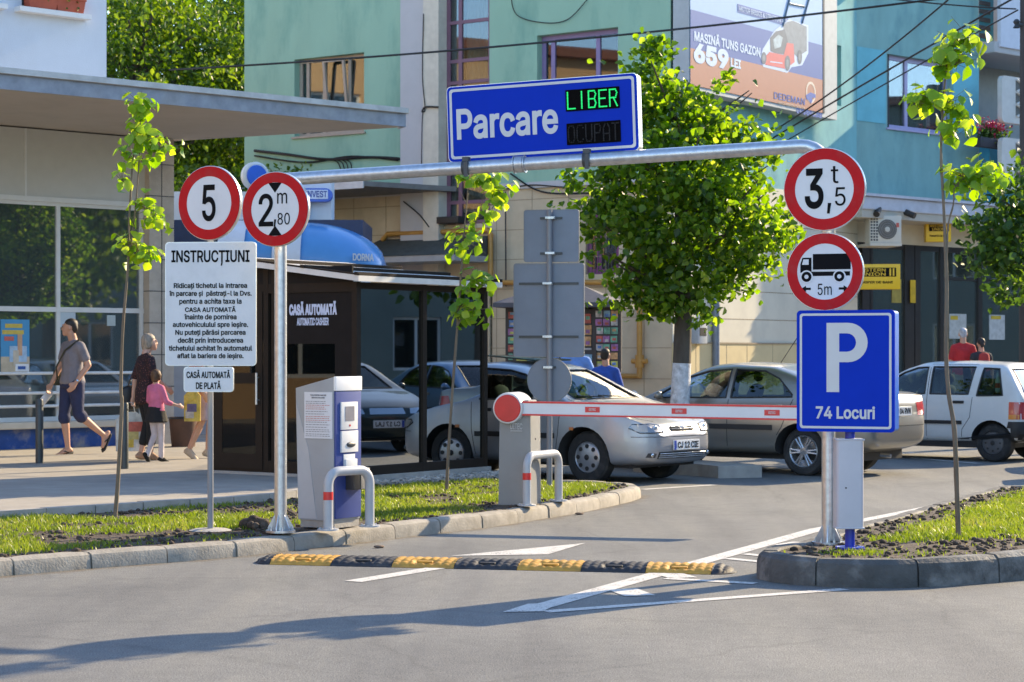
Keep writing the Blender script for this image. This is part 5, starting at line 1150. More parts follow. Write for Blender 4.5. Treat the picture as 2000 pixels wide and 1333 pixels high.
mb.span(.07, Lx - .07, .002, .068, Kz, Kz + .1); mb.span(.07, Lx - .07, .002, .068, zt0 - .09, zt0 - .02); mb.span(.002, .068, .07, Ly - .07, Kz, Kz + .13); mb.span(.002, .068, .07, Ly - .07, 2.18, 2.28)
mb.span(Lx - .068, Lx - .002, .07, Ly - .07, Kz, Kz + .1); mb.span(.07, Lx - .07, Ly - .068, Ly - .002, Kz, 2.5)
mb.build('frame', BRN, kb, smooth=0)
for x0, x1 in ((.07, 1.165), (1.235, Lx - .07)): mb = MB(); mb.span(x0, x1, .03, .036, Kz + .1, zt0 - .09); mb.build('pane', DG, kb, smooth=0)
mb = MB(); mb.span(.03, .036, .07, 1.145, Kz + .13, 2.2); mb.build('pane', DG2, kb, smooth=0)
# dark fascia above the street-side panes and dark vinyl panels framing the lettering
VIN = M('vinyl_black', (.012, .011, .011), .6, var=.15, spec=.15)
mb = MB(); mb.span(.02, .029, .07, 1.16, 1.62, 2.3); mb.span(.02, .029, .07, .32, .33, 1.62); vp = mb.build('vinyl_panel', VIN, kb, smooth=0)
mb = MB(); mb.span(.006, .03, .07, Ly - .07, 2.2, 2.46); mb.build('fascia', VIN, kb, smooth=0)
FK = Matrix.Rotation(-pi / 2, 4, 'Z')            # text facing -x: local text x -> -y
LETB = M('vinyl_lettering', (.60, .65, .80), .5, var=.03)
KW = Fac(KIOSK0.x, KIOSK0.y, 55 + 90)           # the street-side wall, u = local y
def kyz(px, py): return KW.uz(px, py)
for s, x0, x1, y0, y1, bo in (('CASĂ AUTOMATĂ', 563, 656, 589, 616, .05), ('AUTOMATIC CASHIER', 578, 640, 621, 636, .03)):
    a, zA = kyz(x0, y0); b, zB = kyz(x1, y1); lettering(s, 1, (0, 0, 0), LETB, vp, frame=Matrix.Translation((.016, (a + b) / 2, (kyz((x0 + x1) / 2, y0)[1] + kyz((x0 + x1) / 2, y1)[1]) / 2)) @ FK, fit=(abs(a - b), kyz(x0, y0)[1] - kyz(x0, y1)[1]), bold=bo)
# door on the left of the street wall
mb = MB(); [mb.span(-.012, .0, a, b, c, d) for a, b, c, d in ((1.34, 1.44, Kz + .03, 2.2), (1.94, 2.04, Kz + .03, 2.2), (1.44, 1.94, Kz + .03, Kz + .2), (1.44, 1.94, 1.18, 1.3), (1.44, 1.94, 2.1, 2.2))]; dr = mb.build('door', BRN, kb, smooth=0)
for c, d in ((Kz + .2, 1.18), (1.3, 2.1)): mb = MB(); mb.span(-.008, -.003, 1.44, 1.94, c, d); mb.build('pane', DG2, dr, smooth=0)
mb = MB(); mb.tube([(-.05, 1.39, .95), (-.05, 1.39, 1.3)], .014, 8); mb.tube([(-.05, 1.39, 1.0), (.0, 1.39, 1.0)], .01, 6); mb.tube([(-.05, 1.39, 1.25), (.0, 1.39, 1.25)], .01, 6); mb.build('handle', ALUE, dr)
# roof: sheet falling towards the driveway, two ribs, bright edge
mb = MB(); RF = M('roof_metal', (.72, .68, .62), .35, .0, var=.08); o = .14
mb.prism([(-o, -o, zr_(-o)), (Lx + .1, -o, zr_(-o)), (Lx + .1, Ly + .1, zr_(Ly + .1)), (-o, Ly + .1, zr_(Ly + .1))], (0, 0, .06)); rf = mb.build('roof', RF, kb, smooth=0)
mb = MB()
for yy in (-o + .005, .62, 1.35): mb.prism([(-o - .01, yy, zr_(yy) + .061), (Lx + .11, yy, zr_(yy) + .061), (Lx + .11, yy + .05, zr_(yy + .05) + .061), (-o - .01, yy + .05, zr_(yy + .05) + .061)], (0, 0, .035))
mb.prism([(-o + .005, -o, zr_(-o) + .062), (-o + .03, -o, zr_(-o) + .062), (-o + .03, Ly + .1, zr_(Ly + .1) + .062), (-o + .005, Ly + .1, zr_(Ly + .1) + .062)], (0, 0, .02)); mb.build('roof_rib', BRN, rf, smooth=0)
# inside: floor, machine, chair-height counter seen dimly
mb = MB(); mb.span(.08, Lx - .08, .08, Ly - .08, Kz, Kz + .02); mb.build('booth_floor', M('booth_floor', (.18, .17, .15), .6), kb, smooth=0)
mb = MB(); mb.span(1.5, 2.1, 1.3, 1.95, Kz + .02, 1.75, .02); ma = mb.build('pay_station', M('pay_grey', (.10, .11, .12), .5), kb); mb = MB(); mb.span(1.6, 2.0, 1.285, 1.3, 1.2, 1.5); mb.build('screen', DARKIN, ma)
# --- drinks kiosk behind it ------------------------------------
DKY = 34.0
dk = thing('drinks_kiosk', 'blue kiosk with glossy barrel awning and pale roof sign behind the cashier booth', 'kiosk', (0, DKY, SWZ), 0)
K3 = lambda x, y, Y=DKY: P(x, y, Y) - Vector((0, DKY, SWZ))
AWN = M('awning_blue', (.07, .25, .56), .25, var=.1, scale=1.5, coat=.3); AWW = M('awning_white_highlight', (.55, .60, .68), .3, var=.05)
NAVY = M('navy_panel', (.012, .03, .09), .5, var=.15)
a, b = K3(336, 440), K3(735, 440); mb = MB(); mb.span(a.x, b.x - .25, .0, 2.2, 0, K3(0, 432).z); kbod = mb.build('body', M('kiosk_pale', (.42, .46, .50), .6, var=.06), dk, smooth=0)
mb = MB(); mb.span(a.x - .03, b.x - .22, -.03, 2.23, K3(0, 476).z, K3(0, 430).z); mb.build('navy_band', NAVY, kbod, smooth=0)
mb = MB(); mb.span(a.x - .02, b.x - 1.1, -.03, 2.0, K3(0, 430).z, K3(0, 375).z); mb.build('parapet', M('kiosk_white', (.52, .60, .70), .6, var=.06), kbod, smooth=0)
# barrel awning: quarter ellipse swept along x, bulging to the front, rounded right end
mb = MB(); ztop, zbot = K3(0, 435).z, K3(0, 525).z; x0, x1 = K3(440, 0).x, K3(757, 0).x; n = 12; g = []
for i in range(31):
    t = i / 30; x = x0 + (x1 - x0) * t; e = max(0, (t - .48) / .52); sc = math.sqrt(max(0, 1 - e * e)); row = []
    for k in range(n + 1):
        a_ = pi / 2 * k / n; row.append(mb.bm.verts.new((x, -.02 - .95 * sin(a_) * (.15 + .85 * sc), zbot + (ztop - zbot) * cos(a_) * max(sc, .02))))
    g.append(row)
for i in range(30):
    for k in range(n): mb.bm.faces.new((g[i][k], g[i + 1][k], g[i + 1][k + 1], g[i][k + 1]))
aw = mb.build('awning', AWN, dk, smooth=60); sol = aw.modifiers.new('thick', 'SOLIDIFY'); sol.thickness = .02
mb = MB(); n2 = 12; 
for (ta, tb_) in ((.0, .16), (.33, .5)):  # white stripes that paint in the highlight on the glossy awning
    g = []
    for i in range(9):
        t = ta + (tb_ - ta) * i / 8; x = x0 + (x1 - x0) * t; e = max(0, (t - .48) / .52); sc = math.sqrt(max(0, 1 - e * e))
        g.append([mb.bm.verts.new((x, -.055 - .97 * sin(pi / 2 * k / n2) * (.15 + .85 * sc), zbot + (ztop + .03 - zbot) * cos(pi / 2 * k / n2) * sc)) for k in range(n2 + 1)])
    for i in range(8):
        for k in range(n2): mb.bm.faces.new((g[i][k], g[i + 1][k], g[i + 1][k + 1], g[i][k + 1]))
mb.build('white_highlight_stripe', AWW, aw, smooth=60)
a = K3(697, 500); b = K3(735, 514); lettering('DORNA', 1, (0, 0, 0), SIGNLET, aw, frame=Matrix.Translation(((a.x + b.x) / 2, -.735, (a.z + b.z) / 2)) @ Matrix.Rotation(R(37), 4, 'Z'), fit=((b.x - a.x) / cos(R(37)), a.z - b.z), bold=.03)
a, b = K3(590, 352), K3(646, 440); mb = MB(); mb.span(a.x - .5, b.x, .1, .7, b.z, a.z); mb.build('roof_box', M('box_white', (.58, .66, .74), .6, var=.04), dk, smooth=0)
a, b = K3(540, 369), K3(650, 395); mb = MB(); F = Matrix.Identity(4)
hh = (a.z - b.z) / 2; mb.prism([(a.x, -.1, b.z)] + [(b.x - hh + hh * sin(pi * k / 10), -.1, (a.z + b.z) / 2 - hh * cos(pi * k / 10)) for k in range(11)] + [(a.x, -.1, a.z)], (0, .18, 0)); ns = mb.build('name_sign', M('name_blue', (.03, .12, .55), .4), dk, smooth=0)
a2, b2 = K3(545, 371), K3(645, 391); mb = MB(); mb.span(a2.x, b2.x - .03, -.108, -.1, b2.z + .01, a2.z - .01); mb.build('white_field', M('name_white', (.55, .66, .82), .5), ns, smooth=0)
a2, b2 = K3(586, 374), K3(640, 387); lettering('N INVEST', 1, ((a2.x + b2.x) / 2 , -.113, (a2.z + b2.z) / 2), PBL, ns, fit=(b2.x - a2.x, a2.z - b2.z), bold=.02)
c = K3(496, 345); mb = MB(); mb.lathe([(0, -.05), (.2, -.05), (.235, 0), (.235, .1), (.2, .13), (0, .13)], 28, Matrix.Translation((c.x, 0, c.z)) @ Matrix.Rotation(pi / 2, 4, 'X') @ Matrix.Rotation(.5, 4, 'Y')); dh = mb.build('round_lamp', M('lamp_pale', (.52, .56, .58), .4), dk)
mb = MB(); mb.lathe([(0, .15), (.17, .15), (.18, .132)], 28, Matrix.Translation((c.x - .0, 0, c.z)) @ Matrix.Rotation(pi / 2, 4, 'X') @ Matrix.Rotation(.5, 4, 'Y')); mb.build('blue_face', M('lamp_blue', (.02, .11, .55), .3), dh); mb = MB(); mb.tube([(c.x, .05, c.z), (c.x, .1, K3(0, 440).z)], .03, 8); mb.build('stem', GREYP, dh)
# --- newspaper stand -------------------------------------------
NB = Vector(((1095 - 1000) * 32.5 / FPX, 32.5, SWZ)); nk = thing('newspaper_stand', 'dark newsstand with colourful magazine racks under a low grey awning', 'newsstand', NB, R(-12))
N3 = lambda x, y, Y=32.0: P(x, y, Y) - NB
KD = M('stand_dark', (.022, .021, .022), .6, var=.2); mb = MB(); mb.span(-.62, .62, .1, 1.4, 0, 2.25); mb.build('body', KD, nk, smooth=0)
zr1 = N3(0, 600).z; mb = MB(); mb.prism([(-.98, -.55, zr1), (.98, -.55, zr1), (.98, -.55, zr1 + .07), (-.98, -.55, zr1 + .07)], (0, 1.9, 0)); rf = mb.build('roof', M('stand_awning', (.075, .075, .09), .7, var=.15), nk, smooth=0)
mb = MB(); v = [(-.98, -.55, zr1 + .07), (.98, -.55, zr1 + .07), (.98, 1.35, zr1 + .07), (-.98, 1.35, zr1 + .07), (-.3, .3, zr1 + .36), (.3, .3, zr1 + .36)]; b_ = [mb.bm.verts.new(p) for p in v]
for f in ((0, 1, 5, 4), (1, 2, 5), (2, 3, 4, 5), (3, 0, 4), (0, 3, 2, 1)): mb.bm.faces.new([b_[i] for i in f])
mb.build('roof_top', M('stand_awning', (.1, .1, .1)), rf, smooth=0)
MAGS = [M('magazine_%d' % k, c, .5, var=.5, scale=14) for k, c in enumerate(((.40, .08, .06), (.08, .2, .5), (.42, .42, .10), (.45, .42, .40), (.30, .12, .3), (.12, .32, .22), (.5, .28, .12), (.16, .30, .42)))]
def rack(x0, x1, z0, z1, cols, rows_, y=-.02, ang=0):
    mb = MB(); mb.span(x0 - .05, x1 + .05, y, y + .07, z0 - .06, z1 + .05); r = mb.build('magazine_rack', M('rack_frame', (.03, .025, .025), .5), nk, smooth=0)
    w, h = (x1 - x0) / cols, (z1 - z0) / rows_
    for i in range(cols):
        for j in range(rows_):
            mb = MB(); jx = random.uniform(-.01, .01); mb.span(x0 + i * w + .006 + jx, x0 + (i + 1) * w - .008 + jx, y - .02, y - .004, z0 + j * h + .01, z0 + (j + 1) * h * 1. - .02); m_ = mb.build('magazine', random.choice(MAGS), r, smooth=0)
            mb = MB(); k = random.random() * .4; mb.span(x0 + i * w + .03, x0 + (i + .75) * w, y - .023, y - .0195, z0 + (j + .12 + k) * h, z0 + (j + .42 + k) * h); mb.build('cover_picture', random.choice(MAGS), m_, smooth=0)
a, b = N3(1169, 604), N3(1213, 720); rack(a.x, b.x, b.z, a.z, 3, 7, -.08); a, b = N3(992, 606), N3(1003, 705); rack(a.x - .0, b.x + .05, b.z, a.z, 1, 6, -.05)
a, b = N3(1010, 690), N3(1165, 712); rack(a.x, b.x, b.z - .3, a.z, 7, 3, -.16); a, b = N3(1144, 610), N3(1160, 700); rack(a.x, b.x, b.z, a.z, 1, 4, -.02)
# ================================================================ plants
LIME = leafmat('lime_leaf', [(0, (.022, .055, .006)), (.5, (.060, .122, .011)), (.85, (.11, .185, .018)), (1, (.17, .22, .035))], .52, 3.6)
BARK = M('bark', (.085, .068, .052), .9, var=.35, scale=7, bump=.8, bscale=26, stretch=(1, 1, .25))
def whitewash():
    m = M('whitewash', (.55, .55, .57), .9, var=.25, scale=16, bump=.6, bscale=26, dirt=(.16, .14, .13), dirtamt=.8, dscale=9); return m
TB0 = Vector((2.13, 26.05, .14))
lt = thing('street_tree', 'round leafy lime tree with whitewashed lower trunk between the parked cars', 'tree', TB0)
mb = MB(); tp = [(0, 0, -.05), (.0, 0, .6), (.03, 0, 1.25)]; mb.tube(tp, [.15, .125, .118], 14); ww = mb.build('whitewash', whitewash(), lt, smooth=60)
mb = MB(); mb.tube([(.03, 0, 1.2501), (.05, 0, 1.9), (.05, .02, 2.6), (.0, .0, 3.4), (-.05, 0, 4.2), (-.12, 0, 4.9)], [.117, .11, .095, .07, .045, .02], 12)
for k in range(26):
    z = random.uniform(1.9, 4.3); a = k * 2.4; r = 1.3 * (1 - ((z - 2.6) / 2.6) ** 2 * .55) * random.uniform(.7, 1); p0 = Vector((.03, 0, z)); p1 = p0 + Vector((r * cos(a), r * sin(a), r * random.uniform(.35, .8)))
    mb.tube([p0, p0.lerp(p1, .5) + Vector((0, 0, -.06)), p1], [.035, .022, .007], 6)
mb.build('trunk', BARK, lt, smooth=60)
def crown_pts(prof, n_cl, per, cl_r, seed, zc, keep=None):
    """prof(z)->(cx,cy,r); clusters near the outer shell, leaves gathered round them"""
    r = np.random.default_rng(seed); out = []
    z0, z1 = zc; k = 0
    while k < n_cl:
        z = r.uniform(z0, z1); cx, cy, rr = prof(z)
        if r.random() > (rr / 1.5) ** 1.0: continue
        a = r.uniform(0, 2 * pi); q = rr * r.uniform(.2, 1) ** .42 * (1 + .17 * r.normal()); c = np.array([cx + q * cos(a), cy + q * sin(a), z])
        m = int(per * r.uniform(.5, 1.5)); out.append(c + r.normal(size=(m, 3)) * cl_r * np.array([1, 1, .7]) * r.uniform(.7, 1.3)); k += 1
    return np.concatenate(out)
PXM = 4000 / 26.05
def lprof(z):
    zz = z + TB0.z; py = 690 - (zz - HC) * PXM
    xs = np.interp(py, [70, 110, 160, 220, 290, 350, 420, 480, 540, 585, 625], [1268, 1245, 1225, 1185, 1175, 1150, 1160, 1185, 1210, 1250, 1300]); xe = np.interp(py, [70, 110, 160, 220, 290, 350, 420, 480, 540, 585, 625], [1274, 1296, 1325, 1385, 1480, 1515, 1522, 1515, 1475, 1405, 1335])
    return (((xs + xe) / 2 - 1000) / PXM - TB0.x, 0, (xe - xs) / 2 / PXM)
zz = lambda py: HC + (690 - py) / PXM - TB0.z
pts = crown_pts(lprof, 215, 42, .13, 11, (zz(612), zz(85)))
pts2 = crown_pts(lambda z: (*lprof(z)[:2], lprof(z)[2] * .75), 65, 40, .2, 12, (zz(560), zz(150)))
tw = []
for (px, py, dx) in ((1290, 95, .1), (1275, 80, .05), (1440, 240, .2), (1490, 255, .2), (1480, 300, .15), (1510, 290, .15), (1422, 150, .05), (1410, 165, .06), (1110, 355, .1), (1125, 360, .1), (1155, 455, .1), (1150, 500, .12), (1220, 600, .12), (1300, 605, .1), (1370, 630, .1), (1375, 610, .08), (1540, 460, .12), (1450, 560, .12), (1500, 520, .15), (1190, 590, .1)):
    c = np.array([(px - 1000) / PXM - TB0.x, random.uniform(-.5, .3), zz(py)]); tw.append(c + rng.normal(size=(26, 3)) * np.array([dx, .12, dx * .7]))
leaf_cloud('crown', np.concatenate([pts, pts2] + tw), .099, LIME, lt, droop=.5, seed=5, nbias=(0, 0, .7))
# tree on the right edge behind the pole
T2 = Vector(((2010 - 1000) * 31 / FPX, 31.0, SWZ)); t2 = thing('street_tree', 'dark drooping leafy tree cut off by the photo edge above the white hatchback', 'tree', T2)
mb = MB(); mb.tube([(.25, 0, 0), (.25, 0, 2), (.3, 0, 4.2)], [.12, .1, .05], 10)
for k in range(9): a = k * .7; mb.tube([(.27, 0, 2.6 + k * .12), (.27 + .8 * cos(a), .8 * sin(a), 2.9 + k * .15)], [.03, .01], 6)
mb.build('trunk', BARK, t2)
q = 4000 / 31.0; pr = []
for (px, py, sx, sy, n) in ((1985, 400, 30, 22, 420), (1960, 445, 35, 25, 520), (1930, 470, 22, 14, 170), (1900, 435, 18, 8, 60), (1880, 440, 8, 8, 24), (1975, 500, 30, 25, 480), (1945, 510, 20, 16, 180), (1905, 515, 14, 12, 50), (1980, 560, 22, 18, 150), (1955, 570, 14, 12, 60), (1990, 340, 20, 20, 150), (2040, 450, 45, 60, 700), (1890, 500, 8, 10, 24), (1985, 590, 14, 8, 36)):
    n = int(n * .5)
    pr.append(np.stack([(px - 1000 + rng.normal(size=n) * sx) / q - T2.x, rng.normal(size=n) * .35, HC - (py - 690 + rng.normal(size=n) * sy) / q - T2.z], 1))
leaf_cloud('crown', np.concatenate(pr), .125, leafmat('tree_leaf_dark', [(0, (.02, .05, .01)), (.6, (.045, .10, .014)), (1, (.10, .18, .02))], .5), t2, droop=.7, seed=8)
# wood on the slope behind the shop: separate crowns
BACKL = leafmat('wood_leaf', [(0, (.03, .065, .006)), (.5, (.07, .135, .012)), (1, (.17, .25, .03))], .5)
def big_tree(c, rx, rz, n, size, seed, lab, nm='tree'):
    t = thing(nm, lab, 'tree', c, 0, 'trees behind the white house'); r = np.random.default_rng(seed); out = []
    for k in range(n):
        d = r.normal(size=3); d /= np.linalg.norm(d); q_ = r.uniform(.25, 1) ** .5; p = d * q_ * np.array([rx, rx, rz]); m = r.integers(45, 95)
        off = r.normal(size=(m, 3)) * np.array([.42, .42, .22]); off[:, 2] -= .25 * np.abs(off[:, 0]); out.append(p + off)
    mb = MB(); mb.tube([(0, 0, -rz - 5), (.2, 0, -rz), (0, 0, 0), (.3, 0, rz * .6)], [.35, .28, .18, .05], 10)
    for k in range(14): a = k * 2.4; z = random.uniform(-.6, .3) * rz; mb.tube([(0, 0, z), (rx * .6 * cos(a), rx * .6 * sin(a), z + rz * .3)], [.1, .03], 6)
    mb.build('trunk', BARK, t); leaf_cloud('crown', np.concatenate(out), size, BACKL, t, droop=.8, aspect=.62, seed=seed, fold=.1); return t
big_tree(Vector((-10.3, 56, 8.2)), 3.0, 4.0, 300, .165, 21, 'bright green tree directly beside the white house wall'); big_tree(Vector((-7.0, 60, 8.5)), 3.2, 4.4, 330, .17, 22, 'dense green tree standing against the green block')
big_tree(Vector((-9.0, 68, 11.5)), 5.4, 5.5, 420, .22, 23, 'tall green tree rising behind the two nearer crowns'); big_tree(Vector((-11.0, 60, 4.0)), 5.0, 3.2, 330, .19, 24, 'low shaded tree filling the gap above the canopy')
iv = thing('hedge', 'wild leafy hedge between the canopy and the blue kiosk', 'hedge', (-6.0, 41.5, 2.6)); pr = np.stack([rng.uniform(-1.6, 1.75, 5200), rng.normal(size=5200) * .35, rng.uniform(-1.6, 2.5, 5200) + .25 * np.sin(rng.uniform(0, 6, 5200))], 1)
leaf_cloud('foliage', pr, .12, BACKL, iv, seed=31); mb = MB(); [mb.tube([(x, 0, -2.4), (x + .1, .1, -.4), (x, 0, 1.2)], [.04, .03, .01], 6) for x in (-1.2, -.3, .5, 1.3)]; mb.build('stem', BARK, iv)
# weeds on the wall foot of the green block
wd = thing('wall_weeds', 'straggly weeds hanging on cables along the green wall', 'weeds', GF.at(GF.u(560), -.15, 5.1), GF.a); pr = np.stack([rng.uniform(-.9, .8, 300), rng.normal(size=300) * .08, rng.normal(size=300) * .2], 1); leaf_cloud('foliage', pr, .07, BACKL, wd, seed=33)
# saplings
SAPL = leafmat('sapling_leaf', [(0, (.10, .22, .015)), (.5, (.20, .35, .025)), (1, (.34, .44, .05))], .52); SBARK = M('sapling_bark', (.16, .125, .085), .8, var=.3, scale=9, bump=.4, bscale=40, stretch=(1, 1, .3))
def sapling(label, base, Y, stems, clusters, lsz, seed):
    t = thing('sapling', label, 'sapling', base, 0, 'young catalpa saplings on the lawns'); L = lambda px, py, dy=0: P(px, py, Y + dy) - base; r = np.random.default_rng(seed)
    mb = MB()
    for st, r0, r1 in stems:
        p = [L(*s) for s in st]; n = len(p); out = []
        for i in range(n - 1):
            for k in range(4):
                tt = k / 4; p0, p1, p2, p3 = p[max(i - 1, 0)], p[i], p[i + 1], p[min(i + 2, n - 1)]; out.append(.5 * (2 * p1 + (p2 - p0) * tt + (2 * p0 - 5 * p1 + 4 * p2 - p3) * tt ** 2 + (3 * p1 - p0 - 3 * p2 + p3) * tt ** 3))
        out.append(p[-1]); m = len(out); mb.tube(out, [r0 + (r1 - r0) * i / (m - 1) + random.uniform(-.0012, .0012) for i in range(m)], 9)
    pts = []; szs = []
    for (px, py, sx, sy, n) in clusters:
        c = L(px, py)
        for _ in range(int(n * 1.8)):
            d = Vector((r.normal() * sx * Y / FPX * .78, r.normal() * sx * Y / FPX * .7, r.normal() * sy * Y / FPX * .95)); q_ = c + d; pts.append(q_); szs.append(lsz * .74)
            mb.tube([c + d * .1, c + d * .55 + Vector((0, 0, .02)), q_ + Vector((0, 0, lsz * .3))], [.003, .0022, .0015], 4)
    mb.build('trunk', SBARK, t, smooth=60)
    leaf_cloud('foliage', [tuple(q_) for q_ in pts], np.array(szs), SAPL, t, droop=.9, aspect=.95, seed=seed, nbias=(0, -.3, 1.1), fold=.12); return t
b = G(225, 1009, .12)
sapling('slim two-stemmed catalpa sapling on the lawn before the shop window', b, b.y, [([(225, 1009), (231, 930), (238, 790), (236, 760), (240, 640), (250, 520), (252, 440), (258, 330), (262, 300)], .019, .006), ([(252, 500), (262, 430), (270, 340), (274, 250), (268, 215)], .009, .004), ([(270, 290), (290, 300), (310, 295)], .004, .002), ([(256, 350), (245, 345)], .004, .002)],
        [(272, 200, 22, 10, 14), (282, 215, 16, 10, 8), (275, 252, 20, 14, 12), (285, 275, 26, 16, 12), (260, 270, 16, 14, 8), (318, 290, 22, 12, 12), (282, 315, 20, 10, 8), (240, 355, 12, 12, 7), (250, 310, 12, 12, 5), (285, 410, 20, 14, 14), (300, 425, 22, 14, 12), (265, 490, 26, 16, 16), (285, 500, 26, 12, 10), (255, 475, 16, 10, 6)], .125, 41)
b = G(872, 960, .12)
sapling('slender catalpa sapling on the lawn between booth glass and barrier', b, b.y, [([(872, 960), (876, 880), (884, 760), (893, 640), (900, 540), (905, 480), (908, 440), (914, 370), (915, 345)], .017, .005), ([(903, 500), (922, 450), (935, 420), (945, 380)], .007, .003), ([(893, 640), (905, 615), (930, 600)], .005, .002), ([(911, 398), (898, 375), (884, 364)], .004, .002)],
        [(905, 352, 14, 8, 7), (955, 355, 26, 10, 14), (975, 372, 20, 14, 12), (965, 400, 18, 18, 12), (945, 345, 18, 8, 8), (928, 430, 20, 14, 9), (910, 470, 22, 18, 14), (900, 490, 14, 12, 6), (935, 545, 22, 8, 10), (945, 558, 20, 10, 6), (915, 570, 14, 12, 6), (905, 600, 18, 14, 10), (925, 605, 22, 14, 12), (900, 625, 12, 10, 5)], .145, 42)
b = G(1872, 1050, .17)
sapling('tall thin catalpa sapling on the right lawn in front of the white hatchback', b, b.y, [([(1872, 1050), (1869, 960), (1864, 840), (1853, 770), (1848, 690), (1849, 560), (1846, 470), (1842, 380), (1838, 300), (1842, 200), (1850, 120), (1853, 90)], .02, .006), ([(1849, 500), (1852, 440), (1862, 400), (1863, 370)], .008, .005), ([(1863, 370), (1880, 350), (1915, 345)], .005, .003), ([(1842, 230), (1830, 190), (1833, 165)], .005, .003), ([(1843, 205), (1858, 215), (1880, 235)], .004, .002)],
        [(1870, 80, 24, 10, 12), (1895, 75, 18, 14, 8), (1855, 105, 24, 12, 14), (1870, 125, 26, 14, 12), (1840, 140, 18, 12, 8), (1815, 190, 26, 8, 14), (1790, 200, 18, 16, 10), (1850, 200, 22, 10, 10), (1870, 218, 26, 12, 12), (1885, 240, 16, 12, 8), (1850, 250, 20, 14, 9), (1860, 272, 14, 12, 5), (1880, 345, 22, 10, 12), (1915, 345, 22, 8, 12), (1945, 355, 18, 10, 8), (1895, 370, 22, 10, 8), (1870, 365, 12, 14, 6), (1935, 325, 16, 10, 7)], .13, 43)
# kerbed bed round the street tree
cb_ = [(1.55, 26.2), (2.3, 25.3), (2.5, 24.82), (3.05, 25.0), (2.95, 25.35), (2.2, 26.6)]
mb = MB(); mb.prism([(x, y, 0) for x, y in cb_], (0, 0, .15)); struct(mb.build('tree_kerb', CONCW, smooth=0))
# utility pole and wires
up = thing('utility_pole', 'weathered dark utility pole at the photo edge carrying the overhead wires', 'pole', (8.42, 33.5, SWZ)); mb = MB(); mb.tube([(0, 0, 0), (0, 0, 9.5)], [.13, .1], 14); mb.build('shaft', M('pole_wood', (.055, .05, .048), .85, var=.3, scale=5, stretch=(1, 1, .1)), up)
mb = MB(); mb.tube([(.12, -.12, 0), (.12, -.12, 4.4)], .06, 10); mb.build('conduit', M('conduit_grey', (.22, .26, .31), .5, .3, var=.1), up)
zi = P(0, 50, 33.5).z - SWZ; mb = MB(); mb.tube([(-.2, -.05, zi), (.15, -.05, zi)], .03, 8); mb.lathe([(.06, 0), (.03, .05), (.06, .1), (.03, .14), (0, .15)], 10, Matrix.Translation((-.18, -.05, zi - .05))); mb.build('insulator', DKGREY, up)
def wire(a, b, sag, r, lab, mids=()):
    pts = []; n = 24
    for k in range(n + 1): t = k / n; p = a.lerp(b, t); p.z -= sag * 4 * t * (1 - t); pts.append(p)
    mb = MB(); mb.tube(pts, r, 6); o = mb.build('wire', M('cable_black', (.012, .013, .014)), None, smooth=60); return tag(o, lab, 'wire', 'overhead wires')
wire(P(330, 137, 34), P(1880, -8, 31), .12, .017, 'long overhead wire crossing above the blue electronic sign')
WA = lambda px, py: TA.at(TA.uz(px, py)[0], -.02, TA.uz(px, py)[1])
wire(WA(1500, 262), P(1852, 0, 33), .1, .016, 'overhead wire rising steeply past the billboard edge and window'); wire(WA(1505, 272), P(1985, -6, 33), -.02, .018, 'overhead wire running to the pole top below the steep one'); wire(WA(1530, 278), P(1988, 20, 33.2), -.02, .013, 'thin overhead wire running to the insulator, lowest of the bunch'); wire(P(1740, -2, 34), P(1985, 18, 33.3), .02, .012, 'thin pale overhead wire near the top right corner')
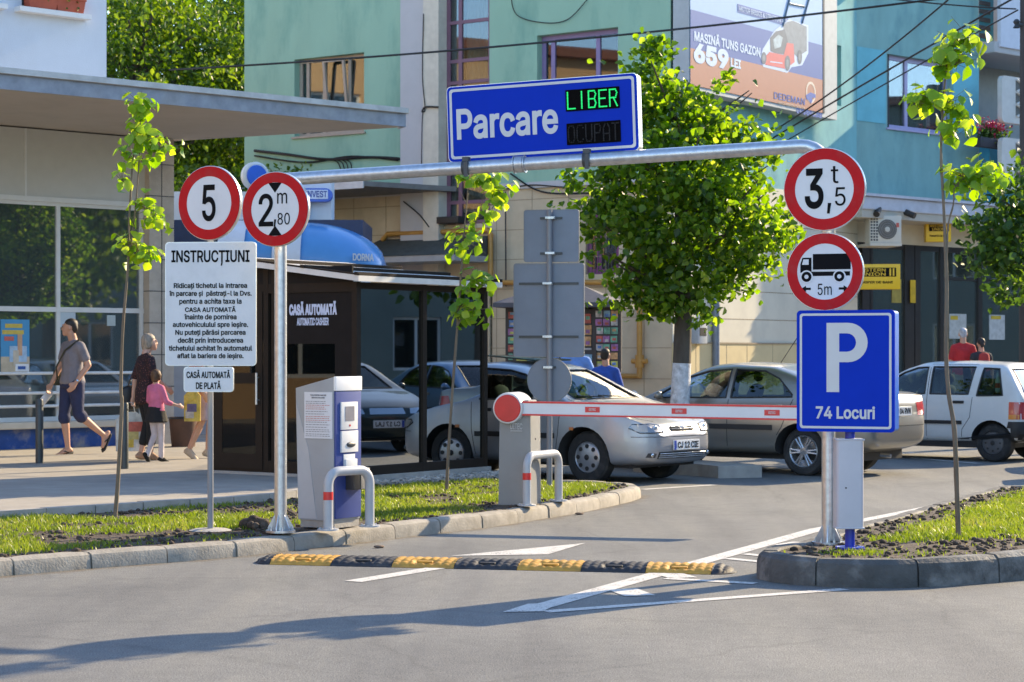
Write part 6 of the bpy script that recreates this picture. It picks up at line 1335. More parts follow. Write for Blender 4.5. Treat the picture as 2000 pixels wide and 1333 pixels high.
# ================================================================ cars
TYRE = M('tyre', (.022, .022, .023), .8, var=.2, scale=12, dirt=(.10, .09, .08), dirtamt=.5, dscale=6); CABIN = M('car_interior', (.02, .021, .023), .8, var=.3); TRIMB = M('black_trim', (.02, .02, .021), .55, var=.1)
CGL = glassmat('car_glass', (.42, .53, .48), .02, .01, fk=.35); CHROME = M('chrome', (.66, .67, .68), .16, 1., var=.03); LAMPC = glassmat('lamp_cover', (.85, .85, .87), .05, .05, .12, (.4, .42, .44), fk=.5); PLATEM = M('number_plate', (.64, .65, .66), .4, var=.02)
def pix(mat): return mat
def car(label, spec, paint, pos, head, cat='car', name='parked_car', group='parked cars'):
    c = dict(spec); t = thing(name, label, cat, pos, head, group)
    xs_ = np.array(sorted(set(list(np.linspace(c['x'][0], c['x'][1], 40)) + [c['x'][1] - .03, c['x'][1] - .08, c['x'][0] + .03, c['x'][0] + .08])))
    f = lambda k, x: float(np.interp(x, [p[0] for p in c[k]], [p[1] for p in c[k]]))
    mb = MB(); rings = []
    for x in xs_:
        W, zt, zb, zbelt = f('W', x), f('top', x), f('bot', x), f('belt', x); zs = min(zbelt, zt - .035); Wr = max(.25, W * .955 - c['tumble'] * max(0, zt - zs - .03)); h = zt - zs
        half = [(.0, zb), (W * .7, zb), (W * .94, zb + .03), (W * .985, zb + .12 * (zs - zb) + .03), (W, zb + .45 * (zs - zb)), (W * .992, zb + .72 * (zs - zb)), (W * .965, zs - .02 + min(.02, h * .3)), (Wr + (W * .955 - Wr) * .5, zs + h * .5), (Wr + (W * .955 - Wr) * .1, zs + h * .86), (Wr - .07, zt - .012 + .0), (Wr * .5, zt + .008), (0, zt + .014)]
        ring = [(y, z) for y, z in half] + [(-y, z) for y, z in half[-2:0:-1]]; rings.append([mb.bm.verts.new((x, y, z)) for y, z in ring])
    n = len(rings[0])
    for a, b in zip(rings, rings[1:]):
        for k in range(n): mb.bm.faces.new((a[k], a[(k + 1) % n], b[(k + 1) % n], b[k]))
    mb.bm.faces.new(rings[0][::-1]); mb.bm.faces.new(rings[-1])
    raw = mb.build('tmp', None, None, smooth=0); sub = raw.modifiers.new('s', 'SUBSURF'); sub.levels = 2; sub.render_levels = 2
    shell = evaluated(raw); raw.modifiers.clear(); raw.data = shell
    bvh = BVHTree.FromPolygons([v.co[:] for v in shell.vertices], [p.vertices[:] for p in shell.polygons])
    # cutters: wheel wells, cabin, window openings
    cut = []
    def cutter(mb_): o = mb_.build('cut', None, None, smooth=0); cut.append(o)
    rw = c['rw']; mb = MB()
    for ax in (c['wb'] / 2, -c['wb'] / 2):
        for s in (1, -1):
            mb.lathe([(0, 0), (rw + .055, 0), (rw + .055, .6), (0, .6)], 28, Matrix.Translation((ax, s * .48 if s > 0 else -1.08, rw)) @ Matrix.Rotation(-pi / 2, 4, 'X'))
    cutter(mb)
    xb = [p[0] for p in c['cab_bot']]
    mb = MB(); q = []
    for (x, z) in c['cab_bot']: q += [((x, y, z), .01) for y in (c['cwb'], -c['cwb'])]
    for (x, z) in c['cab_top']: q += [((x, y, z), .01) for y in (c['cwt'], -c['cwt'])]
    mb.hull(q, 0); cutter(mb)
    mb = MB()
    for w in c['side']: mb.prism([(x, -1.3, z) for x, z in w], (0, 2.6, 0))
    cutter(mb)
    for key, x0, x1 in (('ws', .0, 3.0), ('rwin', -3.0, -.0)):
        if c.get(key): mb = MB(); mb.prism([(x0, y, z) for y, z in c[key]], (x1 - x0, 0, 0)); cutter(mb)
    for o in cut:
        o.data.materials.append(CABIN); b = raw.modifiers.new('b', 'BOOLEAN'); b.operation = 'DIFFERENCE'; b.object = o; b.solver = 'EXACT'; b.use_hole_tolerant = True
    shell2 = shell.copy(); shell2.materials.clear(); shell2.materials.append(paint); shell2.materials.append(CABIN); raw.data = shell2
    for o in cut: o.data.materials.clear(); o.data.materials.append(paint); o.data.materials.append(CABIN); [setattr(p, 'material_index', 1) for p in o.data.polygons]
    me = evaluated(raw); bpy.data.objects.remove(raw)
    for o in cut: bpy.data.objects.remove(o)
    me.polygons.foreach_set('use_smooth', [True] * len(me.polygons)); me.set_sharp_from_angle(angle=R(32))
    body = bpy.data.objects.new('body', me); COL.objects.link(body); body.parent = t
    def hit(p, d, off):
        loc, nr, _, _ = bvh.ray_cast(Vector(p), Vector(d))
        if loc is None:
            loc, nr, _, _ = bvh.find_nearest(Vector(p))
        if nr.dot(Vector(d)) > 0: nr = -nr
        return loc + nr * off
    def patch(poly, mode, off, nm, mat, par=body, step=.07, side=1, dirn=None, thick=0):
        """outline in side view (x,z), front (y,z) or top (x,y), laid on the shell"""
        m2 = MB(); bm = m2.bm; vs = [bm.verts.new((a, b, 0)) for a, b in poly]; bm.faces.new(vs)
        lo = [min(p[i] for p in poly) for i in (0, 1)]; hi = [max(p[i] for p in poly) for i in (0, 1)]
        for i in (0, 1):
            k = lo[i] + step
            while k < hi[i]:
                co = Vector((k, 0, 0)) if i == 0 else Vector((0, k, 0)); no = Vector((1, 0, 0)) if i == 0 else Vector((0, 1, 0))
                bmesh.ops.bisect_plane(bm, geom=bm.verts[:] + bm.edges[:] + bm.faces[:], plane_co=co, plane_no=no); k += step
        for v in bm.verts:
            a, b = v.co.x, v.co.y
            if mode == 'side': v.co = hit((a, side * 3, b), dirn or (0, -side, 0), off)
            elif mode == 'front': v.co = hit((4, a, b), dirn or (-1, 0, 0), off)
            elif mode == 'rear': v.co = hit((-4, a, b), dirn or (1, 0, 0), off)
            else: v.co = hit((a, b, 3), (0, 0, -1), off)
        if thick:
            g = bmesh.ops.extrude_face_region(bm, geom=bm.faces[:]); 
            d_ = {'side': Vector((0, side, 0)), 'front': Vector((1, 0, 0)), 'rear': Vector((-1, 0, 0)), 'top': Vector((0, 0, 1))}[mode] * thick
            bmesh.ops.translate(bm, vec=d_, verts=[e for e in g['geom'] if isinstance(e, bmesh.types.BMVert)])
        return m2.build(nm, mat, par, smooth=40)
    def line(pts, w, off, nm, mat, par=body, mode='side', side=1):
        m2 = MB(); P_ = []
        for a, b in zip(pts, pts[1:]):
            k = max(1, int(math.dist(a, b) / .05))
            for i in range(k): P_.append((a[0] + (b[0] - a[0]) * i / k, a[1] + (b[1] - a[1]) * i / k))
        P_.append(pts[-1])
        Q = [hit((a, side * 3, b), (0, -side, 0), off) if mode == 'side' else (hit((4, a, b), (-1, 0, 0), off) if mode == 'front' else (hit((-4, a, b), (1, 0, 0), off) if mode == 'rear' else hit((a, b, 3), (0, 0, -1), off))) for a, b in P_]
        m2.tube(Q, w, 6); return m2.build(nm, mat, par, smooth=60)
    ctx = dict(t=t, body=body, patch=patch, line=line, hit=hit, c=c, paint=paint)
    for s in (1, -1):
        for w in c['side']: patch(w, 'side', -.008, 'side_window', CGL, body, side=s)
        for w in c['side']: line(w + [w[0]], .011, .0, 'window_rubber', TRIMB, body, side=s)
        for ln in c.get('seams', ()): line(ln, .0045, -.001, 'door_seam', DARKIN, body, side=s)
        for hx, hz in c.get('handles', ()): 
            p = hit((hx, s * 3, hz), (0, -s, 0), 0); m2 = MB(); m2.box(p, (.17, .035, .04), 0, .008); m2.build('handle', c.get('handlemat', TRIMB), body)
        if c.get('strip'): zA, x0, x1, hh = c['strip']; patch([(x0, zA), (x1, zA), (x1, zA + hh), (x0, zA + hh)], 'side', .004, 'side_strip', TRIMB, body, side=s, step=.15, thick=.012)
        mx, mz = c['mirror']; p = hit((mx, s * 3, mz), (0, -s, 0), 0); m2 = MB(); m2.hull([(p + Vector((0, s * .05, .0)), (.03, .03, .03)), (p + Vector((-.02, s * .13, .035)), (.05, .07, .06))]); m2.build('wing_mirror', c.get('mirrormat', paint), body)
    if c.get('ws'): patch(c['ws'], 'front', -.008, 'windscreen', CGL, body); 
    if c.get('ws'):
        w = c['ws']; line(w + [w[0]], .010, .0, 'windscreen_rubber', TRIMB, body, 'front')
    if c.get('rwin'): w = c['rwin']; patch(w, 'rear', -.008, 'rear_window', CGL, body); line(w + [w[0]], .010, 0, 'rear_window_rubber', TRIMB, body, 'rear')
    # seats, wheel, dashboard
    zf = c['cab_bot'][0][1]
    for sx in (.35, -.62):
        for sy in (.36, -.36):
            m2 = MB(); m2.hull([((sx - .22, sy, zf + .12), (.06, .2, .1)), ((sx - .32, sy, zf + c['seat']), (.05, .18, .08))]); m2.hull([((sx - .34, sy, zf + c['seat'] + .17), (.04, .11, .07))]); m2.build('seat', M('seat_grey', (.06, .06, .065), .9, var=.2), body)
    m2 = MB(); m2.hull([((c['dash'], .5, zf + .2), .08), ((c['dash'], -.5, zf + .2), .08), ((c['dash'] + .3, .45, zf + .18), .05), ((c['dash'] + .3, -.45, zf + .18), .05)]); m2.build('dashboard', CABIN, body)
    m2 = MB(); cc = Vector((c['dash'] - .2, .36, zf + .27)); m2.tube([cc + Vector((.06 * cos(a) * .5, .19 * sin(a), .17 * cos(a))) for a in [2 * pi * k / 20 for k in range(21)]], .015, 8); m2.build('steering_wheel', TRIMB, body)
    # wheels
    for ax in (c['wb'] / 2, -c['wb'] / 2):
        for s in (1, -1):
            m = Matrix.Translation((ax, s * (c['track'] / 2 - .09), rw)) @ Matrix.Rotation(-s * pi / 2, 4, 'X')
            m2 = MB(); r_ = rw; ri = c['rim']; m2.lathe([(ri, -.09), (r_ - .02, -.09), (r_, -.07), (r_ + .001, .0), (r_, .06), (r_ - .025, .085), (ri + .01, .09), (ri, .08)], 40, m); ty = m2.build('wheel', TYRE, t)
            m2 = MB(); RM = c.get('rimmat'); m2.lathe([(ri + .002, .07), (ri - .012, .085), (ri - .025, .07), (ri - .03, -.05), (0, -.05)], 40, m); rim = m2.build('rim', RM if c['wtype'] != 'steel' else RM, ty)
            m2 = MB(); nsp = c['spokes']
            if c['wtype'] == 'alloy':
                for k in range(nsp):
                    for e in (-.13, .13):
                        a = 2 * pi * k / nsp; p0 = Vector((.03 * cos(a + e * 2), .03 * sin(a + e * 2), .06)); p1 = Vector(((ri - .01) * cos(a + e), (ri - .01) * sin(a + e), .068)); m2.tube([m @ p0, m @ p0.lerp(p1, .5) + m.to_3x3() @ Vector((0, 0, .008)), m @ p1], [.019, .013, .015], 6)
                m2.lathe([(.055, .05), (.05, .078), (0, .082)], 20, m); m2.build('spokes', RM, rim)
            else:
                m2.lathe([(ri - .01, .072), (ri - .03, .082), (.06, .088), (0, .092)], 40, m); cap = m2.build('hub_cap', RM, rim)
                m3 = MB()
                for k in range(nsp):
                    a = 2 * pi * k / nsp; cc = Vector(((ri - .055) * cos(a), (ri - .055) * sin(a), .078)); m3.lathe([(0, .012), (.026 if c['wtype'] == 'cap' else .014, .012), (.026 if c['wtype'] == 'cap' else .014, -.01)], 12, m @ Matrix.Translation(cc))
                m3.lathe([(.035, .094), (.03, .097), (0, .097)], 14, m); m3.build('vent_hole', TRIMB, cap)
    m2 = MB(); m2.span(c['x'][0] + .3, c['x'][1] - .3, -.62, .62, .19, .3); m2.build('underbody', TRIMB, t)
    return ctx
def place(contact, head, wx, wy):
    return Vector((contact[0], contact[1], 0)) - Matrix.Rotation(head, 3, 'Z') @ Vector((wx, wy, 0))
def plate(ctx, txt_, y, z, front=True, band=True, w=.52, par=None):
    body = ctx['body']; p = ctx['hit']((4 if front else -4, y, z), (-1 if front else 1, 0, 0), .02); m2 = MB(); m2.box(p, (.014, w, .115), 0, .003); o = m2.build('number_plate', PLATEM, body)
    s = 1 if front else -1; Fm = Matrix.Translation(p) @ Matrix.Rotation(s * pi / 2, 4, 'Z')
    m2 = MB(); m2.span(-w / 2 + .004, w / 2 - .004, -.0085, -.0072, -.0535, .0535); xf(m2, Fm).build('plate_field', M('plate_white', (.7, .71, .72), .4, var=.02), o, smooth=0)
    if band: m2 = MB(); m2.span(-w / 2 + .005, -w / 2 + .05, -.0096, -.0086, -.053, .053); xf(m2, Fm).build('blue_band', M('plate_blue', (.01, .05, .35), .4), o, smooth=0)
    lettering(txt_, 1, (.022, -.0102, 0), BLACKP, o, frame=Fm, fit=(w * .80, .075), bold=.02)
def paint(name, col, rough=.4, metal=.55, dirt=(.16, .14, .12)): return M(name, col, rough, metal, var=.04, scale=2, coat=.55, dirt=dirt, dirtamt=.18, dscale=2)
# --- silver saloon in front
H1 = R(-40)
FORD = dict(x=(-2.28, 2.2), wb=2.70, track=1.52, rw=.305, rim=.185, tumble=.42, wtype='cap', spokes=8, rimmat=M('hubcap_silver', (.40, .41, .44), .35, .6, var=.08),
    top=[(-2.28, .80), (-2.2, .93), (-2.1, .985), (-1.75, 1.02), (-1.2, 1.30), (-.85, 1.385), (-.2, 1.415), (.2, 1.38), (.42, 1.30), (1.12, .955), (1.5, .885), (1.85, .80), (2.05, .73), (2.14, .67), (2.2, .56)],
    bot=[(-2.28, .42), (-2.1, .30), (-1.8, .22), (1.7, .2), (2.0, .22), (2.14, .26), (2.2, .40)], belt=[(-2.28, .90), (0, .93), (1.2, .90), (2.2, .75)],
    W=[(-2.28, .58), (-2.2, .72), (-2.05, .80), (-1.4, .86), (0, .875), (1.3, .865), (1.7, .82), (1.95, .74), (2.1, .64), (2.2, .48)],
    cab_bot=[(1.0, .70), (-1.45, .70)], cab_top=[(.38, 1.26), (.1, 1.335), (-.8, 1.335), (-1.15, 1.24)], cwb=.70, cwt=.54, seat=.34, dash=.68,
    side=[[(.92, .965), (.36, 1.265), (.12, 1.315), (-.28, 1.335), (-.28, .965)], [(-.36, .965), (-.36, 1.335), (-.85, 1.31), (-1.02, 1.22), (-1.12, .975)]],
    ws=[(-.62, .975), (.62, .975), (.48, 1.31), (-.48, 1.31)], rwin=[(-.58, 1.06), (.58, 1.06), (.47, 1.30), (-.47, 1.30)],
    seams=[[(1.02, .93), (1.0, .6), (.95, .3)], [(-.32, .95), (-.32, .3)], [(-1.1, .94), (-1.0, .6), (-.95, .45)]], handles=[(-.12, .84), (-.95, .85)], handlemat=TRIMB, strip=(.52, -.95, .95, .06), mirror=(.78, .96))
SILV = paint('silver_paint', (.39, .40, .43))
x = car('silver saloon parked nose-out behind the barrier, with front plate CJ 12 CIE', FORD, SILV, place((.87, 23.85), H1, 1.35, -.76), H1)
pa_, li_, b_ = x['patch'], x['line'], x['body']
for s in (1, -1):
    hl = pa_([(s * .38, .605), (s * .40, .685), (s * .52, .70), (s * .70, .70), (s * .725, .66), (s * .66, .60)], 'front', .004, 'headlight', M('lamp_silver', (.30, .31, .33), .35, .5, var=.2, scale=20), b_, .05); pa_([(s * .38, .605), (s * .40, .685), (s * .52, .70), (s * .70, .70), (s * .725, .66), (s * .66, .60)], 'front', .02, 'lamp_glass', LAMPC, hl, .05)
    pa_([(s * .60, .61), (s * .60, .69), (s * .71, .69), (s * .69, .62)], 'front', .011, 'indicator', M('indicator_clear', (.6, .52, .44), .25, .2), hl, .05)
    for ly in (.49,): p = x['hit']((4, s * ly, .65), (-1, 0, 0), .006); m2 = MB(); m2.ball(p, (.012, .042, .036), 14); m2.build('reflector_bowl', CHROME, hl)
    li_([(s * .38, .605), (s * .40, .685), (s * .52, .70), (s * .70, .70), (s * .725, .66), (s * .66, .60), (s * .38, .605)], .007, .004, 'lamp_rim', DARKIN, hl, 'front')
    fl = pa_([(s * .50, .315), (s * .50, .365), (s * .60, .37), (s * .62, .32)], 'front', .004, 'fog_light', M('fog_dark', (.05, .05, .055), .3), b_, .05); p = x['hit']((4, s * .55, .345), (-1, 0, 0), .006); m2 = MB(); m2.ball(p, (.012, .03, .024), 12); m2.build('fog_lamp', CHROME, fl)
g = pa_([(-.24, .60), (.24, .60), (.27, .64), (.22, .69), (-.22, .69), (-.27, .64)], 'front', .004, 'grille', M('grille_rim', (.30, .31, .33), .35, .5), b_, .05); pa_([(-.215, .612), (.215, .612), (.24, .64), (.20, .675), (-.20, .675), (-.24, .64)], 'front', .009, 'grille_opening', DARKIN, g, .05)
for z in (.635, .658): li_([(-.21, z), (.21, z)], .006, .013, 'grille_bar', M('grille_silver', (.42, .43, .45), .35, .5), g, 'front')
p = x['hit']((4, 0, .645), (-1, 0, 0), .018); m2 = MB(); m2.ball(p, (.01, .055, .024), 16); m2.build('badge', M('badge_oval', (.55, .56, .6), .3, .5), g)
lo = pa_([(-.46, .30), (.46, .30), (.47, .38), (-.47, .38)], 'front', .003, 'lower_grille', DARKIN, b_, .07)
for z in (.318, .34, .362): li_([(-.45, z), (.45, z)], .007, .01, 'grille_bar', M('grille_silver', (.42, .43, .45), .35, .5), lo, 'front')
for z in (.555,): li_([(-.72, z), (.72, z)], .004, .0, 'bumper_seam', DARKIN, b_, 'front')
plate(x, 'CJ 12 CIE', .02, .455)
for s in (1, -1): li_([(s * .66, .745 + .16), (s * .45, .73)], .0035, -.001, 'bonnet_seam', DARKIN, b_, 'front') if False else None
li_([(1.04, .74), (1.5, .72), (1.95, .56), (2.04, .4)], .0035, -.001, 'bonnet_seam', DARKIN, b_, 'top'); li_([(1.04, -.74), (1.5, -.72), (1.95, -.56), (2.04, -.4)], .0035, -.001, 'bonnet_seam', DARKIN, b_, 'top')
for s in (1, -1): pa_([(1.17, .62), (1.23, .62), (1.23, .655), (1.17, .655)], 'side', .006, 'side_repeater', M('repeater_orange', (.55, .16, .03), .3), b_, .05, s)
m2 = MB(); m2.box((-.15, 0, 1.46), (.78, .72, .02), 0, .005, Matrix.Rotation(R(4), 3, 'Y')); m2.build('sunroof_panel', M('sunroof_green', (.05, .07, .055), .15), b_)
for y in (.25, -.1): m2 = MB(); a = x['hit']((4, y, .985), (-1, 0, 0), .012); b = x['hit']((4, y - .42, 1.0), (-1, 0, 0), .016); m2.tube([a, b], .008, 6); m2.build('wiper', TRIMB, b_)
# --- grey-beige saloon
H2 = R(142)
SED = dict(FORD); SED.update(x=(-2.25, 2.15), wb=2.6, track=1.5, rw=.30, rim=.205, wtype='alloy', spokes=6, rimmat=M('alloy_silver', (.46, .46, .47), .3, .75, var=.05),
    top=[(-2.25, .80), (-2.2, .98), (-2.08, 1.035), (-1.6, 1.06), (-1.12, 1.28), (-.8, 1.37), (-.2, 1.395), (.15, 1.37), (.45, 1.25), (1.1, .93), (1.5, .87), (1.85, .80), (2.05, .73), (2.15, .58)], belt=[(-2.25, .96), (-.5, .935), (1.2, .89), (2.2, .75)],
    W=[(-2.25, .66), (-2.18, .76), (-2.0, .82), (-1.3, .855), (0, .86), (1.3, .85), (1.7, .8), (1.95, .72), (2.15, .5)], bot=[(-2.25, .40), (-2.15, .34), (-1.8, .25), (1.7, .22), (2.05, .25), (2.15, .40)],
    side=[[(.88, .945), (.38, 1.22), (.12, 1.29), (-.22, 1.315), (-.22, .955)], [(-.29, .955), (-.29, 1.315), (-.72, 1.295), (-.95, 1.20), (-1.18, 1.0), (-1.18, .975)]], cab_top=[(.38, 1.22), (.1, 1.30), (-.75, 1.31), (-1.02, 1.22)], rwin=[(-.56, 1.09), (.56, 1.09), (.46, 1.28), (-.46, 1.28)],
    seams=[[(1.0, .9), (1.0, .6), (.95, .3)], [(-.26, .93), (-.26, .3)], [(-1.2, .95), (-1.05, .6), (-.98, .5)]], handles=[(-.08, .85), (-.98, .87)], strip=(.56, -.92, .98, .065), mirror=(.74, .94))
SEDP = paint('beige_grey_paint', (.27, .255, .225), .32)
SED['handlemat'] = SEDP; y_ = car('beige-grey saloon facing left, parked just behind the blue P sign', SED, SEDP, place((3.60, 25.35), H2, -1.3, .75), H2)
pa_, li_, b_ = y_['patch'], y_['line'], y_['body']; TAIL = M('tail_red', (.45, .03, .03), .2, coat=.5); TAILO = M('tail_clear', (.6, .42, .36), .2)
for s in (1, -1):
    pa_([(s * .46, .74), (s * .46, .90), (s * .76, .92), (s * .79, .75)], 'rear', .005, 'tail_light', TAIL, b_, .06); pa_([(-2.14, .76), (-2.14, .92), (-2.0, .93), (-1.94, .77)], 'side', .005, 'tail_light', TAIL, b_, .05, s)
li_([(-.8, .62), (.8, .62)], .005, 0, 'bumper_seam', DARKIN, b_, 'rear'); plate(y_, 'CJ 04 RVN', 0, .80, False)
for s in (1, -1): li_([(-2.2, .64), (-1.72, .64)], .004, 0, 'bumper_seam', DARKIN, b_, side=s)
p = y_['hit']((-.6, .1, 3), (0, 0, -1), 0); m2 = MB(); m2.tube([p, p + Vector((-.28, -.06, .42))], .005, 6); m2.build('aerial', TRIMB, b_)
m2 = MB(); m2.tube([(-2.16, .35, .27), (-2.3, .35, .26)], .025, 10); m2.build('exhaust', CHROME, b_)
# --- white hatchback
TIC = dict(x=(-1.62, 1.72), wb=2.335, track=1.29, rw=.265, rim=.165, tumble=.30, wtype='steel', spokes=8, rimmat=M('steel_rim', (.10, .10, .105), .6, .3, var=.2, dirt=(.2, .17, .14), dirtamt=.5, dscale=8),
    top=[(-1.62, .82), (-1.58, .98), (-1.36, 1.32), (-1.28, 1.375), (-.6, 1.40), (0, 1.385), (.28, 1.30), (.95, .93), (1.3, .87), (1.55, .80), (1.66, .70), (1.72, .56)], bot=[(-1.62, .36), (-1.5, .26), (1.4, .22), (1.6, .25), (1.72, .38)], belt=[(-1.62, .92), (0, .91), (1.0, .88), (1.72, .74)],
    W=[(-1.62, .60), (-1.56, .67), (-1.4, .70), (0, .70), (1.2, .69), (1.5, .64), (1.65, .56), (1.72, .45)],
    cab_bot=[(.85, .68), (-1.4, .68)], cab_top=[(.28, 1.25), (0, 1.325), (-1.2, 1.325)], cwb=.56, cwt=.47, seat=.30, dash=.55,
    side=[[(.80, .94), (.26, 1.24), (.06, 1.31), (-.12, 1.32), (-.12, .94)], [(-.20, .94), (-.20, 1.325), (-.86, 1.325), (-.80, .94)], [(-.93, .92), (-.99, 1.31), (-1.23, 1.30), (-1.33, .93)]],
    ws=[(-.52, .96), (.52, .96), (.42, 1.29), (-.42, 1.29)], rwin=[(-.50, .98), (.50, .98), (.43, 1.30), (-.43, 1.30)],
    seams=[[(.86, .9), (.84, .3)], [(-.16, .93), (-.16, .3)], [(-.16, .93), (-.16, 1.36), (-.88, 1.36)], [(-.87, .9), (-.84, .62), (-.72, .45), (-.70, .3)]], handles=[(.03, .83), (-.66, .83)], strip=(.52, -.72, .85, .05), mirror=(.66, .94), mirrormat=TRIMB)
WHP = paint('white_car_paint', (.60, .60, .59), .4, .0); z_ = car('small white hatchback facing left near the photo edge, bottle showing in its rear quarter window', TIC, WHP, place((6.70, 28.55), R(140), -1.1675, .645), R(140))
pa_, li_, b_ = z_['patch'], z_['line'], z_['body']
for s in (1, -1):
    tl = pa_([(s * .56, .60), (s * .56, .84), (s * .67, .84), (s * .67, .60)], 'rear', .006, 'tail_light', TAIL, b_, .05); pa_([(-1.56, .60), (-1.56, .84), (-1.43, .84), (-1.43, .60)], 'side', .006, 'tail_light', TAIL, b_, .05, s); pa_([(-1.57, .60), (-1.57, .665), (-1.43, .665), (-1.43, .60)], 'side', .010, 'indicator', M('indicator_orange', (.6, .2, .03), .25), b_, .05, s)
    pa_([(-1.60, .30), (-1.60, .56), (-1.47, .56), (-1.46, .30)], 'side', .012, 'bumper', TRIMB, b_, .06, s, thick=.02)
pa_([(-.69, .32), (.69, .32), (.69, .57), (-.69, .57)], 'rear', .012, 'bumper', TRIMB, b_, .08, thick=.03); plate(z_, 'CJ 09 TKO', 0, .72, False)
m2 = MB(); m2.hull([((-1.13, .42, .99), .035), ((-1.13, .42, 1.14), .035)]); m2.hull([((-1.13, .42, 1.16), .03), ((-1.13, .42, 1.26), .012)]); m2.build('plastic_bottle', M('bottle_pale', (.5, .6, .6), .2), b_); m2 = MB(); m2.lathe([(.037, 1.03), (.037, 1.1)], 14, Matrix.Translation((-1.13, .42, 0))); m2.build('bottle_label', M('label_red', (.5, .08, .06), .5), b_)
# --- two more cars, seen mirrored in the booth glass
SB = dict(SED); SB['wtype'] = 'alloy'; u_ = car('blue-grey saloon beyond the right edge, behind the dark green one in the booth reflection', SB, paint('blue_grey_paint', (.13, .22, .33), .3), Vector((9.5, 27.1, 0)), R(170))
for s in (1, -1): u_['patch']([(s * .46, .74), (s * .46, .90), (s * .76, .92), (s * .79, .75)], 'rear', .005, 'tail_light', TAIL, u_['body'], .06); u_['patch']([(s * .38, .605), (s * .40, .685), (s * .70, .70), (s * .66, .60)], 'front', .004, 'headlight', CHROME, u_['body'], .06)
v_ = car('dark green saloon beyond the right edge, its nose mirrored in the booth glass', FORD, paint('dark_green_paint', (.03, .045, .045), .3), Vector((8.85, 24.4, 0)), R(170))
for s in (1, -1): v_['patch']([(s * .38, .605), (s * .40, .685), (s * .70, .70), (s * .66, .60)], 'front', .004, 'headlight', CHROME, v_['body'], .06)
v_['patch']([(-.3, .6), (.3, .6), (.28, .69), (-.28, .69)], 'front', .004, 'grille', CHROME, v_['body'], .05); plate(v_, 'CJ 17 LAJ', 0, .455)
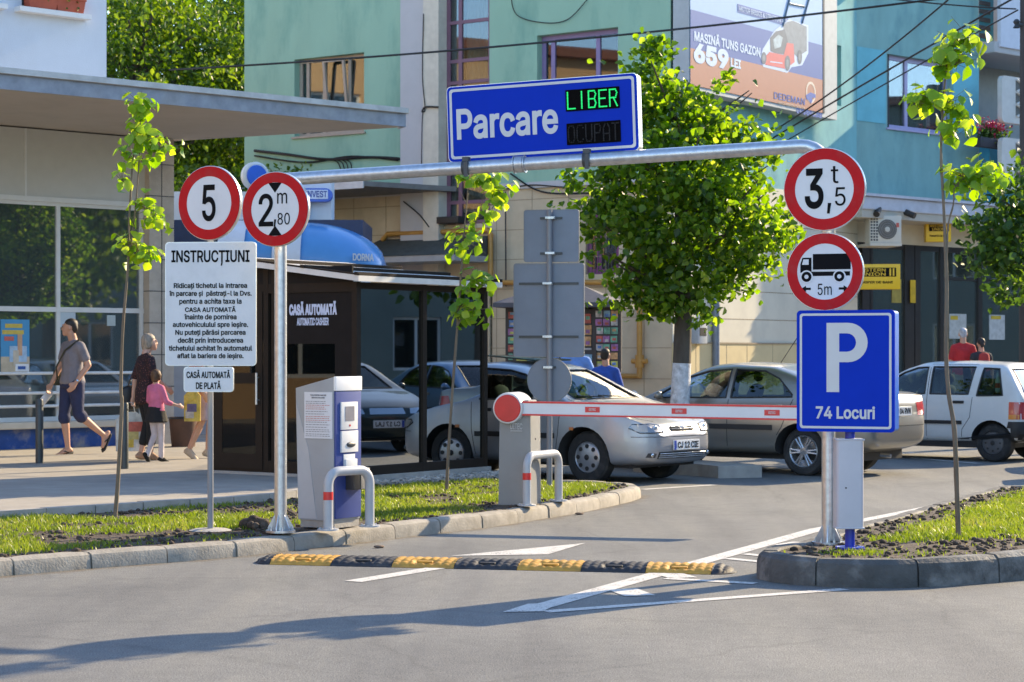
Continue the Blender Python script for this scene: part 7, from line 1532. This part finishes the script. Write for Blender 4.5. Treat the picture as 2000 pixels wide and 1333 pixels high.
# ================================================================ people
SKIN = M('skin', (.50, .27, .18), .55, var=.06, scale=10); SKIN2 = M('skin_pale', (.56, .33, .24), .55, var=.06, scale=10)
def remesh(mb, name, mat, parent, vox=.012, sm=6):
    o = mb.build('tmp', None, None, smooth=0); r = o.modifiers.new('r', 'REMESH'); r.mode = 'VOXEL'; r.voxel_size = vox; s = o.modifiers.new('s', 'SMOOTH'); s.factor = .5; s.iterations = sm
    me = evaluated(o); bpy.data.objects.remove(o); me.polygons.foreach_set('use_smooth', [True] * len(me.polygons)); return new_obj(name, me, mat, parent)
def figure(label, pos, rz, H, J, wear, skin=SKIN, hair=(.02, .015, .012), look=0., hairstyle='short', lean=0., wide=1., face_down=0.):
    """J: joints in a 1.8 m frame facing -Y, x to the figure's left; wear: list of garment tuples"""
    t = thing('person', label, 'person', pos, rz); k = H / 1.8; V = lambda p: Vector(p) * k
    D = dict(pel=(0, 0, .96), wai=(0, 0, 1.12), che=(0, .0, 1.33), nek=(0, .01, 1.50), hea=(0, -.02, 1.652), ls=(.160, .01, 1.405), rs=(-.160, .01, 1.405), le=(.23, .03, 1.16), re=(-.23, .03, 1.16), lw=(.25, -.05, .92), rw=(-.25, -.05, .92),
             lh=(.095, 0, .93), rh=(-.095, 0, .93), lk=(.10, -.02, .51), rk=(-.10, -.02, .51), la=(.10, .02, .085), ra=(-.10, .02, .085), lt=None, rt=None); D.update(J)
    W = lambda v: (v[0] * wide * k, v[1] * wide * k, v[2] * k)
    def torso(m, e=0., low=True):
        g = lambda v: tuple(q + e for q in W(v))
        m.hull([(V(D['pel']), g((.158, .115, .09))), (V(D['wai']), g((.138, .10, .07)))]); m.hull([(V(D['wai']), g((.138, .10, .07))), (V(D['che']), g((.138, .108, .09)))])
        for s in ('ls', 'rs'): m.hull([(V(D['che']), g((.105, .095, .09))), (V(D[s]), .05 * k + e)]); m.hull([(V(D[s]) + Vector((0, 0, .012 * k)), .036 * k + e), (V(D['nek']) + Vector((0, 0, -.035 * k)), .056 * k + e * .4), (V(D['che']), g((.08, .085, .08)))])
    def arm(m, s, e=0., upto=1., fore=0.):
        a, b, c_ = V(D[s + 's']), V(D[s + 'e']), V(D[s + 'w']); m.hull([(a, .056 * k + e), (a.lerp(b, upto), (.043 if upto == 1 else .052) * k + e)])
        if upto == 1 and fore: m.hull([(b, .042 * k + e), (b.lerp(c_, fore), (.042 - .013 * fore) * k + e)])
    def hand(m, s):
        b, c_ = V(D[s + 'e']), V(D[s + 'w']); d = (c_ - b).normalized(); sg = 1 if s == 'l' else -1; side = Vector((sg, 0, 0)); side = (side - d * side.dot(d)).normalized(); fwd = d.cross(side).normalized(); fwd = fwd if fwd.y < 0 else -fwd
        pc = c_ + d * .055 * k; m.hull([(c_ + d * .015 * k, .026 * k), (pc + fwd * .022 * k + d * .025 * k, .018 * k), (pc - fwd * .022 * k + d * .025 * k, .018 * k)])
        for i, (off, L) in enumerate(((-.03, .06), (-.01, .075), (.011, .078), (.031, .07))):
            p0 = pc + fwd * off * k + d * .035 * k; p1 = p0 + d * L * .5 * k - side * .012 * k; p2 = p1 + d * L * .4 * k - side * .028 * k; m.hull([(p0, .0105 * k), (p1, .0095 * k)]); m.hull([(p1, .0095 * k), (p2, .0085 * k)])
        p0 = c_ + d * .03 * k + fwd * .026 * k; p1 = p0 + fwd * .03 * k + d * .03 * k - side * .012 * k; p2 = p1 + d * .03 * k - side * .01 * k; m.hull([(p0, .013 * k), (p1, .011 * k)]); m.hull([(p1, .011 * k), (p2, .009 * k)])
    def leg(m, s, e=0., upto=2., flare=0.):
        a, b, c_ = V(D[s + 'h']), V(D[s + 'k']), V(D[s + 'a'])
        if upto <= 1: m.hull([(a, .088 * k * wide + e), (a.lerp(b, upto), (.088 - .03 * upto) * k + e + flare)]); return
        m.hull([(a, .088 * k * wide + e), (b, .055 * k + e)]); f_ = upto - 1
        if e: m.hull([(b, .058 * k + e), (b.lerp(c_, f_), .05 * k + e + flare)])
        else: m.hull([(b, .053 * k), (b.lerp(c_, .3), .056 * k)]); m.hull([(b.lerp(c_, .3), .056 * k), (c_, .034 * k)])
    def foot(m, s, e=0., base=.0):
        c_ = V(D[s + 'a']); tdir = Vector(D[s + 't'] or (0, -1, -.2)).normalized(); dn = Vector((0, 0, -1)) if abs(tdir.z) < .7 else Vector((0, 1, 0)); he = c_ - tdir * .045 * k + dn * .045 * k
        m.hull([(c_, .033 * k + e), (he, .03 * k + e), (c_ + tdir * .11 * k + dn * .05 * k, (.038 * k + e, .03 * k + e, .022 * k + e))]); m.hull([(c_ + tdir * .1 * k + dn * .052 * k, (.038 * k + e, .03 * k + e, .02 * k + e)), (c_ + tdir * .175 * k + dn * .056 * k, (.034 * k + e, .022 * k + e, .014 * k + e))])
    m = MB(); torso(m); 
    for s in 'lr': arm(m, s, 0, 1., 1.); hand(m, s); leg(m, s); foot(m, s)
    hc = V(D['hea']); HR = Matrix.Rotation(look, 3, 'Z') @ Matrix.Rotation(face_down, 3, 'X'); hp = lambda x, y, z: hc + HR @ (Vector((x, y, z)) * k)
    m.hull([(V(D['nek']), .062 * k), (hp(0, .02, -.06), .056 * k)]); m.hull([(hp(0, .018, .035), (.076 * k, .092 * k, .085 * k)), (hp(0, -.03, -.02), (.064 * k, .06 * k, .06 * k))]); m.hull([(hp(0, -.03, -.02), (.062 * k, .06 * k, .05 * k)), (hp(0, -.06, -.085), (.03 * k, .028 * k, .022 * k))])
    m.hull([(hp(0, -.088, .02), .011 * k), (hp(0, -.098, -.02), (.015 * k, .013 * k, .011 * k))]); m.hull([(hp(0, -.083, -.06), (.026 * k, .012 * k, .007 * k))]); m.hull([(hp(0, -.075, .042), (.05 * k, .016 * k, .01 * k))])
    for s in (1, -1): m.hull([(hp(s * .077, .01, .0), (.012 * k, .022 * k, .033 * k))])
    body = remesh(m, 'body', skin, t, .0105 * min(1, k + .1))
    for s in (1, -1):
        m = MB(); m.ball(hp(s * .031, -.086, .016), (.012 * k, .008 * k, .007 * k), 10); e = m.build('eye', M('eye_dark', (.03, .02, .015), .3), t)
    m = MB()
    if hairstyle == 'short':
        m.hull([(hp(0, .025, .055), (.079 * k, .095 * k, .078 * k))]); m.hull([(hp(0, .062, -.01), (.068 * k, .045 * k, .06 * k)), (hp(0, .03, .06), (.078 * k, .08 * k, .055 * k))]); m.hull([(hp(0, .056, -.04), (.05 * k, .026 * k, .035 * k))])
    elif hairstyle == 'bob':
        m.hull([(hp(0, .03, .05), (.098 * k, .104 * k, .094 * k)), (hp(0, .06, -.06), (.085 * k, .06 * k, .06 * k))])
        for s in (1, -1): m.hull([(hp(s * .075, .02, .02), (.026 * k, .06 * k, .05 * k)), (hp(s * .075, .02, -.05), (.02 * k, .045 * k, .03 * k))])
    elif hairstyle == 'bun':
        m.hull([(hp(0, .03, .05), (.086 * k, .098 * k, .085 * k))]); m.hull([(hp(0, .09, -.0), (.05 * k, .045 * k, .05 * k)), (hp(0, .1, -.05), (.03 * k, .03 * k, .03 * k))])
    o = remesh(m, 'hair', M('hair_%02d' % len(_m), hair, .6, var=.4, scale=40, stretch=(1, 1, .3)), t, .009, 3)
    if hairstyle != 'none':      # clear the face from the cap of hair
        me = o.data; bm = bmesh.new(); bm.from_mesh(me); inv_ = HR.inverted(); dl = []
        for v in bm.verts:
            q = (inv_ @ (v.co - hc)) / k
            if (q.y < -.035 and q.z < .062) or (hairstyle == 'short' and q.y < .012 and q.z < .03): dl.append(v)
        bmesh.ops.delete(bm, geom=dl, context='VERTS'); bm.to_mesh(me); bm.free()
    for w in wear:
        kind, mat = w[0], w[1]; m = MB()
        if kind == 'shirt':
            torso(m, .016 * k)
            for s in 'lr': arm(m, s, .016 * k, w[2] if w[2] <= 1 else 1., w[2] - 1 if w[2] > 1 else 0)
            if len(w) > 3: m.hull([(V(D['pel']) + Vector((0, 0, .04 * k)), tuple(q + .016 * k for q in W((.16, .118, .06)))), (V(D['pel']) + Vector((0, 0, w[3] * k)), tuple(q + .02 * k for q in W((.165, .125, .04))))])
            g_ = remesh(m, w[4] if len(w) > 4 else 'shirt', mat, t, .012, 8)
        elif kind == 'shorts':
            m.hull([(V(D['pel']) + Vector((0, 0, .06 * k)), tuple(q + .012 * k for q in W((.150, .11, .05)))), (V(D['pel']) + Vector((0, 0, -.05 * k)), tuple(q + .016 * k for q in W((.165, .12, .06))))])
            for s in 'lr': leg(m, s, .018 * k, w[2], w[3] if len(w) > 3 else .0)
            g_ = remesh(m, 'trousers' if w[2] > 1 else 'shorts', mat, t, .012, 6)
        elif kind == 'skirt':
            m.hull([(V(D['pel']) + Vector((0, 0, .10 * k)), tuple(q + .012 * k for q in W((.145, .11, .02)))), (V(D['pel']) + Vector((0, 0, -w[2] * k)), W((.20 + w[3], .17 + w[3], .015)))]); g_ = remesh(m, 'skirt', mat, t, .012, 4)
        elif kind == 'tights':
            for s in 'lr': leg(m, s, .004 * k, 2.)
            g_ = remesh(m, 'tights', mat, t, .011, 4)
        elif kind == 'shoes':
            for s in 'lr': foot(m, s, .009 * k)
            g_ = remesh(m, 'shoes', mat, t, .010, 4)
        elif kind == 'flipflop':
            for s in 'lr':
                m = MB(); c_ = V(D[s + 'a']); td = Vector(D[s + 't'] or (0, -1, -.2)).normalized(); dn = Vector((0, 0, -1)) if abs(td.z) < .7 else Vector((0, 1, 0)); dn = (dn - td * dn.dot(td)).normalized()
                m.hull([(c_ - td * .06 * k + dn * .075 * k, .012), (c_ - td * .04 * k + dn * .078 * k + Vector((.03, 0, 0)), .012), (c_ - td * .04 * k + dn * .078 * k - Vector((.03, 0, 0)), .012), (c_ + td * .17 * k + dn * .078 * k + Vector((.038, 0, 0)), .012), (c_ + td * .17 * k + dn * .078 * k - Vector((.038, 0, 0)), .012), (c_ + td * .2 * k + dn * .078 * k, .012)])
                for sd in (1, -1): m.tube([c_ + td * .12 * k + dn * .035 * k, c_ + td * .07 * k + dn * .035 * k + Vector((sd * .036, 0, .005)), c_ + td * .02 * k + dn * .06 * k + Vector((sd * .04, 0, 0))], .009, 6)
                m.build('flip_flop', mat, t)
    return t, D, k, V
def floral():
    m = bpy.data.materials.new('floral_cloth'); m.use_nodes = True; N = NT(m); tc = N.n("ShaderNodeTexCoord"); vo = N.n("ShaderNodeTexVoronoi", Scale=42.0); N.l(tc.outputs['Object'], vo.inputs['Vector'])
    c = ramp(N, vo.outputs['Distance'], [(.0, (.34, .20, .16)), (.2, (.16, .045, .04)), (.33, (.028, .012, .015)), (1, (.015, .008, .011))]); N.l(c, N.p.inputs['Base Color']); N.p.inputs['Roughness'].default_value = .85; return m
cl = lambda n, c: M(n, c, .85, var=.16, scale=7, bump=.9, bscale=9)
# man in grey T-shirt walking left
p0 = G(140, 888, SWZ); p0.x -= 0.0
t, D, k, V = figure('man in grey T-shirt, navy knee shorts and flip-flops walking left past the shop window', Vector((-5.86, 27.3, SWZ)), R(-48), 1.83,
    dict(lk=(.10, .03, .53), la=(.12, .40, .24), lt=(.0, -.45, -.9), rk=(-.09, -.07, .52), ra=(-.08, -.02, .085), re=(-.26, -.02, 1.17), rw=(-.25, -.16, .93), le=(.25, .09, 1.17), lw=(.24, -.08, .95), hea=(0, -.045, 1.655), ls=(.182, .01, 1.415), rs=(-.182, .01, 1.415)),
    [('shirt', cl('grey_tshirt', (.20, .185, .205)), .62, -.02), ('shorts', cl('navy_cloth', (.022, .028, .075)), 1.12, .02), ('flipflop', M('flip_black', (.02, .02, .02), .7))], look=R(-38), wide=1.12)
m = MB(); m.tube([V((.16, .0, 1.50)), V((.06, -.15, 1.36)), V((-.12, -.17, 1.14)), V((-.24, -.08, .98))], .012, 6); m.tube([V((.16, 0, 1.5)), V((.05, .14, 1.36)), V((-.14, .12, 1.1)), V((-.24, .0, .98))], .012, 6); m.hull([(V((-.255, -.10, .93)), (.025, .05, .03)), (V((-.255, .10, .93)), (.025, .05, .03)), (V((-.27, -.08, 1.08)), (.02, .05, .03)), (V((-.27, .08, 1.08)), (.02, .05, .03))])
o = m.build('shoulder_bag', cl('bag_olive', (.055, .05, .03))); o.location, o.rotation_euler = t.location, t.rotation_euler; tag(o, 'small dark olive shoulder bag slung on the man in grey T-shirt', 'bag')
m = MB(); m.hull([(V((-.26, -.19, .80)), (.02, .05, .05)), (V((-.27, -.28, .70)), (.015, .05, .06)), (V((-.24, -.2, .84)), .012)]); o = m.build('paper_bag', M('paper_crumpled', (.55, .55, .56), .8, var=.25, scale=16, bump=.6, bscale=20)); o.location, o.rotation_euler = t.location, t.rotation_euler; tag(o, 'crumpled pale packet in the hand of the man in grey T-shirt', 'packet')
m = MB(); m.tube([V((.238, -.066, .972)), V((.24, -.076, .955))], .034 * k, 14); m.build('wristwatch', CHROME, t)
# elderly woman in floral blouse
t, D, k, V = figure('grey-haired woman in dark floral blouse and black cropped trousers walking right', Vector((-4.62, 25.9, SWZ)), R(122), 1.62,
    dict(lk=(.10, -.06, .51), la=(.10, .05, .085), rk=(-.10, -.03, .51), ra=(-.10, -.02, .085), re=(-.25, .0, 1.18), rw=(-.22, -.2, 1.02), le=(.27, .06, 1.17), lw=(.30, .08, .90), hea=(0, -.055, 1.64), che=(0, .015, 1.33)),
    [('shirt', floral(), 1.0, -.14, 'blouse'), ('shorts', cl('black_cloth', (.012, .012, .013)), 1.62, .0), ('shoes', cl('tan_shoe', (.40, .24, .15)))], skin=SKIN2, hair=(.30, .25, .19), look=R(-22), hairstyle='bob', wide=1.18)
m = MB(); m.hull([(V((.36, .08, .98)), (.05, .14, .06)), (V((.37, .08, .78)), (.05, .15, .08))]); m.tube([V((.33, -.02, 1.04)), V((.26, .02, 1.44)), V((.34, .14, 1.04))], .012, 6); o = m.build('handbag', M('bag_black', (.012, .012, .014), .5)); o.location, o.rotation_euler = t.location, t.rotation_euler; tag(o, 'black handbag hanging at the side of the woman in floral blouse', 'bag')
def carrier(pos, w, h, rz, label, cols):
    m = MB(); m.prism([(-w / 2, -.03, 0), (w / 2, -.03, 0), (w * .52, -.03, h * .8), (w * .2, -.02, h), (-w * .2, -.02, h), (-w * .52, -.03, h * .8)], (0, .07, 0)); t_ = thing('carrier_bag', label, 'bag', pos, rz); b = m.build('bag_body', M('carrier_' + str(len(_m)), cols[0], .4, var=.3, scale=11, bump=1.0, bscale=12), t_, smooth=0)
    for i, c_ in enumerate(cols[1:]): m = MB(); m.span(-w * .42 + i * w * .1, w * .1 + i * w * .17, -.0345 - .001 * i, -.031, h * (.1 + .2 * i), h * (.35 + .2 * i)); m.build('bag_print', M('carrier_print_%d' % len(_m), c_, .5, var=.3, scale=16), b, smooth=0)
    m = MB(); m.tube([(-w * .15, 0, h), (-w * .08, 0, h + .12), (w * .08, 0, h + .12), (w * .15, 0, h)], .006, 6); m.build('bag_handle', M('carrier_handle', (.5, .5, .48), .5), t_)
hx = t.matrix_basis @ V((.31, .09, .80)); carrier(Vector((hx.x - .02, hx.y - .02, hx.z - .62)), .36, .50, R(18), 'white and yellow plastic carrier bag beside the bollard, held by the woman in floral blouse', [(.58, .57, .52), (.6, .42, .06), (.55, .44, .16), (.5, .12, .08)])
# girl in pink
t, D, k, V = figure('small girl in pink cardigan, black skirt and white tights seen from behind', Vector((-4.42, 25.45, SWZ)), R(140), 1.17,
    dict(lk=(.09, -.03, .51), la=(.10, .14, .12), lt=(0, -.6, -.8), rk=(-.08, -.06, .52), ra=(-.07, -.06, .085), re=(-.25, -.04, 1.14), rw=(-.33, -.22, 1.08), le=(.25, -.03, 1.16), lw=(.2, -.2, 1.05), hea=(0, -.015, 1.63)),
    [('shirt', cl('pink_knit', (.62, .16, .27)), 1.45, .0, 'cardigan'), ('skirt', cl('black_cloth', (.012, .012, .013)), .2, .03), ('tights', cl('white_tights', (.56, .50, .52))), ('shoes', cl('black_cloth', (.01, .01, .01)))], skin=SKIN2, hair=(.10, .05, .022), hairstyle='bob', look=R(8), wide=1.12)
m = MB(); m.hull([(V((0, 0, .98)), (.175 * k, .135 * k, .02)), (V((0, 0, .90)), (.185 * k, .145 * k, .02))]); m.build('white_hem', cl('white_shirt', (.60, .62, .68)), t)
# woman largely hidden by the instruction board
t, D, k, V = figure('woman in pale skirt and heeled sandals half hidden behind the instruction board', Vector((-3.93, 26.2, SWZ)), R(85), 1.68,
    dict(lk=(.09, -.06, .52), la=(.09, -.02, .10), rk=(-.09, .02, .52), ra=(-.09, .2, .12), rt=(0, -.8, -.6), le=(.24, .05, 1.17), lw=(.25, .02, .93)), [('shirt', cl('dark_top', (.05, .045, .06)), .7, -.02), ('skirt', cl('lilac_skirt', (.48, .40, .48)), .42, .02), ('shoes', cl('cream_shoe', (.5, .42, .32)))], skin=SKIN2, hair=(.06, .03, .02), hairstyle='bob')
hx = t.matrix_basis @ V((-.25, .02, .84)); carrier(Vector((-4.03, 25.82, .66)), .2, .40, R(5), 'yellow printed carrier bag hanging beside the thin sign post', [(.60, .44, .05), (.5, .48, .40), (.12, .10, .18)])
m = MB(); m.hull([((0, 0, 0), (.09, .04, .03)), ((.02, 0, .3), (.09, .04, .03))]); o = m.build('handbag', M('bag_rust', (.35, .085, .03), .5)); o.location = (-4.02, 25.92, 1.07); tag(o, 'rust-coloured handbag just under the small white plate', 'bag')
# boy and woman at the newsstand
figure('boy in blue hooded top standing before the newsstand with his back turned', P(1183, 690, 29.6) * Vector((1, 1, 0)) if False else Vector((183 * 29.6 / 4000, 29.6, .0)), R(172), 1.61, dict(re=(-.24, .02, 1.17), rw=(-.2, -.15, .98)), [('shirt', cl('blue_hoodie', (.03, .085, .38)), 1.7, -.06, 'hoodie'), ('shorts', cl('jeans', (.05, .07, .13)), 1.95), ('shoes', cl('black_cloth', (.01, .01, .01)))], look=R(-18), wide=1.05)
figure('fair-haired woman in pale blue top half hidden behind the grey sign back', Vector((124 * 30.6 / 4000, 30.6, .0)), R(185), 1.80, dict(re=(-.27, .03, 1.17), rw=(-.30, -.07, .93)), [('shirt', cl('pale_blue_top', (.16, .30, .62)), .55, -.02), ('shorts', cl('white_cloth', (.5, .48, .45)), 1.9), ('shoes', cl('tan_shoe', (.4, .24, .15)))], skin=SKIN2, hair=(.42, .28, .12), hairstyle='bob')
# couple at the bank
figure('grey-haired man in red shirt seen from behind at the bank window', Vector((881 * 39.5 / 4000, 39.5, SWZ)), R(172), 1.86, {}, [('shirt', cl('red_shirt', (.42, .02, .025)), .75, -.04), ('shorts', cl('beige_cloth', (.3, .26, .2)), 1.9), ('shoes', cl('black_cloth', (.01, .01, .01)))], hair=(.42, .43, .46), wide=1.2)
t, D, k, V = figure('dark-haired woman with red rucksack beside the man in red shirt', Vector((916 * 39.2 / 4000, 39.2, SWZ)), R(186), 1.66, {}, [('shirt', cl('dark_vest', (.03, .03, .035)), .25, -.02), ('shorts', cl('jeans', (.05, .07, .13)), 1.9), ('shoes', cl('black_cloth', (.01, .01, .01)))], hair=(.015, .01, .01), hairstyle='bun')
m = MB(); m.hull([(V((0, .2, 1.42)), (.10, .05, .05)), (V((0, .2, 1.14)), (.13, .07, .06))]); o = m.build('rucksack', cl('rucksack_red', (.36, .035, .03))); o.location, o.rotation_euler = t.location, t.rotation_euler; tag(o, 'red rucksack on the back of the dark-haired woman at the bank', 'rucksack')
# litter basket by the shop corner
b = thing('litter_basket', 'brown tapered litter bucket at the foot of the shop pillar', 'litter bin', (-4.75, 29.6, SWZ)); m = MB(); m.lathe([(.0, 0), (.17, 0), (.21, .42), (.2, .42), (.16, .02), (0, .02)], 20); m.build('bucket', M('bucket_brown', (.10, .05, .03), .7, var=.2), b); m = MB(); m.lathe([(.205, .40), (.222, .41), (.205, .425)], 20); m.build('rim', DKGREY, b)
# ================================================================ houses and trees outside the frame, seen only in the glass
def outside(name, label, o, deg, L, h, mat, nwin):
    F_ = Fac(o[0], o[1], deg); t = thing(name, label, 'building', (o[0], o[1], 0), F_.a)
    hs = []
    for fl in range(int(h // 3.2)):
        for k in range(nwin): a = L * (k + .3) / nwin; hs.append((a, 1 + fl * 3.2, a + L * .4 / nwin, 2.6 + fl * 3.2))
    wall('wall', 0, L, 0, h, hs, mat, t)
    mb = MB(); mb.span(.1, L - .1, .45, 7, 0, h - .1); mb.build('core', DARKIN, t, smooth=0)
    mb = MB(); mb.span(-.3, L + .3, -.4, 7.2, h, h + .3); mb.build('roof', M('roof_tile', (.22, .09, .06), .85, var=.2), t, smooth=0)
    for hh in hs: window(t, hh, FRM, cols=(.5,), fw=.08, y=.1)
outside('town_house', 'long grey green house right of the car park, seen only mirrored in glass', (42, 84), -97, 104, 10.5, M('far_render', (.16, .19, .17), .9, var=.15, scale=.6), 26)
outside('town_house', 'peach rendered house left behind the camera, seen only mirrored in upper windows', (-27, -18), 82, 66, 10.5, M('peach_render', (.62, .38, .19), .9, var=.06, scale=.6), 12)
for i, (x, y, lab) in enumerate(((21, 21, 'leafy tree right of the car park nearest the road, seen mirrored in the shop glass'), (26, 33, 'leafy tree before the grey green house, seen mirrored in the booth'), (22, 9, 'leafy tree farther along the road to the right, seen mirrored in the shop glass'))):
    t = thing('roadside_tree', lab, 'tree', (x, y, 5.2), 0, 'trees right of the car park'); r = np.random.default_rng(50 + i); out = []
    for k in range(150): d = r.normal(size=3); d /= np.linalg.norm(d); out.append(d * r.uniform(.3, 1) ** .5 * np.array([2.6, 2.6, 2.6]) + r.normal(size=(26, 3)) * .35)
    leaf_cloud('crown', np.concatenate(out), .3, BACKL, t, seed=50 + i); mb = MB(); mb.tube([(0, 0, -5.2), (0, 0, 0)], [.25, .15], 10); mb.build('trunk', BARK, t)
